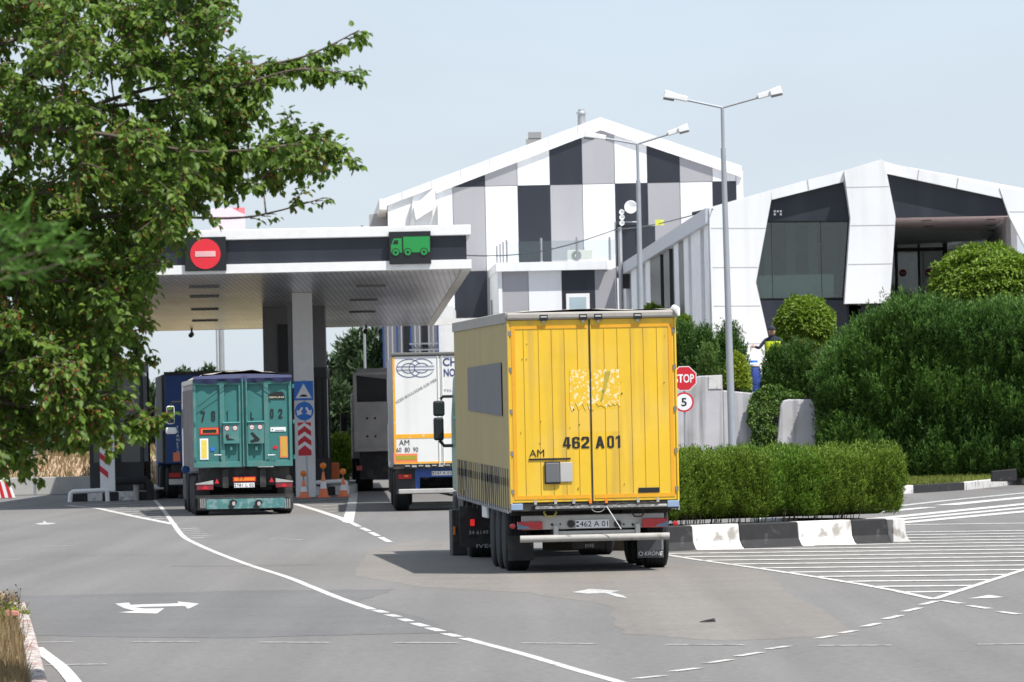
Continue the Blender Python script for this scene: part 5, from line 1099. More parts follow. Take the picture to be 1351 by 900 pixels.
# doors
xm = RY(779.8, 540)[0]
seamsx = [690.5, 710.3, 727.5, 744.4, 761.6, None, 796.8, 814.2, 831.8, 848.6, 866.4]
for k, (x0, x1, sx) in enumerate(((-hwY+.02, xm-.006, seamsx[:5]), (xm+.006, hwY-.02, seamsx[6:]))):
    mb = MB(); mb.box((x0, .02, ZB), (x1, .07, ZT), YEL)
    dr = mb.build('door', yt, bev=.006)
    mb = MB(); o_ = .006
    for p in sx:
        x = RY(p, 540)[0]+.02; mb.box((x-.003, .017, ZB+.06), (x+.003, .0195, ZT-.08), SEAM); mb.box((x+.004, .015, ZB+.06), (x+.010, .0195, ZT-.08), YEL)
    mb.build('panel_joints', dr)
    mb = MB(); w1 = .045
    mb.box((x0+.03, .0125, ZT-.13), (x1-.03, .0193, ZT-.085), ORG); mb.box((x0+.03, .0125, ZB+.045), (x1-.03, .0193, ZB+.10), ORG)
    xo = x0+.03 if k == 0 else x1-.085; mb.box((xo, .0124, ZB+.045), (xo+.055, .019, ZT-.085), ORG); mb.build('orange_border', dr)
    mb = MB(); xh = x0-.005 if k == 0 else x1-.01
    for zf in (.06, .27, .5, .73, .93):
        z = ZB+(ZT-ZB)*zf; mb.box((xh-.012, .0, z-.035), (xh+.03, .03, z+.035), DGREY)
    mb.build('hinge', dr)
    mb = MB(); xg = x1-.0 if k == 0 else x0; mb.box((xg-.005, .008, ZB+.01), (xg+.005, .0195, ZT-.01), CHASS); mb.build('door_seal', dr)
    for p in ((757, 0) if k == 0 else (782, 0)):
        pass
    # locking bars' feet and keepers at the top
    for p in ((717, 769) if k == 0 else (789, 841)):
        x = RY(p, 420)[0]; mb = MB(); mb.box((x-.06, -.035, ZT-.01), (x+.06, .012, ZT+.075), BLACK); mb.box((x-.045, -.042, ZT+.03), (x+.045, -.036, ZT+.055), ALU); mb.box((x-.02, -.02, ZT-.05), (x+.02, .012, ZT-.01), ALU); mb.build('lock_keeper', dr, bev=.004)
    if k == 0: dL = dr
    else: dR = dr
def RB_(px0, py0, px1, py1): a = RY(px0, py0); b = RY(px1, py1); return a[0], b[0], min(a[1], b[1]), max(a[1], b[1])
bl = RB_(743, 592, 780, 576)
x0, x1, z0, z1_ = bl; glyphs('462', x0, RY(777.5, 583)[0], z0, z1_, INK, .0128, dL)
x0, x1, z0, z1_ = RB_(786, 591.5, 797.5, 575.5); glyphs('A', x0, x1, z0, z1_, INK, .0128, dR)
x0, x1, z0, z1_ = RB_(801.5, 591, 820.5, 574.5); glyphs('01', x0, x1, z0, z1_, INK, .0128, dR)
x0, x1, z0, z1_ = RB_(698.5, 603, 718, 593); text('lettering', 'AM', x0, x1, z0, z1_, INK, .0128, dL, .0)
x0, x1, z0, z1_ = RB_(697.5, 607.5, 753, 604); MB().box((x0, .006, z0), (x1, .011, z1_), INK).build('painted_bar', dL, bev=.004)
x0, x1, z0, z1_ = RB_(842.5, 650, 870, 643); MB().box((x0, .006, z0), (x1, .011, z1_), INK).build('painted_bar', dR, bev=.004)
LGP = mat('light_grey_flap', (.45, .45, .44), .5, var=.1)
x0, x1, z0, z1_ = RB_(720, 637, 738, 610.5); MB().box((x0, -.03, z0), (x1, .012, z1_), mat('grey_flap', (.13, .135, .145), .5, var=.1)).build('document_box', dL, bev=.012); MB().box((x0-.015, -.012, z0-.02), (x1+.012, .004, z1_+.015), INK).build('box_gasket', dL, bev=.006)
x0, x1, z0, z1_ = RB_(738.5, 636, 755, 610); MB().box((x0, .0, z0), (x1, .012, z1_), LGP).build('document_flap', dL, bev=.006)
# torn sticker residue
RES = mat('torn_sticker', (.76, .475, .022), .6, var=.1, col2=(.80, .70, .40), c2s=22, c2t=(.52, .60))
RES2 = mat('faint_sticker', (.76, .49, .05), .6, var=.05, col2=(.76, .51, .08), c2s=3, c2t=(.35, .8))
for k, (pa, pb_, dr) in enumerate(((752, 779, dL), (780.5, 817, dR))):
    x0, x1, z0, z1_ = RB_(pa, 540, pb_, 487); rg = random.Random(k+40); nn_ = 12; pts = [(x0+rg.uniform(0, .02), z1_)]+[(x0+(x1-x0)*q/nn_, z0+rg.uniform(-.04, .10)) for q in range(nn_+1)]+[(x1-rg.uniform(0, .02), z1_)]; MB().prism(pts, .0136, .0142, RES).build('torn_sticker', dr)
    x0, x1, z0, z1_ = RB_(pa, 570, pb_, 540); MB().box((x0, .0196, z0), (x1, .0199, z1_-.003), RES2).build('sticker_trace', dr)
x0, x1, z0, z1_ = RB_(792, 530, 806, 490); 
MB().prism([(x0, z0), (x0+.03, z0), (x1, z1_), (x1-.09, z1_), (x0+.05, z0+.25)], .0126, .0132, mat('olive_smear', (.50, .38, .05), .6, col2=(.16, .20, .04), c2s=8, var=.3)).build('smear', dR)
mb0 = None; rs = random.Random(12)
for k in range(16):       # scuffs and small rust spots
    x = rs.uniform(-1.1, 1.1); z = rs.uniform(ZB+.1, ZT-.15); w_, h_ = rs.uniform(.008, .03), rs.uniform(.01, .04)
    MB().prism([(x, z), (x+w_, z+.004), (x+w_*.8, z+h_), (x+w_*.1, z+h_*.8)], .0128, .0134, SEAM if k % 2 else CHASS).build('scuff_mark', dL if x < xm else dR)
# corner posts + roof rim
for sx in (-1, 1):
    mb = MB(); mb.box((sx*hwY-sx*.02, .0, ZB-.02), (sx*(hwY+.012), .11, ZT), YEL); mb.build('corner_post', yt, bev=.01)
mb = MB(); mb.box((-hwY-.015, -.03, ZT+.005), (hwY+.015, .14, ZR), TARP); mb.tf(T_).build('rear_roof_beam', yt, bev=.03)
mb = MB(); vs = []
nx, ny = 8, 40; rs = random.Random(3)
for j in range(ny+1):
    for i in range(nx+1):
        y = .05+(LY-.05)*j/ny; x = -hwY+2*hwY*i/nx; vs.append((x, y, ZR+.004+.03*math.sin(math.pi*i/nx)+rs.uniform(-.012, .016)))
mb.add(vs, [(j*(nx+1)+i, j*(nx+1)+i+1, (j+1)*(nx+1)+i+1, (j+1)*(nx+1)+i) for j in range(ny) for i in range(nx)], mat('pale_roof_tarp', (.62, .58, .50), .7, var=.15))
mb.tf(T_).build('roof', yt, smooth=True)
for sx in (-1, 1):
    n = 60; mb = MB(); vs = []
    for j in range(n+1):
        y = .06+(LY-.06)*j/n; e = .006*(j % 2)
        vs += [(sx*hwY, y, ZT-.03), (sx*(hwY+.028+e), y, ZT-.03), (sx*(hwY+.028+e), y, ZR+.004+e), (sx*hwY, y, ZR+.012+e)]
    mb.add(vs, [(j*4+k, (j+1)*4+k, (j+1)*4+(k+1) % 4, j*4+(k+1) % 4) for j in range(n) for k in range(4)]+[(0, 1, 2, 3), (n*4+3, n*4+2, n*4+1, n*4)], TARP)
    mb.tf(T_).build('roof_side_rail', yt)
# tail-end curl of tarp at the right corner
mb = MB(); mb.tube([(hwY-.02, .3, ZR+.0), (hwY+.0, .05, ZR+.03), (hwY+.03, -.05, ZR+.0), (hwY+.05, -.06, ZR-.09)], [.03, .05, .05, .02], WHITE2, 8); mb.build('tarp_end', yt, smooth=True)
# curtains with ripples, straps
for sx in (-1, 1):
    mb = MB(); n = 170; vs = []
    for j in range(n+1):
        y = .12+(LY-.2)*j/n; x = sx*(hwY+.008+.007*math.sin(j*1.1)+.005*math.sin(j*.37+1))
        for z in (ZB-.09, ZB+.25, ZB+.6, ZT-.02): vs.append((x+sx*(-.012 if z < ZB+.1 else 0), y, z))
    mb.add(vs, [(j*4+k, (j+1)*4+k, (j+1)*4+k+1, j*4+k+1) for j in range(n) for k in range(3)], CURT)
    cu_ = mb.tf(T_).build('curtain', yt, smooth=True)
    n = 27; x = sx*(hwY+.026)
    mb = MB(); mb.box((x-.004, -.04, ZB-.12), (x+.004, .04, ZB+.50), BLACK); mb.box((x-.005, -.07, ZB+.24), (x+.006, .07, ZB+.36), CHASS)
    mb.box((x-.012, -.03, ZB-.16), (x+.014, .03, ZB-.09), STEEL); st0 = mb.build('strap', cu_)
    for j in range(n):
        so_ = st0 if j == 0 else st0.copy()
        if j: COL.objects.link(so_)
        y = .3+(LY-.6)*j/n; so_.location = (0, y, y*tilt); so_.rotation_euler = (R(random.uniform(-2, 2)), 0, 0)
    mb = MB(); mb.box((sx*(hwY-.01), .1, ZB-.14), (sx*(hwY+.005), LY-.1, ZB-.09), ALU); mb.tf(T_).build('side_rail', yt)
    if sx < 0:
        mb = MB(); mb.add([(-hwY-.024, 1.25, ZB+1.27), (-hwY-.024, 9.2, ZB+1.33), (-hwY-.024, 9.2, ZB+2.02), (-hwY-.024, 1.25, ZB+2.07)], [(0, 1, 2, 3)], CURT2); mb.tf(T_).build('grey_patch', cu_)
# rear chassis below doors
x0, x1, z0, z1_ = RB_(676, 672, 893, 663); mb = MB(); mb.box((-hwY, .03, ZB-.13), (hwY, .2, ZB-.006), CHASS); mb.box((-hwY+.35, .0, ZB-.10), (hwY-.12, .028, ZB-.06), ALU)
rb = mb.build('rear_sill', yt, bev=.008)
for sx in (-1, 1): MB().box((sx*(hwY-.17), -.015, ZB-.11), (sx*(hwY+.005), .028, ZB-.012), mat('pale_blue_reflector', (.26, .36, .5), .4)).build('corner_buffer', rb, bev=.01)
mb = MB(); rs = random.Random(9)
mb.tube([(-hwY+.3+i*.05, -.006-.012*(i % 2), ZB-.04+rs.uniform(-.018, .018)) for i in range(38)], [.004+.005*(i % 2) for i in range(38)], CHASS, 5)
mb.build('seal_chain', rb)
for p in (706.5, 733, 757, 779, 800, 842, 868):
    x = RY(p, 662)[0]; MB().box((x-.02, -.02, ZB-.03), (x+.02, .015, ZB+.03), AMB if p in (779, 800) else ALU).build('lock_foot', rb)
a = RY(800, 668); b = RY(819, 698); MB().tube([(a[0], -.04, a[1]), (b[0], -.06, b[1])], .006, SIGNW, 5).build('hanging_cord', rb)
a = RY(795, 669); MB().tube([(a[0]-.09+.09*math.cos(q*.35)*1.0+.02, -.04, a[1]-.02+.05*math.sin(-q*.35)) for q in range(10)], .005, ALU, 5).build('hanging_cable', rb)
# light beam
x0, x1, z0, z1_ = RB_(690, 700, 880, 681); zl0, zl1 = z0, RY(780, 679)[1]
lb_ = MB().box((x0+.0, .25, zl0), (x1-.02, .33, zl1), mat('grey_light_beam', (.50, .49, .46), .5, var=.12, vs=4)).build('light_beam', yt, bev=.015)
for pa, pb_, sg in ((684, 717, 1), (849, 883, -1)):
    x0, x1, z0, z1_ = RB_(pa, 699.5 if sg > 0 else 696.5, pb_, 688 if sg > 0 else 683.5)
    l_ = MB().box((x0, .17, z0), (x1, .25, z1_), REDL).build('tail_light', yt, bev=.015)
    xo = x0 if sg > 0 else x1; MB().prism([(xo, z0+.01), (xo+sg*.2, z0+.015), (xo+sg*.14, z0+.05), (xo+sg*.07, z0+.06), (xo, z1_-.03)], .163, .168, mat('blue_grey_lens', (.12, .2, .3), .25)).build('reflector_wedge', l_)
for p in ((677, 694.5), (892, 691)):
    x, z = RY(*p); s1 = -1 if p[0] < 780 else 1
    mb = MB(); mb.lathe([(.02, -.03), (.04, -.02), (.04, .02), (.02, .03)], (x, .12, z), 'y', REDL, 12); mk = mb.build('marker_lamp', yt, smooth=True); MB().tube([(x, .14, z), (x-s1*.12, .24, z-.02)], .012, BLACK, 6).build('stalk', mk)
pl = RB_(761, 697.5, 805.5, 685.5); plate(yt, '462 A 01', pl[0], pl[1], pl[2], pl[3], .24)
for p in (755, 816.5):
    x, z = RY(p, 691.5); MB().lathe([(.055, .0), (.055, .03)], (x, .21, z), 'y', BLACK, 16).build('plate_lamp', yt)
for p in (730, 741, 825, 837):
    x, z = RY(p, 692.5 if p in (730, 837) else 692); MB().disc(x, z, .02 if p in (730, 837) else .014, .243, .249, BLACK, 12).build('bolt_hole', lb_)
BARM = mat('weathered_bar', (.36, .35, .33), .65, var=.15, vs=6, col2=(.22, .2, .17), c2s=7, c2t=(.6, .72))
# bumper bars
a, b = RY(687, 712.5), RY(884, 706.5); zc = (a[1]+b[1])/2
MB().tube([(a[0], .1, zc+.0), (b[0], .1, zc+.0)], .052, BARM, 16).build('underrun_bar', yt, smooth=True)
x0, x1, z0, z1_ = RB_(737, 706, 840, 699); MB().box((x0, .2, z0+.0), (x1, .26, z1_), ALU).build('step_bar', yt, bev=.01)
for p in (735, 843): x = RY(p, 700)[0]; MB().box((x-.035, .16, zc-.0), (x+.035, .3, zl0+.06), ALU).build('bar_bracket', yt, bev=.01)
for p in (727, 843):
    x, z = RY(p, 677); MB().tube([(x-.08, .18, z+.07), (x-.09, .16, z), (x-.05, .15, z-.05), (x+.05, .15, z-.05), (x+.09, .16, z), (x+.08, .18, z+.07)], .014, mat('yellow_hook', (.5, .45, .1), .5) if p == 727 else CHASS, 6).build('tow_loop', yt)
# frame rails, axles, gear
mb = MB()
for sx in (-.5, .5): mb.box((sx-.07, .35, ZB-.5), (sx+.07, LY-1, ZB-.14), CHASS)
for y in np.arange(.8, LY-1, 1.1): mb.box((-hwY+.05, y, ZB-.2), (hwY-.05, y+.1, ZB-.11), CHASS)
mb.build('chassis_frame', yt)
ax_y = (1.9, 3.2, 4.5)
for y in ax_y:
    mb = MB(); mb.tube([(-1.0, y, .5), (1.0, y, .5)], .075, CHASS, 10); mb.lathe([(.2, -.25), (.2, .25)], (0, y, .62), 'y', CHASS, 16); mb.box((-.62, y-.12, .5), (-.42, y+.12, .75), CHASS); mb.box((.42, y-.12, .5), (.62, y+.12, .75), CHASS); mb.build('axle', yt)
    for sx in (-1, 1): tyre(yt, sx*(1.035), y, .50, .385, sx)
for sx in (-1, 1):
    mb = MB()
    for i in range(12):
        q0, q1 = math.pi*i/12*1.0, math.pi*(i+1)/12; 
    mb.box((sx*.85, 1.15, 1.02), (sx*1.22, 5.2, 1.05), CHASS); mb.build('mudguard', yt)
    # mudflap
    fx0, fx1 = (RY(834, 0)[0], RY(869, 0)[0]) if sx > 0 else (-1.22, -.84)
    zf0, zf1 = RY(850, 738.5)[1], RY(850, 714)[1]
    f_ = MB().box((fx0, 1.05, zf0 if sx > 0 else zf0), (fx1, 1.07, zf1+.1), mat('grey_mudflap', (.11, .11, .115), .6, var=.15) if sx > 0 else CHASS).build('mudflap', yt, bev=.005)
    if sx > 0:
        fw_ = fx1-fx0; text('lettering', 'KRONE', fx0+fw_*.27, fx1-.012, zf0+.035, zf0+.095, SIGNW, 1.04, f_, .02, shear=.2)
        mb = MB(); mb.prism([(fx0+fw_*.13+.036*math.cos(q*.4), zf0+.065+.032*math.sin(q*.4)) for q in range(16)], 1.042, 1.046, SIGNW); mb.prism([(fx0+fw_*.13+.022*math.cos(q*.4), zf0+.065+.02*math.sin(q*.4)) for q in range(16)], 1.037, 1.0415, CHASS); mb.build('emblem', f_)
        MB().prism([(fx0+.004, zf0+.11), (fx0+fw_*.45, zf0+.11), (fx0+fw_*.75, zf1), (fx1, zf1), (fx1, zf0+.12), (fx0+fw_*.62, zf0+.1)], 1.045, 1.049, MGREY).build('worn_area', f_)
mb = MB(); x, z = RY(787, 722); mb.box((x-.28, .9, z-.04), (x+.2, 1.0, z+.07), CHASS); eb = mb.build('valve_box', yt)
text('lettering', 'EVRE', x-.09, x+.04, z-.02, z+.03, ALU, .895, eb, .0)
mb = MB(); mb.box((-.62, 5.5, .42), (-.1, 6.4, .85), ALU); mb.build('pallet_box', yt, bev=.02)
# landing legs, side guards
for sx in (-1, 1): MB().box((sx*.75-.06, 9.0, .35), (sx*.75+.06, 9.12, ZB-.14), CHASS).build('landing_leg', yt)
gx = -hwY+.05; MB().box((gx, 6.2, .72), (gx+.04, 7.4, .92), WHITE2).build('side_guard', yt, bev=.01)
MB().box((hwY-.09, 5.6, .5), (hwY-.05, 8.8, .9), ALU).build('side_guard', yt, bev=.01)
# tractor
cab0 = 12.9+.55
cb_ = cab(yt, cab0, 2.36, 1.05, 3.1, GREENC, .03)
mb = MB(); mb.box((-.42, 9.4, .75), (-.30, 13.6, 1.0), CHASS); mb.box((.30, 9.4, .75), (.42, 13.6, 1.0), CHASS); mb.box((-1.2, 12.0, .4), (-.55, 13.3, 1.0), CHASS); mb.box((.55, 12.0, .4), (1.2, 13.3, 1.0), CHASS); mb.build('tractor_frame', yt, bev=.02)
MB().lathe([(.26, -.5), (.28, -.45), (.28, .45), (.26, .5)], (-.72, 12.6, .75), 'y', ALU, 20).build('fuel_tank', yt, smooth=True)
for sx in (-1, 1): tyre(yt, sx*.92, 10.9, .50, .58, sx, True); tyre(yt, sx*1.05, 14.5, .50, .32, sx)
mb = MB()
vs = []; n = 14
for i in range(n+1):
    q = math.pi*i/n; 
    for r_ in (.58, .62): vs += [(-1.24, 10.9-math.cos(q)*r_, .5+math.sin(q)*r_), (-.62, 10.9-math.cos(q)*r_, .5+math.sin(q)*r_)]
mb.add(vs, [(i*4+a, (i+1)*4+a, (i+1)*4+b, i*4+b) for i in range(n) for a, b in ((0, 1), (1, 3), (3, 2), (2, 0))], CHASS); mb.build('wheel_arch', yt)
pr = lambda px, py, yl: (lambda o: mk_rear(o, HD)(px, py))((yc.x-sn_*yl, YY+cs_*yl, 0))
a = pr(606, 668, 10.0); b = pr(645, 722, 10.0); mf = MB().box((a[0], 10.0, b[1]), (a[0]+.75, 10.03, a[1]), CHASS).build('mudflap', yt, bev=.005)
a = pr(622, 714, 9.98); text('lettering', 'IVECO', a[0]+.08, a[0]+.52, pr(630, 723, 9.98)[1], pr(630, 718, 9.98)[1], STEEL, 9.98, mf, .01)
a = pr(617, 706.5, 9.95); b = pr(655, 700, 9.95); pl_ = MB().box((a[0], 9.95, a[1]), (b[0]-.02, 9.96, b[1]+.02), CHASS).build('tractor_plate', yt); text('lettering', '34 6149 H', a[0]+.02, b[0]-.04, a[1]+.015, b[1]+.008, ALU, 9.945, pl_)
a = pr(623.5, 690, 9.9); MB().box((a[0]-.035, 9.9, a[1]-.05), (a[0]+.035, 9.95, a[1]+.06), mat('lit_brake_lamp', (.6, .02, .015), .3, emit=.5)).build('tail_light', yt, bev=.01)
a = pr(600.5, 700, 12.2); MB().box((a[0]-.05, 12.2, a[1]-.42), (a[0]+.2, 13.0, a[1]+.35), CHASS).build('step_box', yt, bev=.02); MB().box((a[0]-.035, 12.15, a[1]-.07), (a[0]+.0, 12.19, a[1]+.07), AMB).build('side_marker', yt)
a = pr(612, 655, 12); MB().box((a[0], 11.8, a[1]-.2), (a[0]+.25, 12.2, a[1]+.25), WHITE2).build('air_tank', yt, bev=.06)
# mirrors
my_ = cab0+2.1; mr = MB(); a = pr(571.5, 529, my_); b = pr(587, 549, my_); mr.box((a[0], my_, b[1]), (b[0], my_+.12, a[1]), BLACK); a2 = pr(572, 551, my_); b2 = pr(586, 581, my_); mr.box((a2[0], my_, b2[1]), (b2[0], my_+.14, a2[1]), BLACK)
m_ = mr.build('mirror', yt, bev=.035)
mr = MB(); mr.box((a[0]+.03, my_-.006, b[1]+.03), (b[0]-.03, my_-.001, a[1]-.03), DGLASS); mr.box((a2[0]+.03, my_-.006, b2[1]+.03), (b2[0]-.03, my_-.001, a2[1]-.03), DGLASS); mr.build('mirror_glass', m_)
p = pr(581, 527, my_); q = pr(595, 523, my_); mr = MB(); mr.tube([(p[0], my_+.05, p[1]), (p[0]+.05, my_+.05, q[1]), (q[0]+.12, my_-.1, q[1])], .025, BLACK); p = pr(580, 581, my_); q = pr(594, 588, my_); mr.tube([(p[0], my_+.05, p[1]), (p[0]+.08, my_+.05, q[1]+.0), (q[0]+.12, my_-.1, q[1])], .03, BLACK); mr.build('mirror_arm', m_)

# ============================================================ TEAL TIPPER TRUCK
TY = 144.0; TH_ = R(5.0); tc = P(321, 560, TY)
tt = thing('tipper_truck', 'teal tipper semi-trailer with a blue rolled tarp, waiting under the canopy edge', 'truck', (tc.x, TY, 0), TH_); RT = mk_rear((tc.x, TY, 0), TH_)
hwT = 1.245; zt_, zb_ = RT(321, 499)[1], RT(321, 616)[1]; LT = 9.6
def rt(x, y): return RT(180+x/3.6, 440+y/3.6)
def RTB(x0, y0, x1, y1): a = rt(x0, y0); b = rt(x1, y1); return a[0], b[0], min(a[1], b[1]), max(a[1], b[1])
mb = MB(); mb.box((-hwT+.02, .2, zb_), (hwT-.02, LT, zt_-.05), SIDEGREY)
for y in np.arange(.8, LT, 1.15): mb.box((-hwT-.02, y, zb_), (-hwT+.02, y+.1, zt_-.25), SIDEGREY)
mb.box((-hwT-.02, .1, zt_-.12), (-hwT+.03, LT, zt_), ALU); mb.build('tipper_body', tt, bev=.01)
mb = MB(); vs = []; nx, ny = 10, 24; rs = random.Random(8)
for j in range(ny+1):
    for i in range(nx+1):
        x = -hwT-.02+2*(hwT+.02)*i/nx; y = .02+LT*j/ny; vs.append((x, y, zt_+.03+.16*math.sin(math.pi*i/nx)+rs.uniform(-.02, .03)-(.1 if i in (0, nx) else 0)))
mb.add(vs, [(j*(nx+1)+i, j*(nx+1)+i+1, (j+1)*(nx+1)+i+1, (j+1)*(nx+1)+i) for j in range(ny) for i in range(nx)], TARP2); mb.build('tarp', tt, smooth=True)
mb = MB(); n = 30; vs = []
for i in range(n+1):
    x = -hwT+2*hwT*i/n; w0 = .02*math.sin(i*.9); vs += [(x, -.03-.02*math.sin(i*1.3), zt_-.10+w0-.02*math.sin(i*.5)), (x, -.05, zt_-.0), (x, .03, zt_+.06+.05*math.sin(math.pi*i/n))]
mb.add(vs, [(i*3+k, (i+1)*3+k, (i+1)*3+k+1, i*3+k+1) for i in range(n) for k in (0, 1)], mat('navy_tarp_edge', (.018, .026, .085), .7, var=.25, vs=5)); mb.build('tarp_edge', tt, smooth=True)
for k, (a0, a1) in enumerate(((270, 500), (512, 738))):
    x0, x1 = rt(a0, 400)[0], rt(a1, 400)[0]; mb = MB(); mb.box((x0, .06, zb_), (x1, .12, zt_), TEALD); d_ = mb.build('tailgate_leaf', tt)
    mb = MB(); fr_ = .07
    mb.box((x0, .0, zb_), (x0+fr_, .058, zt_), TEAL); mb.box((x1-fr_, .0, zb_), (x1, .058, zt_), TEAL); mb.box((x0+fr_, .0, zt_-.16), (x1-fr_, .057, zt_-.07), TEAL); mb.box((x0+fr_, .0, zb_), (x1-fr_, .057, zb_+.14), TEAL)
    m0, m1 = rt((388, 598)[k], 0)[0], rt((410, 620)[k], 0)[0]; mb.box((m0, .003, zb_+.14), (m1, .055, zt_-.16), TEAL); mb.build('frame_ribs', d_, bev=.006)
    x0, x1, z0, z1_ = RTB(*((412, 525, 487, 425) if k == 0 else (530, 525, 605, 420))); bx_ = MB().box((x0, -.06, z0), (x1, -.002, z1_), TEAL).build('lock_box', d_, bev=.01)
    MB().box((x0-.01, -.09, z1_+.002), (x1+.01, -.002, z1_+.03), mat('pale_teal', (.12, .42, .40), .5)).build('box_lid', bx_)
    for j in range(2):
        cx = x0+(x1-x0)*(.25+.5*j); cz = z1_-.13; st = MB().disc(cx, cz, .062, -.066, -.062, REDP, 20).disc(cx, cz, .048, -.070, -.067, SIGNW, 20).build('speed_sticker', bx_); text('lettering', [['50', '60'], ['40', '90']][k][j], cx-.03, cx+.03, cz-.018, cz+.018, INK, -.073, st)
    if k == 1: MB().prism([(x0+.06, z0+.27), (x0+.12, z0+.30), (x0+.30, z0+.12), (x0+.28, z0+.07), (x0+.08, z0+.03), (x0+.05, z0+.08), (x0+.17, z0+.13)], -.066, -.062, INK).build('black_camera_symbol', bx_)
    else: MB().prism([(x0+.06, z0+.2), (x0+.1, z0+.28), (x0+.12, z0+.2), (x0+.16, z0+.27), (x0+.14, z0+.15), (x0+.3, z0+.1), (x0+.1, z0+.09)], -.066, -.062, INK).build('black_mark', bx_)
    x, z = rt((450, 570)[k], 540); MB().box((x-.03, -.02, z-.08), (x+.03, .058, z+.03), TEAL).build('latch', d_)
    for q in ((380, 500), (640, 500)) if 0 else (((385, 585),) if k == 0 else ((640, 585),)):
        x, z = rt(*q); MB().tube([(x-.08, -.02, z-.02), (x-.08, -.05, z+.04), (x+.1, -.05, z+.04), (x+.12, -.02, z-.05)], .012, STEEL, 6).build('handle', d_)
    for zf in (.1, .5, .9): xx = x0 if 0 else (rt(270, 0)[0]-.02 if k == 0 else rt(738, 0)[0]-.02); zz_ = zb_+(zt_-zb_)*zf; MB().box((xx, -.02, zz_-.05), (xx+.045, .03, zz_+.05), TEALD).build('hinge', d_)
    if k == 0: tL = d_
    else: tR = d_
for i, xz in enumerate(((499, 512),)):
    for q in (497, 515): x = rt(q, 0)[0]; MB().tube([(x, -.03, zb_+.02), (x, -.03, zt_+.0)], .022, TEAL, 8).build('lock_rod', tt)
for s, q, dr in (('7', (305, 418, 325, 370), tL), ('8', (356, 415, 374, 368), tL), ('1', (427, 415, 437, 368), tL), ('L', (543, 408, 557, 373), tR), ('0', (637, 402, 651, 358), tR), ('2', (675, 402, 693, 358), tR)):
    x0, x1, z0, z1_ = RTB(*q); glyphs(s, x0, x1, z0, z1_, INK, -.006, dr)
x0, x1, z0, z1_ = RTB(300, 482, 392, 446); st = MB().box((x0, -.004, z0), (x1, -.001, z1_), REDP).build('red_sticker', tL); MB().box((x0+.04, -.008, z0+.03), (x1-.03, -.005, z1_-.03), AMB).box((x0+.08, -.012, z0+.045), (x1-.06, -.009, z1_-.05), INK).build('black_strip', st)
x0, x1, z0, z1_ = RTB(303, 600, 341, 499); st = MB().box((x0, -.004, z0), (x1, -.001, z1_), SIGNW).build('white_sticker', tL); MB().box((x0+.04, -.008, z0+.04), (x1-.04, -.005, z1_-.04), mat('yellow_label', (.75, .6, .1), .5, var=.2, vs=10)).build('yellow_label', st)
x0, x1, z0, z1_ = RTB(683, 590, 718, 488); st = MB().box((x0, -.004, z0), (x1, -.001, z1_), CONEO).build('orange_reflector', tR); MB().box((x0+.03, -.008, z0+.03), (x1-.03, -.005, z1_-.01), mat('ochre', (.55, .36, .05), .5)).build('ochre_field', st)
x0, x1, z0, z1_ = RTB(626, 313, 707, 275); st = MB().prism([(x0, z0), (x1, z0), (x1-.04, z1_-.04), (x1-.1, z1_), (x0+.1, z1_-.03), (x0, z0+.12)], -.005, -.001, INK).build('maker_badge', tR); text('lettering', 'GEOLINA', x0+.02, x1-.02, z0+.03, z0+.07, mat('badge_text', (.7, .65, .45), .5), -.009, st, .01)
x0, x1, z0, z1_ = RTB(637, 466, 710, 444); st = MB().box((x0, -.005, z0), (x1, -.001, z1_), SIGNW).build('white_label', tR); MB().disc(x0+.05, (z0+z1_)/2, .018, -.009, -.006, TEALD, 12).box((x0+.12, -.009, z0+.02), (x1-.04, -.006, z0+.035), TEALD).build('print', st)
x0, x1, z0, z1_ = RTB(649, 548, 669, 534); MB().box((x0, -.005, z0), (x1, -.001, z1_), REDP).build('small_red_sticker', tR)
x0, x1, z0, z1_ = RTB(353, 558, 371, 540); MB().box((x0, -.005, z0), (x1, -.001, z1_), BLUS).build('small_blue_sticker', tL)
mb = MB(); a = rt(290, 350); b = rt(440, 235); mb.tube([(a[0], -.02, a[1]), (b[0], -.05, b[1])], .008, INK, 5).build('tarp_rope', tt); mb = MB(); a = rt(560, 215); b = rt(650, 290); mb.tube([(a[0], -.05, a[1]), (b[0], -.02, b[1])], .008, INK, 5); mb.build('tarp_rope', tt)
for d_ in (tL, tR):
    for ch in [c for c in bpy.data.objects if c.parent == d_ and any(k in c.name for k in ('lettering', 'sticker', 'reflector', 'badge', 'label'))]: ch.location.y += .05
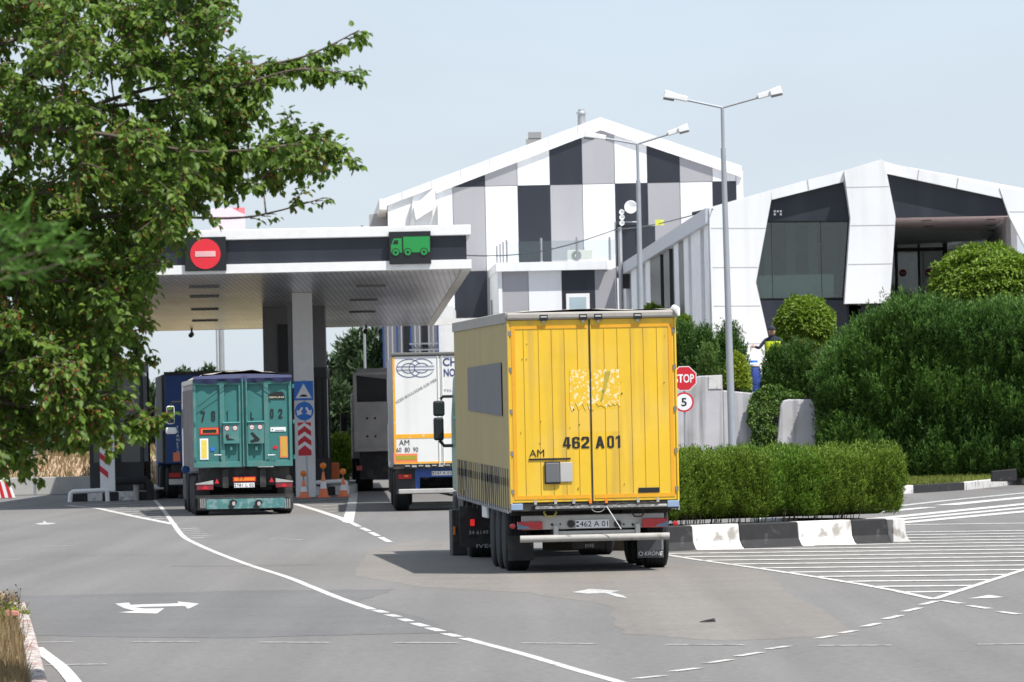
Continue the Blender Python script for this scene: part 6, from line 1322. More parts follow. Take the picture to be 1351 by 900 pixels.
# under body
mb = MB(); mb.box((-hwT+.1, .3, .75), (hwT-.1, .5, zb_-.02), CHASS); mb.box((-.55, .1, .7), (-.4, LT, zb_-.05), CHASS); mb.box((.4, .1, .7), (.55, LT, zb_-.05), CHASS); mb.box((-hwT, .05, .45), (hwT, .3, .52), CHASS); mb.build('chassis_frame', tt)
x0, x1, z0, z1_ = RTB(460, 705, 568, 680); p = MB().box((x0, .1, z0), (x1, .12, z1_), REDP).build('reflector_plate', tt); MB().box((x0+.03, .094, z0+.02), (x1-.03, .098, z1_-.02), AMB).build('yellow_field', p)
x0, x1, z0, z1_ = RTB(465, 733, 562, 709); plate(tt, '781 L 02', x0, x1, z0, z1_, .1)
for q, sg in (((287, 745, 365, 718), 1), ((662, 732, 740, 706), -1)):
    x0, x1, z0, z1_ = RTB(*q); l_ = MB().box((x0, .0, z0), (x1, .1, z1_), mat('dusty_red_lamp', (.22, .02, .03), .5, var=.3)).build('tail_light', tt, bev=.01)
    MB().prism([(x0+.12, z0+.02), (x0+.3, z0+.02), (x0+.21, z1_-.015)], -.006, -.001, REDP).build('triangle_reflector', l_)
    xo, xi = (x0, x1) if sg > 0 else (x1, x0); MB().prism([(xo-sg*.02, z1_+.005), (xi+sg*.0, z1_+.005), (xi, z1_+.11), (xo-sg*.02, z1_+.03)], -.01, .12, ALU).build('lamp_hood', tt)
for q in ((383, 705), (643, 698)):
    x, z = rt(*q); MB().prism([(x-.06, z-.04), (x+.06, z-.04), (x, z+.08)], .1, .11, REDP).build('red_triangle', tt)
x0, x1, z0, z1_ = RTB(333, 835, 705, 780); bd = MB().box((-hwT+.06, .02, z0-.02), (hwT-.02, .06, z1_+.04), CHASS).build('bumper', tt, bev=.01)
bp_ = MB().box((x0, .0, z0), (x1, .018, z1_), mat('pale_teal_art', (.08, .22, .22), .55, var=.35, vs=6, col2=(.20, .32, .32), c2s=7)).build('art_panel', bd)
for q in (460, 580):
    x, z = rt(q, 808); MB().prism([(x+.10*math.cos(a*.4+.2)+(-.06 if a > 8 else 0), z+.105*math.sin(a*.4+.2)-(.03 if a > 9 else 0)) for a in range(15)], -.004, -.001, INK).build('dark_hair_print', bp_)
    MB().prism([(x+.012+.042*math.cos(a*.5), z+.055*math.sin(a*.5)) for a in range(12)], -.008, -.005, mat('pale_print', (.5, .42, .4), .6)).build('pale_face_print', bp_)
for q in (305, 708):
    x0, x1, z0, z1_ = RTB(q, 830, q+24, 785); mb = MB()
    for k in range(3): mb.box((x0+k*.05, .0, z0), (x0+.02+k*.05, .018, z1_), ALU)
    mb.build('step_grille', bd)
for y in (1.3, 2.65, 4.0):
    MB().tube([(-1, y, .5), (1, y, .5)], .08, CHASS).build('axle', tt)
    for sx in (-1, 1): tyre(tt, sx*1.06, y, .5, .385, sx)
for y in (1.3,):
    for sx in (-1, 1): MB().box((sx*.86, .62, .12), (sx*1.245, .64, .9), CHASS).build('mudflap', tt)
c_ = cab(tt, LT+.5, 2.4, 1.0, 3.5, WHITE2, -.0)
MB().box((-1.24, LT-1.2, .3), (-.6, LT+.4, 1.0), CHASS).build('side_tank', tt, bev=.04); MB().box((.6, LT-1.2, .3), (1.24, LT+.4, 1.0), CHASS).build('side_tank', tt, bev=.04)
MB().tube([(-1.2, LT-.4, 1.12), (-1.2, LT+.1, 1.12)], .11, BLUED, 12).build('blue_air_tank', tt, smooth=True)
for sx in (-1, 1): tyre(tt, sx*.95, LT-2.2, .5, .58, sx, True); tyre(tt, sx*1.05, LT+1.4, .5, .32, sx)
mb = MB(); yy = LT+2.4; mb.box((-1.62, yy, 2.35), (-1.4, yy+.12, 2.85), WHITE2); mb.box((-1.65, yy, 2.08), (-1.35, yy+.16, 2.26), WHITE2); m_ = mb.build('mirror', tt, bev=.05); MB().box((-1.6, yy-.005, 2.38), (-1.42, yy-.001, 2.82), DGLASS).build('mirror_glass', m_); MB().tube([(-1.5, yy+.05, 2.85), (-1.45, yy+.05, 2.95), (-1.2, yy, 2.95)], .03, BLACK).build('mirror_arm', m_)

# ============================================================ WHITE REEFER TRUCK
XY = 144.5; XH = R(1.8); xc_ = P(583.5, 545, XY)
xt = thing('reefer_truck', 'white box trailer with orange stripes and blue lettering, behind the yellow truck', 'truck', (xc_.x, XY, 0), XH); RX = mk_rear((xc_.x, XY, 0), XH)
def rx3(x, y): return RX(380+x/3.6, 440+y/3.6)
def RXB(x0, y0, x1, y1): a = rx3(x0, y0); b = rx3(x1, y1); return a[0], b[0], min(a[1], b[1]), max(a[1], b[1])
hwX = 1.27; zt_, zb_ = RX(560, 470)[1], RX(560, 612)[1]; LX = 13.4
WBOX = mat('white_box_paint', (.74, .74, .72), .45, var=.05, streak=((.5, .49, .45), .3, 3)); ORX = mat('orange_stripe', (.85, .40, .02), .5, var=.12, vs=6, col2=(.75, .72, .65), c2s=9, c2t=(.64, .68))
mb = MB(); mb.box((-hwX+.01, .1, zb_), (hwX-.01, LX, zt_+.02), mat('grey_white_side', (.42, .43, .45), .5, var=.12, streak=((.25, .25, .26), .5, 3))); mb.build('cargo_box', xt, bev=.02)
mb = MB(); mb.box((-hwX-.01, -.02, zt_+.022), (hwX+.01, .2, zt_+.1), mat('dark_roof_rim', (.13, .13, .12), .6)); mb.build('roof_rim', xt, bev=.02)
xm_ = rx3(718, 0)[0]
for k, (x0, x1) in enumerate(((-hwX+.03, xm_-.005), (xm_+.005, hwX-.03))):
    d_ = MB().box((x0, .02, zb_), (x1, .08, zt_), WBOX).build('door', xt, bev=.008)
    mb = MB(); z0 = rx3(600, 498)[1]; z1_ = rx3(600, 478)[1]; mb.box((x0+.02, .012, z0), (x1-.01, .019, z1_), ORX); z0 = rx3(600, 616)[1]; mb.box((x0+.02, .012, zb_+.01), (x1-.01, .019, zb_+.055), ORX)
    if k == 0: mb.box((x0, .0118, zb_+.01), (x0+.055, .0185, zt_-.01), ORX)
    mb.build('orange_stripe', d_); MB().tube([(x1-.05 if k == 0 else x0+.05, .0, zb_-.05), (x1-.05 if k == 0 else x0+.05, .0, zt_)], .012, WBOX, 6).build('lock_rod', d_)
    if k == 0: xL = d_
    else: xR = d_
text('lettering', 'AM', *RXB(527, 532, 576, 505), INK, .012, xL, .0); text('lettering', '60  80  90', *RXB(515, 565, 618, 540), INK, .012, xL, .0)
x0, x1, z0, z1_ = RXB(503, 613, 614, 570); st = MB().box((x0, .010, z0), (x1, .0115, z1_), CONEO).build('orange_plate', xL); MB().box((x0+.06, .006, z0+.06), (x1-.02, .009, z1_-.05), mat('olive_field', (.35, .33, .03), .5)).build('olive_field', st)
a = rx3(512, 328); b = rx3(706, 218); L_ = math.hypot(b[0]-a[0], b[1]-a[1]); cx, cz = (a[0]+b[0])/2, (a[1]+b[1])/2
text('lettering', '62200 BOULOGNE-SUR-MER', cx-L_/2, cx+L_/2, cz-.035, cz+.035, mat('grey_ink', (.10, .10, .11), .6), .012, xL, 0, rot=math.atan2(b[1]-a[1], b[0]-a[0]))
x0, x1, z0, z1_ = RXB(735, 155, 829, 115); text('lettering', 'CHP', x0, x1, z0, z1_, NAVY, .012, xR, .02); x0, x1, z0, z1_ = RXB(740, 205, 842, 165); text('lettering', 'NORD', x0, x1, z0, z1_, NAVY, .012, xR, .02)
text('lettering', 'TEL. 03 21', *RXB(738, 276, 850, 264), NAVY, .012, xR, .0); text('lettering', 'FAX 03 21', *RXB(738, 306, 850, 296), NAVY, .012, xR, .0)
# interlocked C emblem
mb = MB()
def arc(cx, cz, rx_, rz_, q0, q1, w0, m, y0, y1):
    n = 20; o_ = []; i_ = []
    for i in range(n+1):
        q = R(q0+(q1-q0)*i/n); o_.append((cx+rx_*math.cos(q), cz+rz_*math.sin(q))); i_.append((cx+(rx_-w0)*math.cos(q), cz+(rz_-w0)*math.sin(q)))
    for i in range(n): mb.prism([o_[i], o_[i+1], i_[i+1], i_[i]], y0, y1, m)
x0, x1, z0, z1_ = RXB(530, 210, 690, 118); cz = (z0+z1_)/2; hh_ = (z1_-z0)/2
for cx in (x0+.24, x0+.56):
    for rr_ in (1, .55): arc(cx, cz, .30*rr_+.02, hh_*rr_, 25, 335, .014, NAVY, .012, .015)
mb.box((x0-.06, .008, cz+.035), (x1+.02, .0115, cz+.05), NAVY); mb.box((x0-.06, .008, cz-.05), (x1+.02, .0115, cz-.035), NAVY); mb.build('ring_emblem', xL)
mb = MB()
for i in range(14): x = -hwX+.3+i*.17; mb.box((x, -.02, zb_-.06-.02*(i % 2)), (x+.12, .03, zb_-.03), ALU)
mb.box((-hwX, .03, zb_-.12), (hwX, .2, zb_-.004), CHASS); mb.build('rear_sill', xt)
x0, x1, z0, z1_ = RXB(604, 685, 700, 640); MB().box((x0, .2, z0), (hwX-.35, .26, z1_), BLUED).box((x0, .2, zb_-.75), (x0+.12, .26, z0), BLUED).build('blue_beam', xt)
x0, x1, z0, z1_ = RXB(684, 675, 778, 653); plate(xt, '547 A 61', x0, x1, z0, z1_, .19)
x0, x1, z0, z1_ = RXB(525, 692, 587, 669); MB().box((x0, .15, z0), (x1, .22, z1_), REDL).box((x0+.15, .145, z0+.05), (x0+.25, .149, z1_-.02), AMB).build('tail_light', xt, bev=.01); MB().box((-x1, .15, z0), (-x0, .22, z1_), REDL).build('tail_light', xt, bev=.01)
MB().box((-hwX+.06, .22, .45), (-.6, .3, zb_-.1), CHASS).box((.6, .22, .45), (hwX-.06, .3, zb_-.1), CHASS).build('lamp_board', xt)
zc = rx3(600, 750)[1]; MB().box((-hwX+.12, .05, zc-.06), (hwX-.1, .13, zc+.06), ALU).build('underrun_bar', xt, bev=.02)
MB().box((-.5, .35, .8), (-.38, LX-1, zb_-.05), CHASS).box((.38, .35, .8), (.5, LX-1, zb_-.05), CHASS).build('chassis_frame', xt)
for y in (1.4, 2.7, 4.0):
    MB().tube([(-1, y, .5), (1, y, .5)], .08, CHASS).build('axle', xt)
    for sx in (-1, 1): tyre(xt, sx*1.06, y, .5, .385, sx)
MB().tube([(-.3, .6, .5), (.2, .8, .38), (.6, .6, .42), (.9, .7, .5)], .03, CHASS).build('hose', xt)
cab(xt, LX+.4, 2.5, 1.0, 3.6, WHITE2)
for sx in (-1, 1): tyre(xt, sx*.95, LX-2.3, .5, .58, sx, True); tyre(xt, sx*1.05, LX+1.3, .5, .32, sx)

# ============================================================ BLUE TRUCK AND GREY TIPPER beyond
ZY = 180.0; ZH = R(4.9); zc_ = P(271, 560, ZY); bt = thing('blue_truck', 'dark blue curtain-sided truck mostly hidden behind the teal truck', 'truck', (zc_.x, ZY, 0), ZH); RZ = mk_rear((zc_.x, ZY, 0), ZH)
def rz2(x, y): return RZ(180+x/3.6, 440+y/3.6)
def RZB(x0, y0, x1, y1): a = rz2(x0, y0); b = rz2(x1, y1); return a[0], b[0], min(a[1], b[1]), max(a[1], b[1])
zt_, zb_ = rz2(160, 190)[1], rz2(160, 620)[1]
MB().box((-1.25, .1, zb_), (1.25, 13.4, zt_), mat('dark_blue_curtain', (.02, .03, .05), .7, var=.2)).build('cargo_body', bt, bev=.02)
d_ = MB().box((-1.24, .0, zb_+.02), (1.24, .09, zt_-.06), BLUEC).build('rear_curtain', bt)
MB().box((-1.28, -.03, zt_-.05), (1.28, .2, zt_+.05), CHASS).build('roof_rim', bt)
text('lettering', 'T\nR\nA\nN\nS\nT\nV', *RZB(190, 570, 203, 440), SIGNW, -.008, d_, .01)
x0, x1, z0, z1_ = RZB(175, 608, 207, 565); MB().box((x0, -.01, z0), (x1, -.002, z1_), CONEO).build('orange_plate', d_)
x0, x1, z0, z1_ = RZB(155, 685, 210, 662); MB().box((x0, .05, z0), (x1, .12, z1_), REDL).build('tail_light', bt); x0, x1, z0, z1_ = RZB(155, 720, 215, 690); MB().box((x0, .0, z0), (1.1, .08, z1_), ALU).build('bumper', bt, bev=.02)
MB().box((-1.1, .2, .4), (1.1, .4, zb_), CHASS).build('chassis_frame', bt)
for y in (1.3, 2.6, 3.9):
    for sx in (-1, 1): tyre(bt, sx*1.06, y, .5, .385, sx)
mb = MB(); p = rz2(75, 470)
mb.box((-1.72, 14.6, 2.15), (-1.3, 14.8, 2.75), BLACK); m_ = mb.build('mirror', bt, bev=.05); MB().tube([(-1.5, 14.7, 2.7), (-1.1, 14.6, 2.9)], .04, BLACK).build('mirror_arm', m_)
cab(bt, 13.9, 2.45, 1.0, 3.4, BLUED)
for sx in (-1, 1): tyre(bt, sx*.95, 11, .5, .58, sx, True); tyre(bt, sx*1.05, 15.2, .5, .32, sx)

DY = 189.0; DH = R(1.5); dc = P(517, 560, DY); dt = thing('dump_truck', 'grey steel dump truck in shade under the canopy, beside the white trailer', 'truck', (dc.x, DY, 0), DH); RD = mk_rear((dc.x, DY, 0), DH)
def rd(x, y): return RD(380+x/3.6, 440+y/3.6)
zt_, zb_ = rd(400, 185)[1], rd(400, 560)[1]; GS = mat('dull_grey_steel', (.46, .43, .41), .6, .2, var=.2, vs=2)
zm = rd(400, 325)[1]
mb = MB(); mb.box((-1.25, .1, zb_), (1.25, 6.5, zm), GS); mb.box((-1.25, .1, zm), (-1.15, 6.5, zt_), GS); mb.box((1.15, .1, zm), (1.25, 6.5, zt_), GS); mb.box((-1.15, 6.4, zm), (1.15, 6.5, zt_+.2), GS)
mb.box((-1.27, .0, zt_-.08), (1.27, .12, zt_), GS); mb.box((-1.27, -.02, zb_), (-1.17, .1, zt_-.08), GS); mb.box((1.17, -.02, zb_), (1.27, .1, zt_-.08), GS); mb.box((-1.17, .02, zb_), (1.17, .1, zb_+.12), GS); b_ = mb.build('dump_body', dt, bev=.01)
mb = MB()
for x in (-.82, -.55, -.1, .3): 
    for z in (zb_+.5, zb_+1.1): mb.disc(x, z, .04, .09, .099, INK, 10)
mb.build('rivets', b_)
MB().add([(-1.15, .3, zm), (1.15, .3, zm), (1.15, .15, zt_-.4), (-1.15, .15, zt_-.1), (1.15, 6.3, zm+.1), (-1.15, 6.3, zm+.1)], [(0, 1, 2, 3), (3, 2, 4, 5)], mat('dark_mesh_tarp', (.05, .05, .05), .9)).build('load_cover', dt)
MB().box((-1.1, .3, .4), (1.1, .5, zb_-.02), CHASS).box((-.5, .5, .6), (.5, 7, zb_-.02), CHASS).build('chassis_frame', dt)
for y in (1.2, 2.5, 6.6):
    for sx in (-1, 1): tyre(dt, sx*.95, y, .52, .58 if y < 3 else .34, sx, y < 3)
c_ = cab(dt, 6.9, 2.5, 1.05, 3.3, WHITE2, -.12)
for q in ((-1.2, .02), (1.05, .02)): MB().box((q[0], .25, .7), (q[0]+.18, .3, .85), REDL).build('tail_light', dt)
mb = MB(); p = rd(437, 375); MB().box((-1.75, 8.8, 2.0), (-1.5, 8.95, 2.6), BLACK).build('mirror', dt, bev=.05); MB().tube([(-1.6, 8.9, 2.6), (-1.2, 8.9, 2.72)], .03, BLACK).build('mirror_arm', dt)

# ============================================================ PERSON and small things on the terrace
PY_ = 180.0; hp = P(1018.5, 437, PY_)
def person():
    t = thing('person', 'person in a dark cap and navy top with yellow vest behind the conifers', 'person', (hp.x+.02, PY_, TZ)); hz = hp.z-TZ   # head centre height
    import bmesh
    sc = hz/1.62
    J = [((0, 0, .95), .15), ((0, 0, 1.12), .14), ((0, 0, 1.3), .155), ((0, 0, 1.43), .12), ((-.0, -.02, 1.50), .055), ((-.01, -.03, 1.56), .06),
         ((-.09, 0, .88), .10), ((-.10, -.02, .48), .065), ((-.11, .03, .09), .045), ((-.11, -.12, .04), .04),
         ((.09, 0, .88), .10), ((.12, .02, .48), .065), ((.13, .05, .09), .045), ((.13, -.1, .04), .04),
         ((-.19, 0, 1.40), .06), ((-.33, -.08, 1.22), .045), ((-.44, -.22, 1.26), .034), ((.19, 0, 1.40), .06), ((.30, -.05, 1.15), .045), ((.18, -.24, 1.08), .034)]
    E = [(0, 1), (1, 2), (2, 3), (3, 4), (4, 5), (0, 6), (6, 7), (7, 8), (8, 9), (0, 10), (10, 11), (11, 12), (12, 13), (3, 14), (14, 15), (15, 16), (3, 17), (17, 18), (18, 19)]
    me = bpy.data.meshes.new('body'); me.from_pydata([tuple(c*sc for c in j[0]) for j in J], E, []); o = bpy.data.objects.new('body', me); COL.objects.link(o); o.parent = t
    md = o.modifiers.new('skin', 'SKIN'); 
    for i, j in enumerate(J): me.skin_vertices[0].data[i].radius = (j[1]*sc, j[1]*sc*.85)
    me.skin_vertices[0].data[0].use_root = True
    sb = o.modifiers.new('sub', 'SUBSURF'); sb.levels = 2; sb.render_levels = 2
    me.materials.append(CLOTH)
    hd_ = solid_mesh('head', SKIN, lambda a, b: (-.02+sc*.078*math.cos(a*6.283)*math.sin(b*3.1416), -.03+sc*.095*math.sin(a*6.283)*math.sin(b*3.1416), hz-sc*.12*math.cos(b*3.1416)*(1.0 if b > .5 else 1.05)), 20, 14, t)
    MB().prism([(-.04, hz-.03), (0.0, hz-.03), (-.02, hz+.03)], -.16, -.1, SKIN).build('nose', hd_)
    MB().disc(-.055, hz+.025, .012, -.128, -.118, INK, 8).disc(.015, hz+.025, .012, -.128, -.118, INK, 8).box((-.05, -.118, hz-.065), (.01, -.112, hz-.055), REDP).build('face', hd_)
    MB().disc(0, 0, .001, 0, .001, SKIN, 6)
    cap = solid_mesh('cap', CLOTH, lambda a, b: (-.02+sc*.092*math.cos(a*6.283)*math.cos(b*1.57), -.02+sc*.11*math.sin(a*6.283)*math.cos(b*1.57), hz+.045+sc*.10*math.sin(b*1.57)), 20, 8, t)
    MB().slab([(-.09, -.11), (.05, -.11), (.04, -.22), (-.02, -.25), (-.08, -.22)], hz+.045, hz+.06, CLOTH).build('peak', cap)
    MB().box((-.09, -.135, hz+.06), (.05, -.128, hz+.075), SIGNW).build('cap_badge', cap)
    v = MB(); n = 20; pr_ = [(.185, .16, .98), (.19, .165, 1.1), (.205, .17, 1.28), (.20, .15, 1.38), (.12, .12, 1.45)]
    vs = [(a*sc*math.cos(q*6.283/n), b*sc*math.sin(q*6.283/n), c*sc) for a, b, c in pr_ for q in range(n)]
    v.add(vs, [(i*n+j, i*n+(j+1) % n, (i+1)*n+(j+1) % n, (i+1)*n+j) for i in range(len(pr_)-2) for j in range(n)], HIVIS); v.build('vest', t, smooth=True)
    for (bx, by, bz, dx) in ((-.44, -.22, 1.26, -1), (.18, -.24, 1.08, -1)):
        m_ = MB(); P0 = Vector((bx, by, bz))*sc; m_.tube([P0, P0+Vector((dx*.04, -.03, 0)), P0+Vector((dx*.09, -.05, .0))], [.03, .042, .038], SKIN, 8)
        for k in range(4): b0 = P0+Vector((dx*.085, -.05, .03-k*.02)); m_.tube([b0, b0+Vector((dx*.04, -.015, -.005)), b0+Vector((dx*(.06+.01*(k in (1, 2))), -.02, -.02))], [.010, .009, .007], SKIN, 6)
        b0 = P0+Vector((dx*.03, -.04, .03)); m_.tube([b0, b0+Vector((dx*.02, -.03, .03)), b0+Vector((dx*.045, -.035, .04))], [.012, .010, .008], SKIN, 6); m_.build('hand', t, smooth=True)
person()
b0 = P(994.5, 512, 178); o = thing('blue_barrel', 'blue plastic barrel with a white rim standing on the terrace between conifers', 'barrel', (b0.x, 178, TZ))
hb = P(994.5, 484, 178).z-TZ; mb = MB(); mb.lathe([(.26, 0), (.27, .05), (.25, hb*.6), (.22, hb-.05), (.2, hb)], (0, 0, 0), 'z', mat('blue_plastic', (.03, .06, .30), .5, var=.1), 24); bd_ = mb.build('barrel_body', o, smooth=True)
mb = MB(); mb.lathe([(.22, hb+.002), (.23, hb+.02), (.23, hb+.09), (.17, hb+.12)], (0, 0, 0), 'z', SIGNW, 24); mb.lathe([(.15, hb+.125), (.13, hb+.2)], (0, 0, 0), 'z', BLUS, 20); mb.build('rim', o)
f0 = P(1053, 452, 181); o = thing('red_flag', 'small red cloth hanging under the globe tree beside the person', 'cloth', (f0.x, 181, TZ)); MB().tube([(0, 0, 0), (0, 0, f0.z-TZ+.15)], .02, STEEL).build('staff', o); MB().prism([(.02, f0.z-TZ+.12), (.2, f0.z-TZ+.05), (.18, f0.z-TZ-.15), (.06, f0.z-TZ-.22)], -.01, .01, mat('dull_red_cloth', (.35, .06, .05), .8)).build('cloth', o)
# ============================================================ FAR TREES
def far_tree(label, px, Y, ztop, rx, n, seed, m=L_FAR, base=0, conifer=False, cat='tree', L=.45, name='tree', group=None):
    x = P(px, 560, Y).x; t = thing(name, label, cat, (x, Y, base), group=group); rs = np.random.RandomState(seed); h = ztop-base
    k = 46; cc = []
    for i in range(k):
        if conifer:
            f = rs.rand()**.8; r = rx*(1-f)*.95+.15; q = rs.rand()*6.28; cc.append((r*math.cos(q)*.8, r*math.sin(q)*.8, h*(.12+.86*f), .35+.5*(1-f)))
        else:
            v = rs.randn(3); v /= np.linalg.norm(v); r = rs.rand()**.33; cc.append((v[0]*rx*r*.8, v[1]*rx*r*.8, h*.6+v[2]*h*.36*r, rx*.33))
    cc = np.array(cc); idx = rs.randint(0, k, n); v = nrm(rs.randn(n, 3)); pos = cc[idx, :3]+v*cc[idx, 3:4]*(.5+.5*rs.rand(n, 1))
    if conifer: pos[:, 2] = np.minimum(pos[:, 2], h)
    d = v+np.array([0, 0, .3])+rs.randn(n, 3)*.4
    cards('crown', pos, d, v+rs.randn(n, 3)*.5, L*(.5+rs.rand(n)), L*.4, m, t, rnd=np.clip(.45+.3*noise3(pos, 1.2, seed)+rs.randn(n)*.2, 0, 1))
    mb = MB(); mb.tube([(0, 0, -.1), (.1, 0, h*.4), (0, 0, h*.85)], [rx*.07+.08, rx*.05+.05, .03], BARK)
    for i in range(8): c = cc[i]; mb.tube([(0, 0, max(.3, c[2]*.6)), (c[0], c[1], c[2])], [.07, .02], BARK, 5)
    mb.build('trunk', t)
def zpx(px, py, Y): return P(px, py, Y).z
GF = 'trees far behind the canopy'
far_tree('tall dark loose conifer right of the booth, its top just under the canopy', 487, 232, zpx(487, 432, 232), 1.5, 7000, 41, conifer=False, group=GF, L=.32)
far_tree('broad dark tree beside the booth glass, left of the tall conifer', 452, 236, zpx(452, 462, 236), 1.6, 7000, 42, group=GF, L=.34)
far_tree('low bright green bush at the foot of the dark trees beside the dump truck', 450, 205, zpx(450, 578, 205), .75, 4000, 43, L_GLOBE, cat='bush', L=.2, name='bush')
far_tree('small dark tree between the booth and the dump truck', 440, 226, zpx(440, 495, 226), 1.0, 4000, 53, group=GF, L=.3)
far_tree('dark broad tree at the left of the gap between booth and blue truck', 196, 250, zpx(196, 505, 250), 1.3, 4000, 44, group=GF, L=.36)
far_tree('greyish tree seen right of the left booth', 217, 262, zpx(217, 512, 262), 1.0, 3000, 54, group=GF, L=.36)
for i, (px_, py_) in enumerate(((236, 480), (248, 478), (262, 476), (277, 480))): far_tree(['leftmost of four slim poplars above the teal truck', 'second slim poplar from the left above the teal truck', 'third and tallest slim poplar above the teal truck', 'rightmost of four slim poplars, next to the thick mast'][i], px_, 330+i*6, zpx(px_, py_, 330+i*6), .42, 1800, 45+i, group='slim poplars above the teal truck', name='poplar', L=.35)
for i, (px_, py_) in enumerate(((60, 560), (120, 556), (-10, 552), (165, 550))): far_tree(['bushy far tree behind the striped barrier', 'bushy far tree behind the low wall', 'bushy far tree at the left edge', 'bushy far tree behind the left booth'][i], px_, 300, zpx(px_, py_, 300), 2.6, 2500, 60+i, group='far bushy trees behind the left tree', L=.5)
o = MB().box((-.2, 0, 0), (.2, .3, .9), CONEO).build('orange_bin', bev=.03); o.location = (P(440, 640, 200).x, 200, 0); tag(o, 'small orange bin beyond the island next to the booth', 'bin')

# ============================================================ FOREGROUND TREE (left)
FT = 45.0
def fpx(px, py, dy=0): return P(px, py, FT+dy)
ft = thing('mulberry_tree', 'leafy tree with small reddish fruit hanging over the left side, close to the camera', 'tree', (fpx(-420, 700).x, FT+1, 0)); fo = np.array(ft.location)
limbs = [[(-420, 350, 1), (-200, 270, .5), (0, 190, 0), (150, 130, -.2), (300, 95, -.3), (400, 75, -.3), (474, 40, -.3)],
         [(150, 140, 0), (290, 120, -.5), (390, 92, -.6), (466, 100, -.6)], [(-420, 380, 1), (-150, 320, 1), (0, 265, .8), (200, 235, .5), (350, 195, .3), (462, 202, .3)],
         [(0, 300, 0), (150, 285, -.3), (300, 288, -.4), (360, 280, -.4), (424, 262, -.4)], [(-420, 450, 1), (-200, 400, -.5), (0, 380, -1), (120, 365, -1), (225, 345, -1)],
         [(-420, 480, 1), (-200, 470, 0), (0, 465, 0), (120, 448, 0), (205, 430, 0)], [(-350, 500, 1), (-150, 500, -1), (0, 530, -1), (100, 550, -1), (175, 560, -1)],
         [(-300, 510, 1), (-120, 540, .5), (0, 590, .5), (35, 640, .5)], [(-420, 300, 1), (-200, 150, .5), (0, 60, .5), (150, 15, .5), (310, 5, .5)], [(-420, 250, 1), (-200, 0, 0), (0, -80, 0), (200, -120, 0), (320, -130, 0)],
         [(-200, 280, -1), (0, 180, -1.5), (120, 175, -1.6), (260, 200, -1.6), (400, 190, -1.6)], [(-200, 420, 1.5), (0, 330, 2), (100, 330, 2), (200, 320, 2)], [(-200, 100, 1.5), (0, 20, 2), (120, -20, 2), (250, 40, 2), (310, 70, 2)]]
LP = []; mb = MB(); base = fpx(-420, 420, 1)
for L_ in limbs:
    sp = spline(L_, 6); pts = [fpx(*p) for p in sp]; n = len(pts); thin = L_[-1][0] == 424
    mb.tube([Vector(p)-ft.location for p in pts], [(.026 if L_[0][0] < -100 else .012)*(1-i/n)**1.1+.004 for i in range(n)], BARK, 7)
    LP += [(p, s) for p, s in zip(pts, sp)]
mb.build('limbs', ft, smooth=True)
MB().tube([(0, 0, -.1), (.05, 0, 1.5), (.0, 0, 3.0), (.05, 0, base.z), (.1, 0, base.z+3)], [.2, .17, .14, .12, .04], BARK, 14).build('trunk', ft, smooth=True)
poly = [(-420, -160), (290, -160), (300, 20), (262, 55), (275, 80), (330, 85), (350, 112), (310, 135), (330, 160), (415, 178), (430, 210), (355, 238), (300, 245), (250, 262), (222, 285), (195, 325), (185, 400), (178, 450), (195, 490), (200, 540), (160, 580), (100, 595), (60, 600), (20, 615), (-60, 620), (-420, 580)]
def inside(x, y):
    c = False; j = len(poly)-1
    for i in range(len(poly)):
        xi, yi = poly[i]; xj, yj = poly[j]
        if (yi > y) != (yj > y) and x < (xj-xi)*(y-yi)/(yj-yi)+xi: c = not c
        j = i
    return c
rs = random.Random(21); tw = MB(); lpos = []; ldir = []; lup = []; lln = []; bpos = []
LPa = np.array([tuple(p) for p, _ in LP])
def twig(start, dirv, ln, dens=1.0):
    p = Vector(start); d = Vector(dirv).normalized(); pts = [p.copy()]; n = 7
    for i in range(n):
        d = (d+Vector((rs.uniform(-.2, .2), rs.uniform(-.2, .2), rs.uniform(-.22, .1)))).normalized(); p = p+d*ln/n; pts.append(p.copy())
    tw.tube([q-ft.location for q in pts], [.0045*(1-i/(n+1))+.0015 for i in range(n+1)], BARK, 4, False)
    k = int(rs.uniform(24, 38)*dens)
    for i in range(k):
        t_ = rs.random()**.8*n*.999; a = int(t_); q = pts[a].lerp(pts[a+1], t_-a)
        sd_ = Vector((rs.gauss(0, 1), rs.gauss(0, 1), rs.gauss(-.35, .7))).normalized()*.8+d*.5+Vector((0, 0, -.35))
        q = q+sd_.normalized()*rs.uniform(.01, .06)
        lpos.append(tuple(q-ft.location)); ldir.append(tuple(sd_)); lup.append((rs.gauss(.15, .55), rs.gauss(-.2, .55), 1.0)); lln.append(rs.uniform(.034, .078))
        if rs.random() < .34: bpos.append(tuple(q-ft.location+Vector((rs.gauss(0, .015), -.015+rs.gauss(0, .02), -.02))))
gaps = lambda x, y: ((x-150)/48)**2+((y-112)/20)**2 < 1 or ((x-215)/28)**2+((y-45)/14)**2 < 1 or ((x-395)/20)**2+((y-140)/16)**2 < 1
def near_pt(s_, pts_): d_ = ((pts_-np.array(tuple(s_)))**2).sum(1); j_ = int(np.argmin(d_)); return Vector(pts_[j_]), math.sqrt(d_[j_])
mb = MB(); cnt = 0; tries = 0
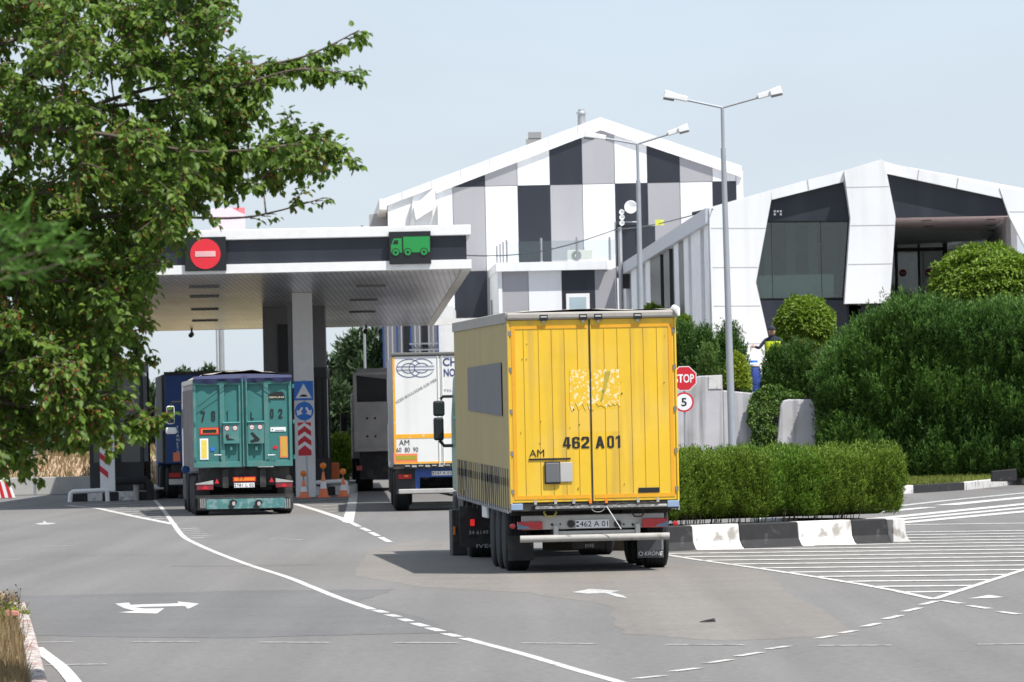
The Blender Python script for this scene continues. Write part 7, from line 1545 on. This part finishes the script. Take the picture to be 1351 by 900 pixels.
while cnt < 230 and tries < 8000:       # side branches grow out of the limbs
    tries += 1; x = rs.uniform(-260, 425); y = rs.uniform(-110, 600)
    if not inside(x, y) or gaps(x, y): continue
    dp = rs.uniform(-1.8, 2.0) if x < 240 else rs.uniform(-1.0, 1.0); s_ = fpx(x, y, dp); l, dd_ = near_pt(s_, LPa)
    if dd_ > (.72 if cnt < 90 else .55) or l.x > s_.x+.12: continue
    cnt += 1; k = [l.lerp(s_, f)+Vector((0, 0, .12*dd_*math.sin(f*3.14))) for f in (0, .25, .5, .75, 1)]
    mb.tube([q-ft.location for q in k], [.008, .007, .006, .005, .003], BARK, 5, False); LPa = np.vstack([LPa]+[np.array([tuple(q)]) for q in k[1:]])
mb.build('branches', ft, smooth=True)
cnt = 0; tries = 0
while cnt < 2500 and tries < 60000:
    tries += 1; x = rs.uniform(-260, 440); y = rs.uniform(-110, 640)
    if not inside(x, y) or gaps(x, y): continue
    if y < 250 and rs.random() < .40: continue
    if x < -60 and rs.random() < .6: continue
    dp = rs.uniform(-1.9, 2.1) if x < 240 else rs.uniform(-1.0, 1.0)
    s_ = fpx(x, y, dp); l, dd_ = near_pt(s_, LPa)
    if dd_ > .34: continue
    cnt += 1; o_ = (s_-l); dirv = o_.normalized()*.7+Vector((rs.uniform(-.1, .7), rs.uniform(-.4, .4), rs.uniform(-.5, .2) if y > 260 else rs.uniform(-.25, .4)))
    twig(l, dirv, rs.uniform(.2, .36))
# leaves along the reaching branches
for li, a, b, st in ((0, .55, 1.0, 30), (1, .15, 1.0, 26), (2, .55, 1.0, 22), (10, .6, 1.0, 14)):
    sp = spline(limbs[li], 30); m0, m1 = int(len(sp)*a), len(sp)-1
    for i in range(st):
        q = sp[rs.randint(m0, m1-1)]; twig(fpx(*q), Vector((rs.uniform(.3, 1), rs.uniform(-.5, .5), rs.uniform(-.35, .5))), rs.uniform(.1, .19), .7)
for q in ((400, 268), (416, 266), (345, 285), (352, 283), (424, 262), (330, 288)): twig(fpx(*q, -.4), Vector((.6, 0, .1)), .08, .12)
tw.build('twigs', ft)
lp = np.array(lpos); print('leaves', len(lp))
cards('leaves', lp, np.array(ldir), np.array(lup), np.array(lln), np.array(lln)*.72, L_MUL, ft, leaf=True, fold=.16, rnd=np.clip(np.random.rand(len(lp))*.8+.1*noise3(lp, 1.5, 3)+.05, 0, 1))
bpos = bpos[:]; mb = MB(); ic = [(0, 0, 1), (1, 0, 0), (0, 1, 0), (-1, 0, 0), (0, -1, 0), (0, 0, -1)]; icf = [(0, 1, 2), (0, 2, 3), (0, 3, 4), (0, 4, 1), (5, 2, 1), (5, 3, 2), (5, 4, 3), (5, 1, 4)]
BER = mat('reddish_berry', (.22, .05, .02), .5, var=.3, vs=10, col2=(.30, .12, .03), c2s=5)
for p in bpos[:16000]:
    r = random.uniform(.006, .0105); mb.add([(p[0]+a*r, p[1]+b*r, p[2]+c*r*1.5) for a, b, c in ic], icf, BER)
o = mb.build('berries', ft, smooth=True); o['kind'] = 'stuff'
# a much nearer conifer spray on the left edge (out of focus)
nc = thing('near_conifer', 'blurred conifer sprays reaching in at the left edge, very close to the camera', 'tree', (P(-260, 500, 24).x, 24, 0)); no_ = np.array(nc.location)
rsn = np.random.RandomState(5); pp = []; dd = []; mb = MB(); mb.tube([(0, 0, 0), (0, 0, 4.5)], [.09, .03], BARK, 10)
for (ex, ey) in ((105, 318), (60, 300), (110, 340), (40, 345), (20, 290), (-60, 330)):
    s = P(-260, ey+60, 24); e = P(ex, ey, 24+rsn.uniform(-.6, .6)); mb.tube([s-nc.location, (s.lerp(e, .6)+Vector((0, 0, -.05)))-nc.location, e-nc.location], [.008, .005, .002], BARK, 5)
    for i in range(110):
        f = rsn.rand()**.6; q = s.lerp(e, f); pp.append(np.array(q)-no_+rsn.randn(3)*.022); dd.append(np.array((e-s).normalized())+rsn.randn(3)*.6)
mb.build('branches', nc); cards('sprays', np.array(pp), np.array(dd), rsn.randn(len(pp), 3), .075*(.6+rsn.rand(len(pp))), .018, L_MULD, nc)

# ============================================================ NEAR VERGE bottom left
vx = [(-200, 790), (0, 795), (30, 818), (44, 850), (52, 880), (60, 930), (84, 1010), (-200, 1010)]
vp_ = [G(*p) for p in vx]
tag(MB().slab([(p.x, p.y) for p in vp_], -.01, .16, mat('dry_soil', (.30, .21, .13), .95, var=.3, vs=5, bump=.6)).build('near_verge'), kind='structure')
kb = [G(34, 823), G(42, 850), G(50, 880), G(60, 925), G(82, 1005)]
o = MB()
for i in range(4):
    a, b = kb[i], kb[i+1]; t_ = (b-a).normalized(); n_ = Vector((-t_.y, t_.x, 0)); n_ = n_ if n_.x < 0 else -n_
    a2, b2 = a+t_*.02, b-t_*.02; o.slab([(a2.x, a2.y), (b2.x, b2.y), (b2+n_*.14).to_2d()[:], (a2+n_*.14).to_2d()[:]], 0, .26, mat('chipped_kerb', (.55, .52, .49), .85, var=.3, vs=14, col2=(.16, .13, .12), c2s=11, c2t=(.46, .56), streak=((.42, .10, .07), .7, 3), bump=.8, bs=16))
tag(o.build('near_kerb', bev=.03), kind='structure')
a = G(60, 872, .05); 
def vpts(n):
    x = np.random.uniform(-60, 34, n); y = np.random.uniform(812, 960, n); lim = np.interp(y, [812, 823, 850, 880, 905, 960], [18, 28, 36, 44, 50, 62]); x = np.minimum(x, lim-np.random.rand(n)*10); return np.array([tuple(G(a, b).to_2d()) for a, b in zip(x, y)])
tag(grass('verge_dry_grass', vpts, 5200, .14, .17, L_DRY, .014), kind='stuff')
def wd(label, px, py, h, n, m, seed, name='weed', heads=True):
    b = G(px, py); t = thing(name, label, 'plant', (b.x, b.y, .14)); r = random.Random(seed); mb = MB(); hp_ = []; pp = []; dd = []
    for i in range(n):
        q = Vector((r.uniform(-.12, .12), r.uniform(-.12, .12), 0)); d = Vector((r.uniform(-.3, .35), r.uniform(-.2, .2), 1)); hh = h*r.uniform(.5, 1); e = q+d*hh
        mb.tube([q, q.lerp(e, .5)+Vector((.02, 0, 0)), e], [.006, .004, .002], BARK if heads else SOIL, 4)
        hp_.append(e)
        if heads:
            for k in range(3): f = r.uniform(.5, .9); s = q.lerp(e, f); e2 = s+Vector((r.uniform(-.12, .14), r.uniform(-.05, .05), r.uniform(.03, .12))); mb.tube([s, e2], .002, BARK, 4); hp_.append(e2)
        for k in range(16): f = r.uniform(0, .75 if heads else 1); pp.append(tuple(q.lerp(e, f))); dd.append((r.gauss(0, .8), r.gauss(0, .8), .6))
    mb.build('stems', t); cards('leaves', np.array(pp), np.array(dd), np.random.randn(len(pp), 3), .06, .026, m, t)
    if heads:
        mb = MB()
        for p in hp_: mb.lathe([(.002, -.010), (.008, -.003), (.009, .004), (.003, .011)], p, 'z', mat('dry_seed_head', (.05, .05, .06), .9) if 'dry_seed_head' not in bpy.data.materials else bpy.data.materials['dry_seed_head'], 6)
        mb.build('seed_heads', t)
    return t
wd('tall thin weed with dark dry seed heads at the lower left corner', 4, 838, .42, 9, L_THUJB, 1)
wd('low yellow-green leafy weed on the verge beside the chipped kerb', 22, 842, .20, 14, L_YEL, 2, 'leafy_weed', False)
wd('bushy green weed at the left frame edge of the verge', 2, 845, .26, 14, L_GRASS, 3, 'leafy_weed', False)
o = MB().prism([(0, 0), (.16, 0), (.15, .05), (.02, .065)], 0, .1, mat('pink_brick', (.55, .24, .19), .8, var=.25, vs=20)).build('broken_brick', bev=.006); b = G(6, 845); o.location = (b.x, b.y, .26); tag(o, 'pinkish broken brick lying on the near kerb edge', 'brick')
o = MB().add([(-.09, 0, 0), (.1, .02, 0), (.11, .08, .0), (-.1, .07, 0), (-.05, .02, .02), (.05, .02, .035), (.09, .06, .05), (-.07, .06, .012)], [(0, 1, 2, 3), (4, 7, 6, 5), (0, 4, 5, 1), (1, 5, 6, 2), (2, 6, 7, 3), (3, 7, 4, 0)], RUBBER).build('rubber_scrap'); o.location = G(933, 821.5)+Vector((0, 0, .006)); o.scale = (.9, 1, .8); tag(o, 'small black scrap of rubber lying on the asphalt in front of the yellow truck', 'debris')
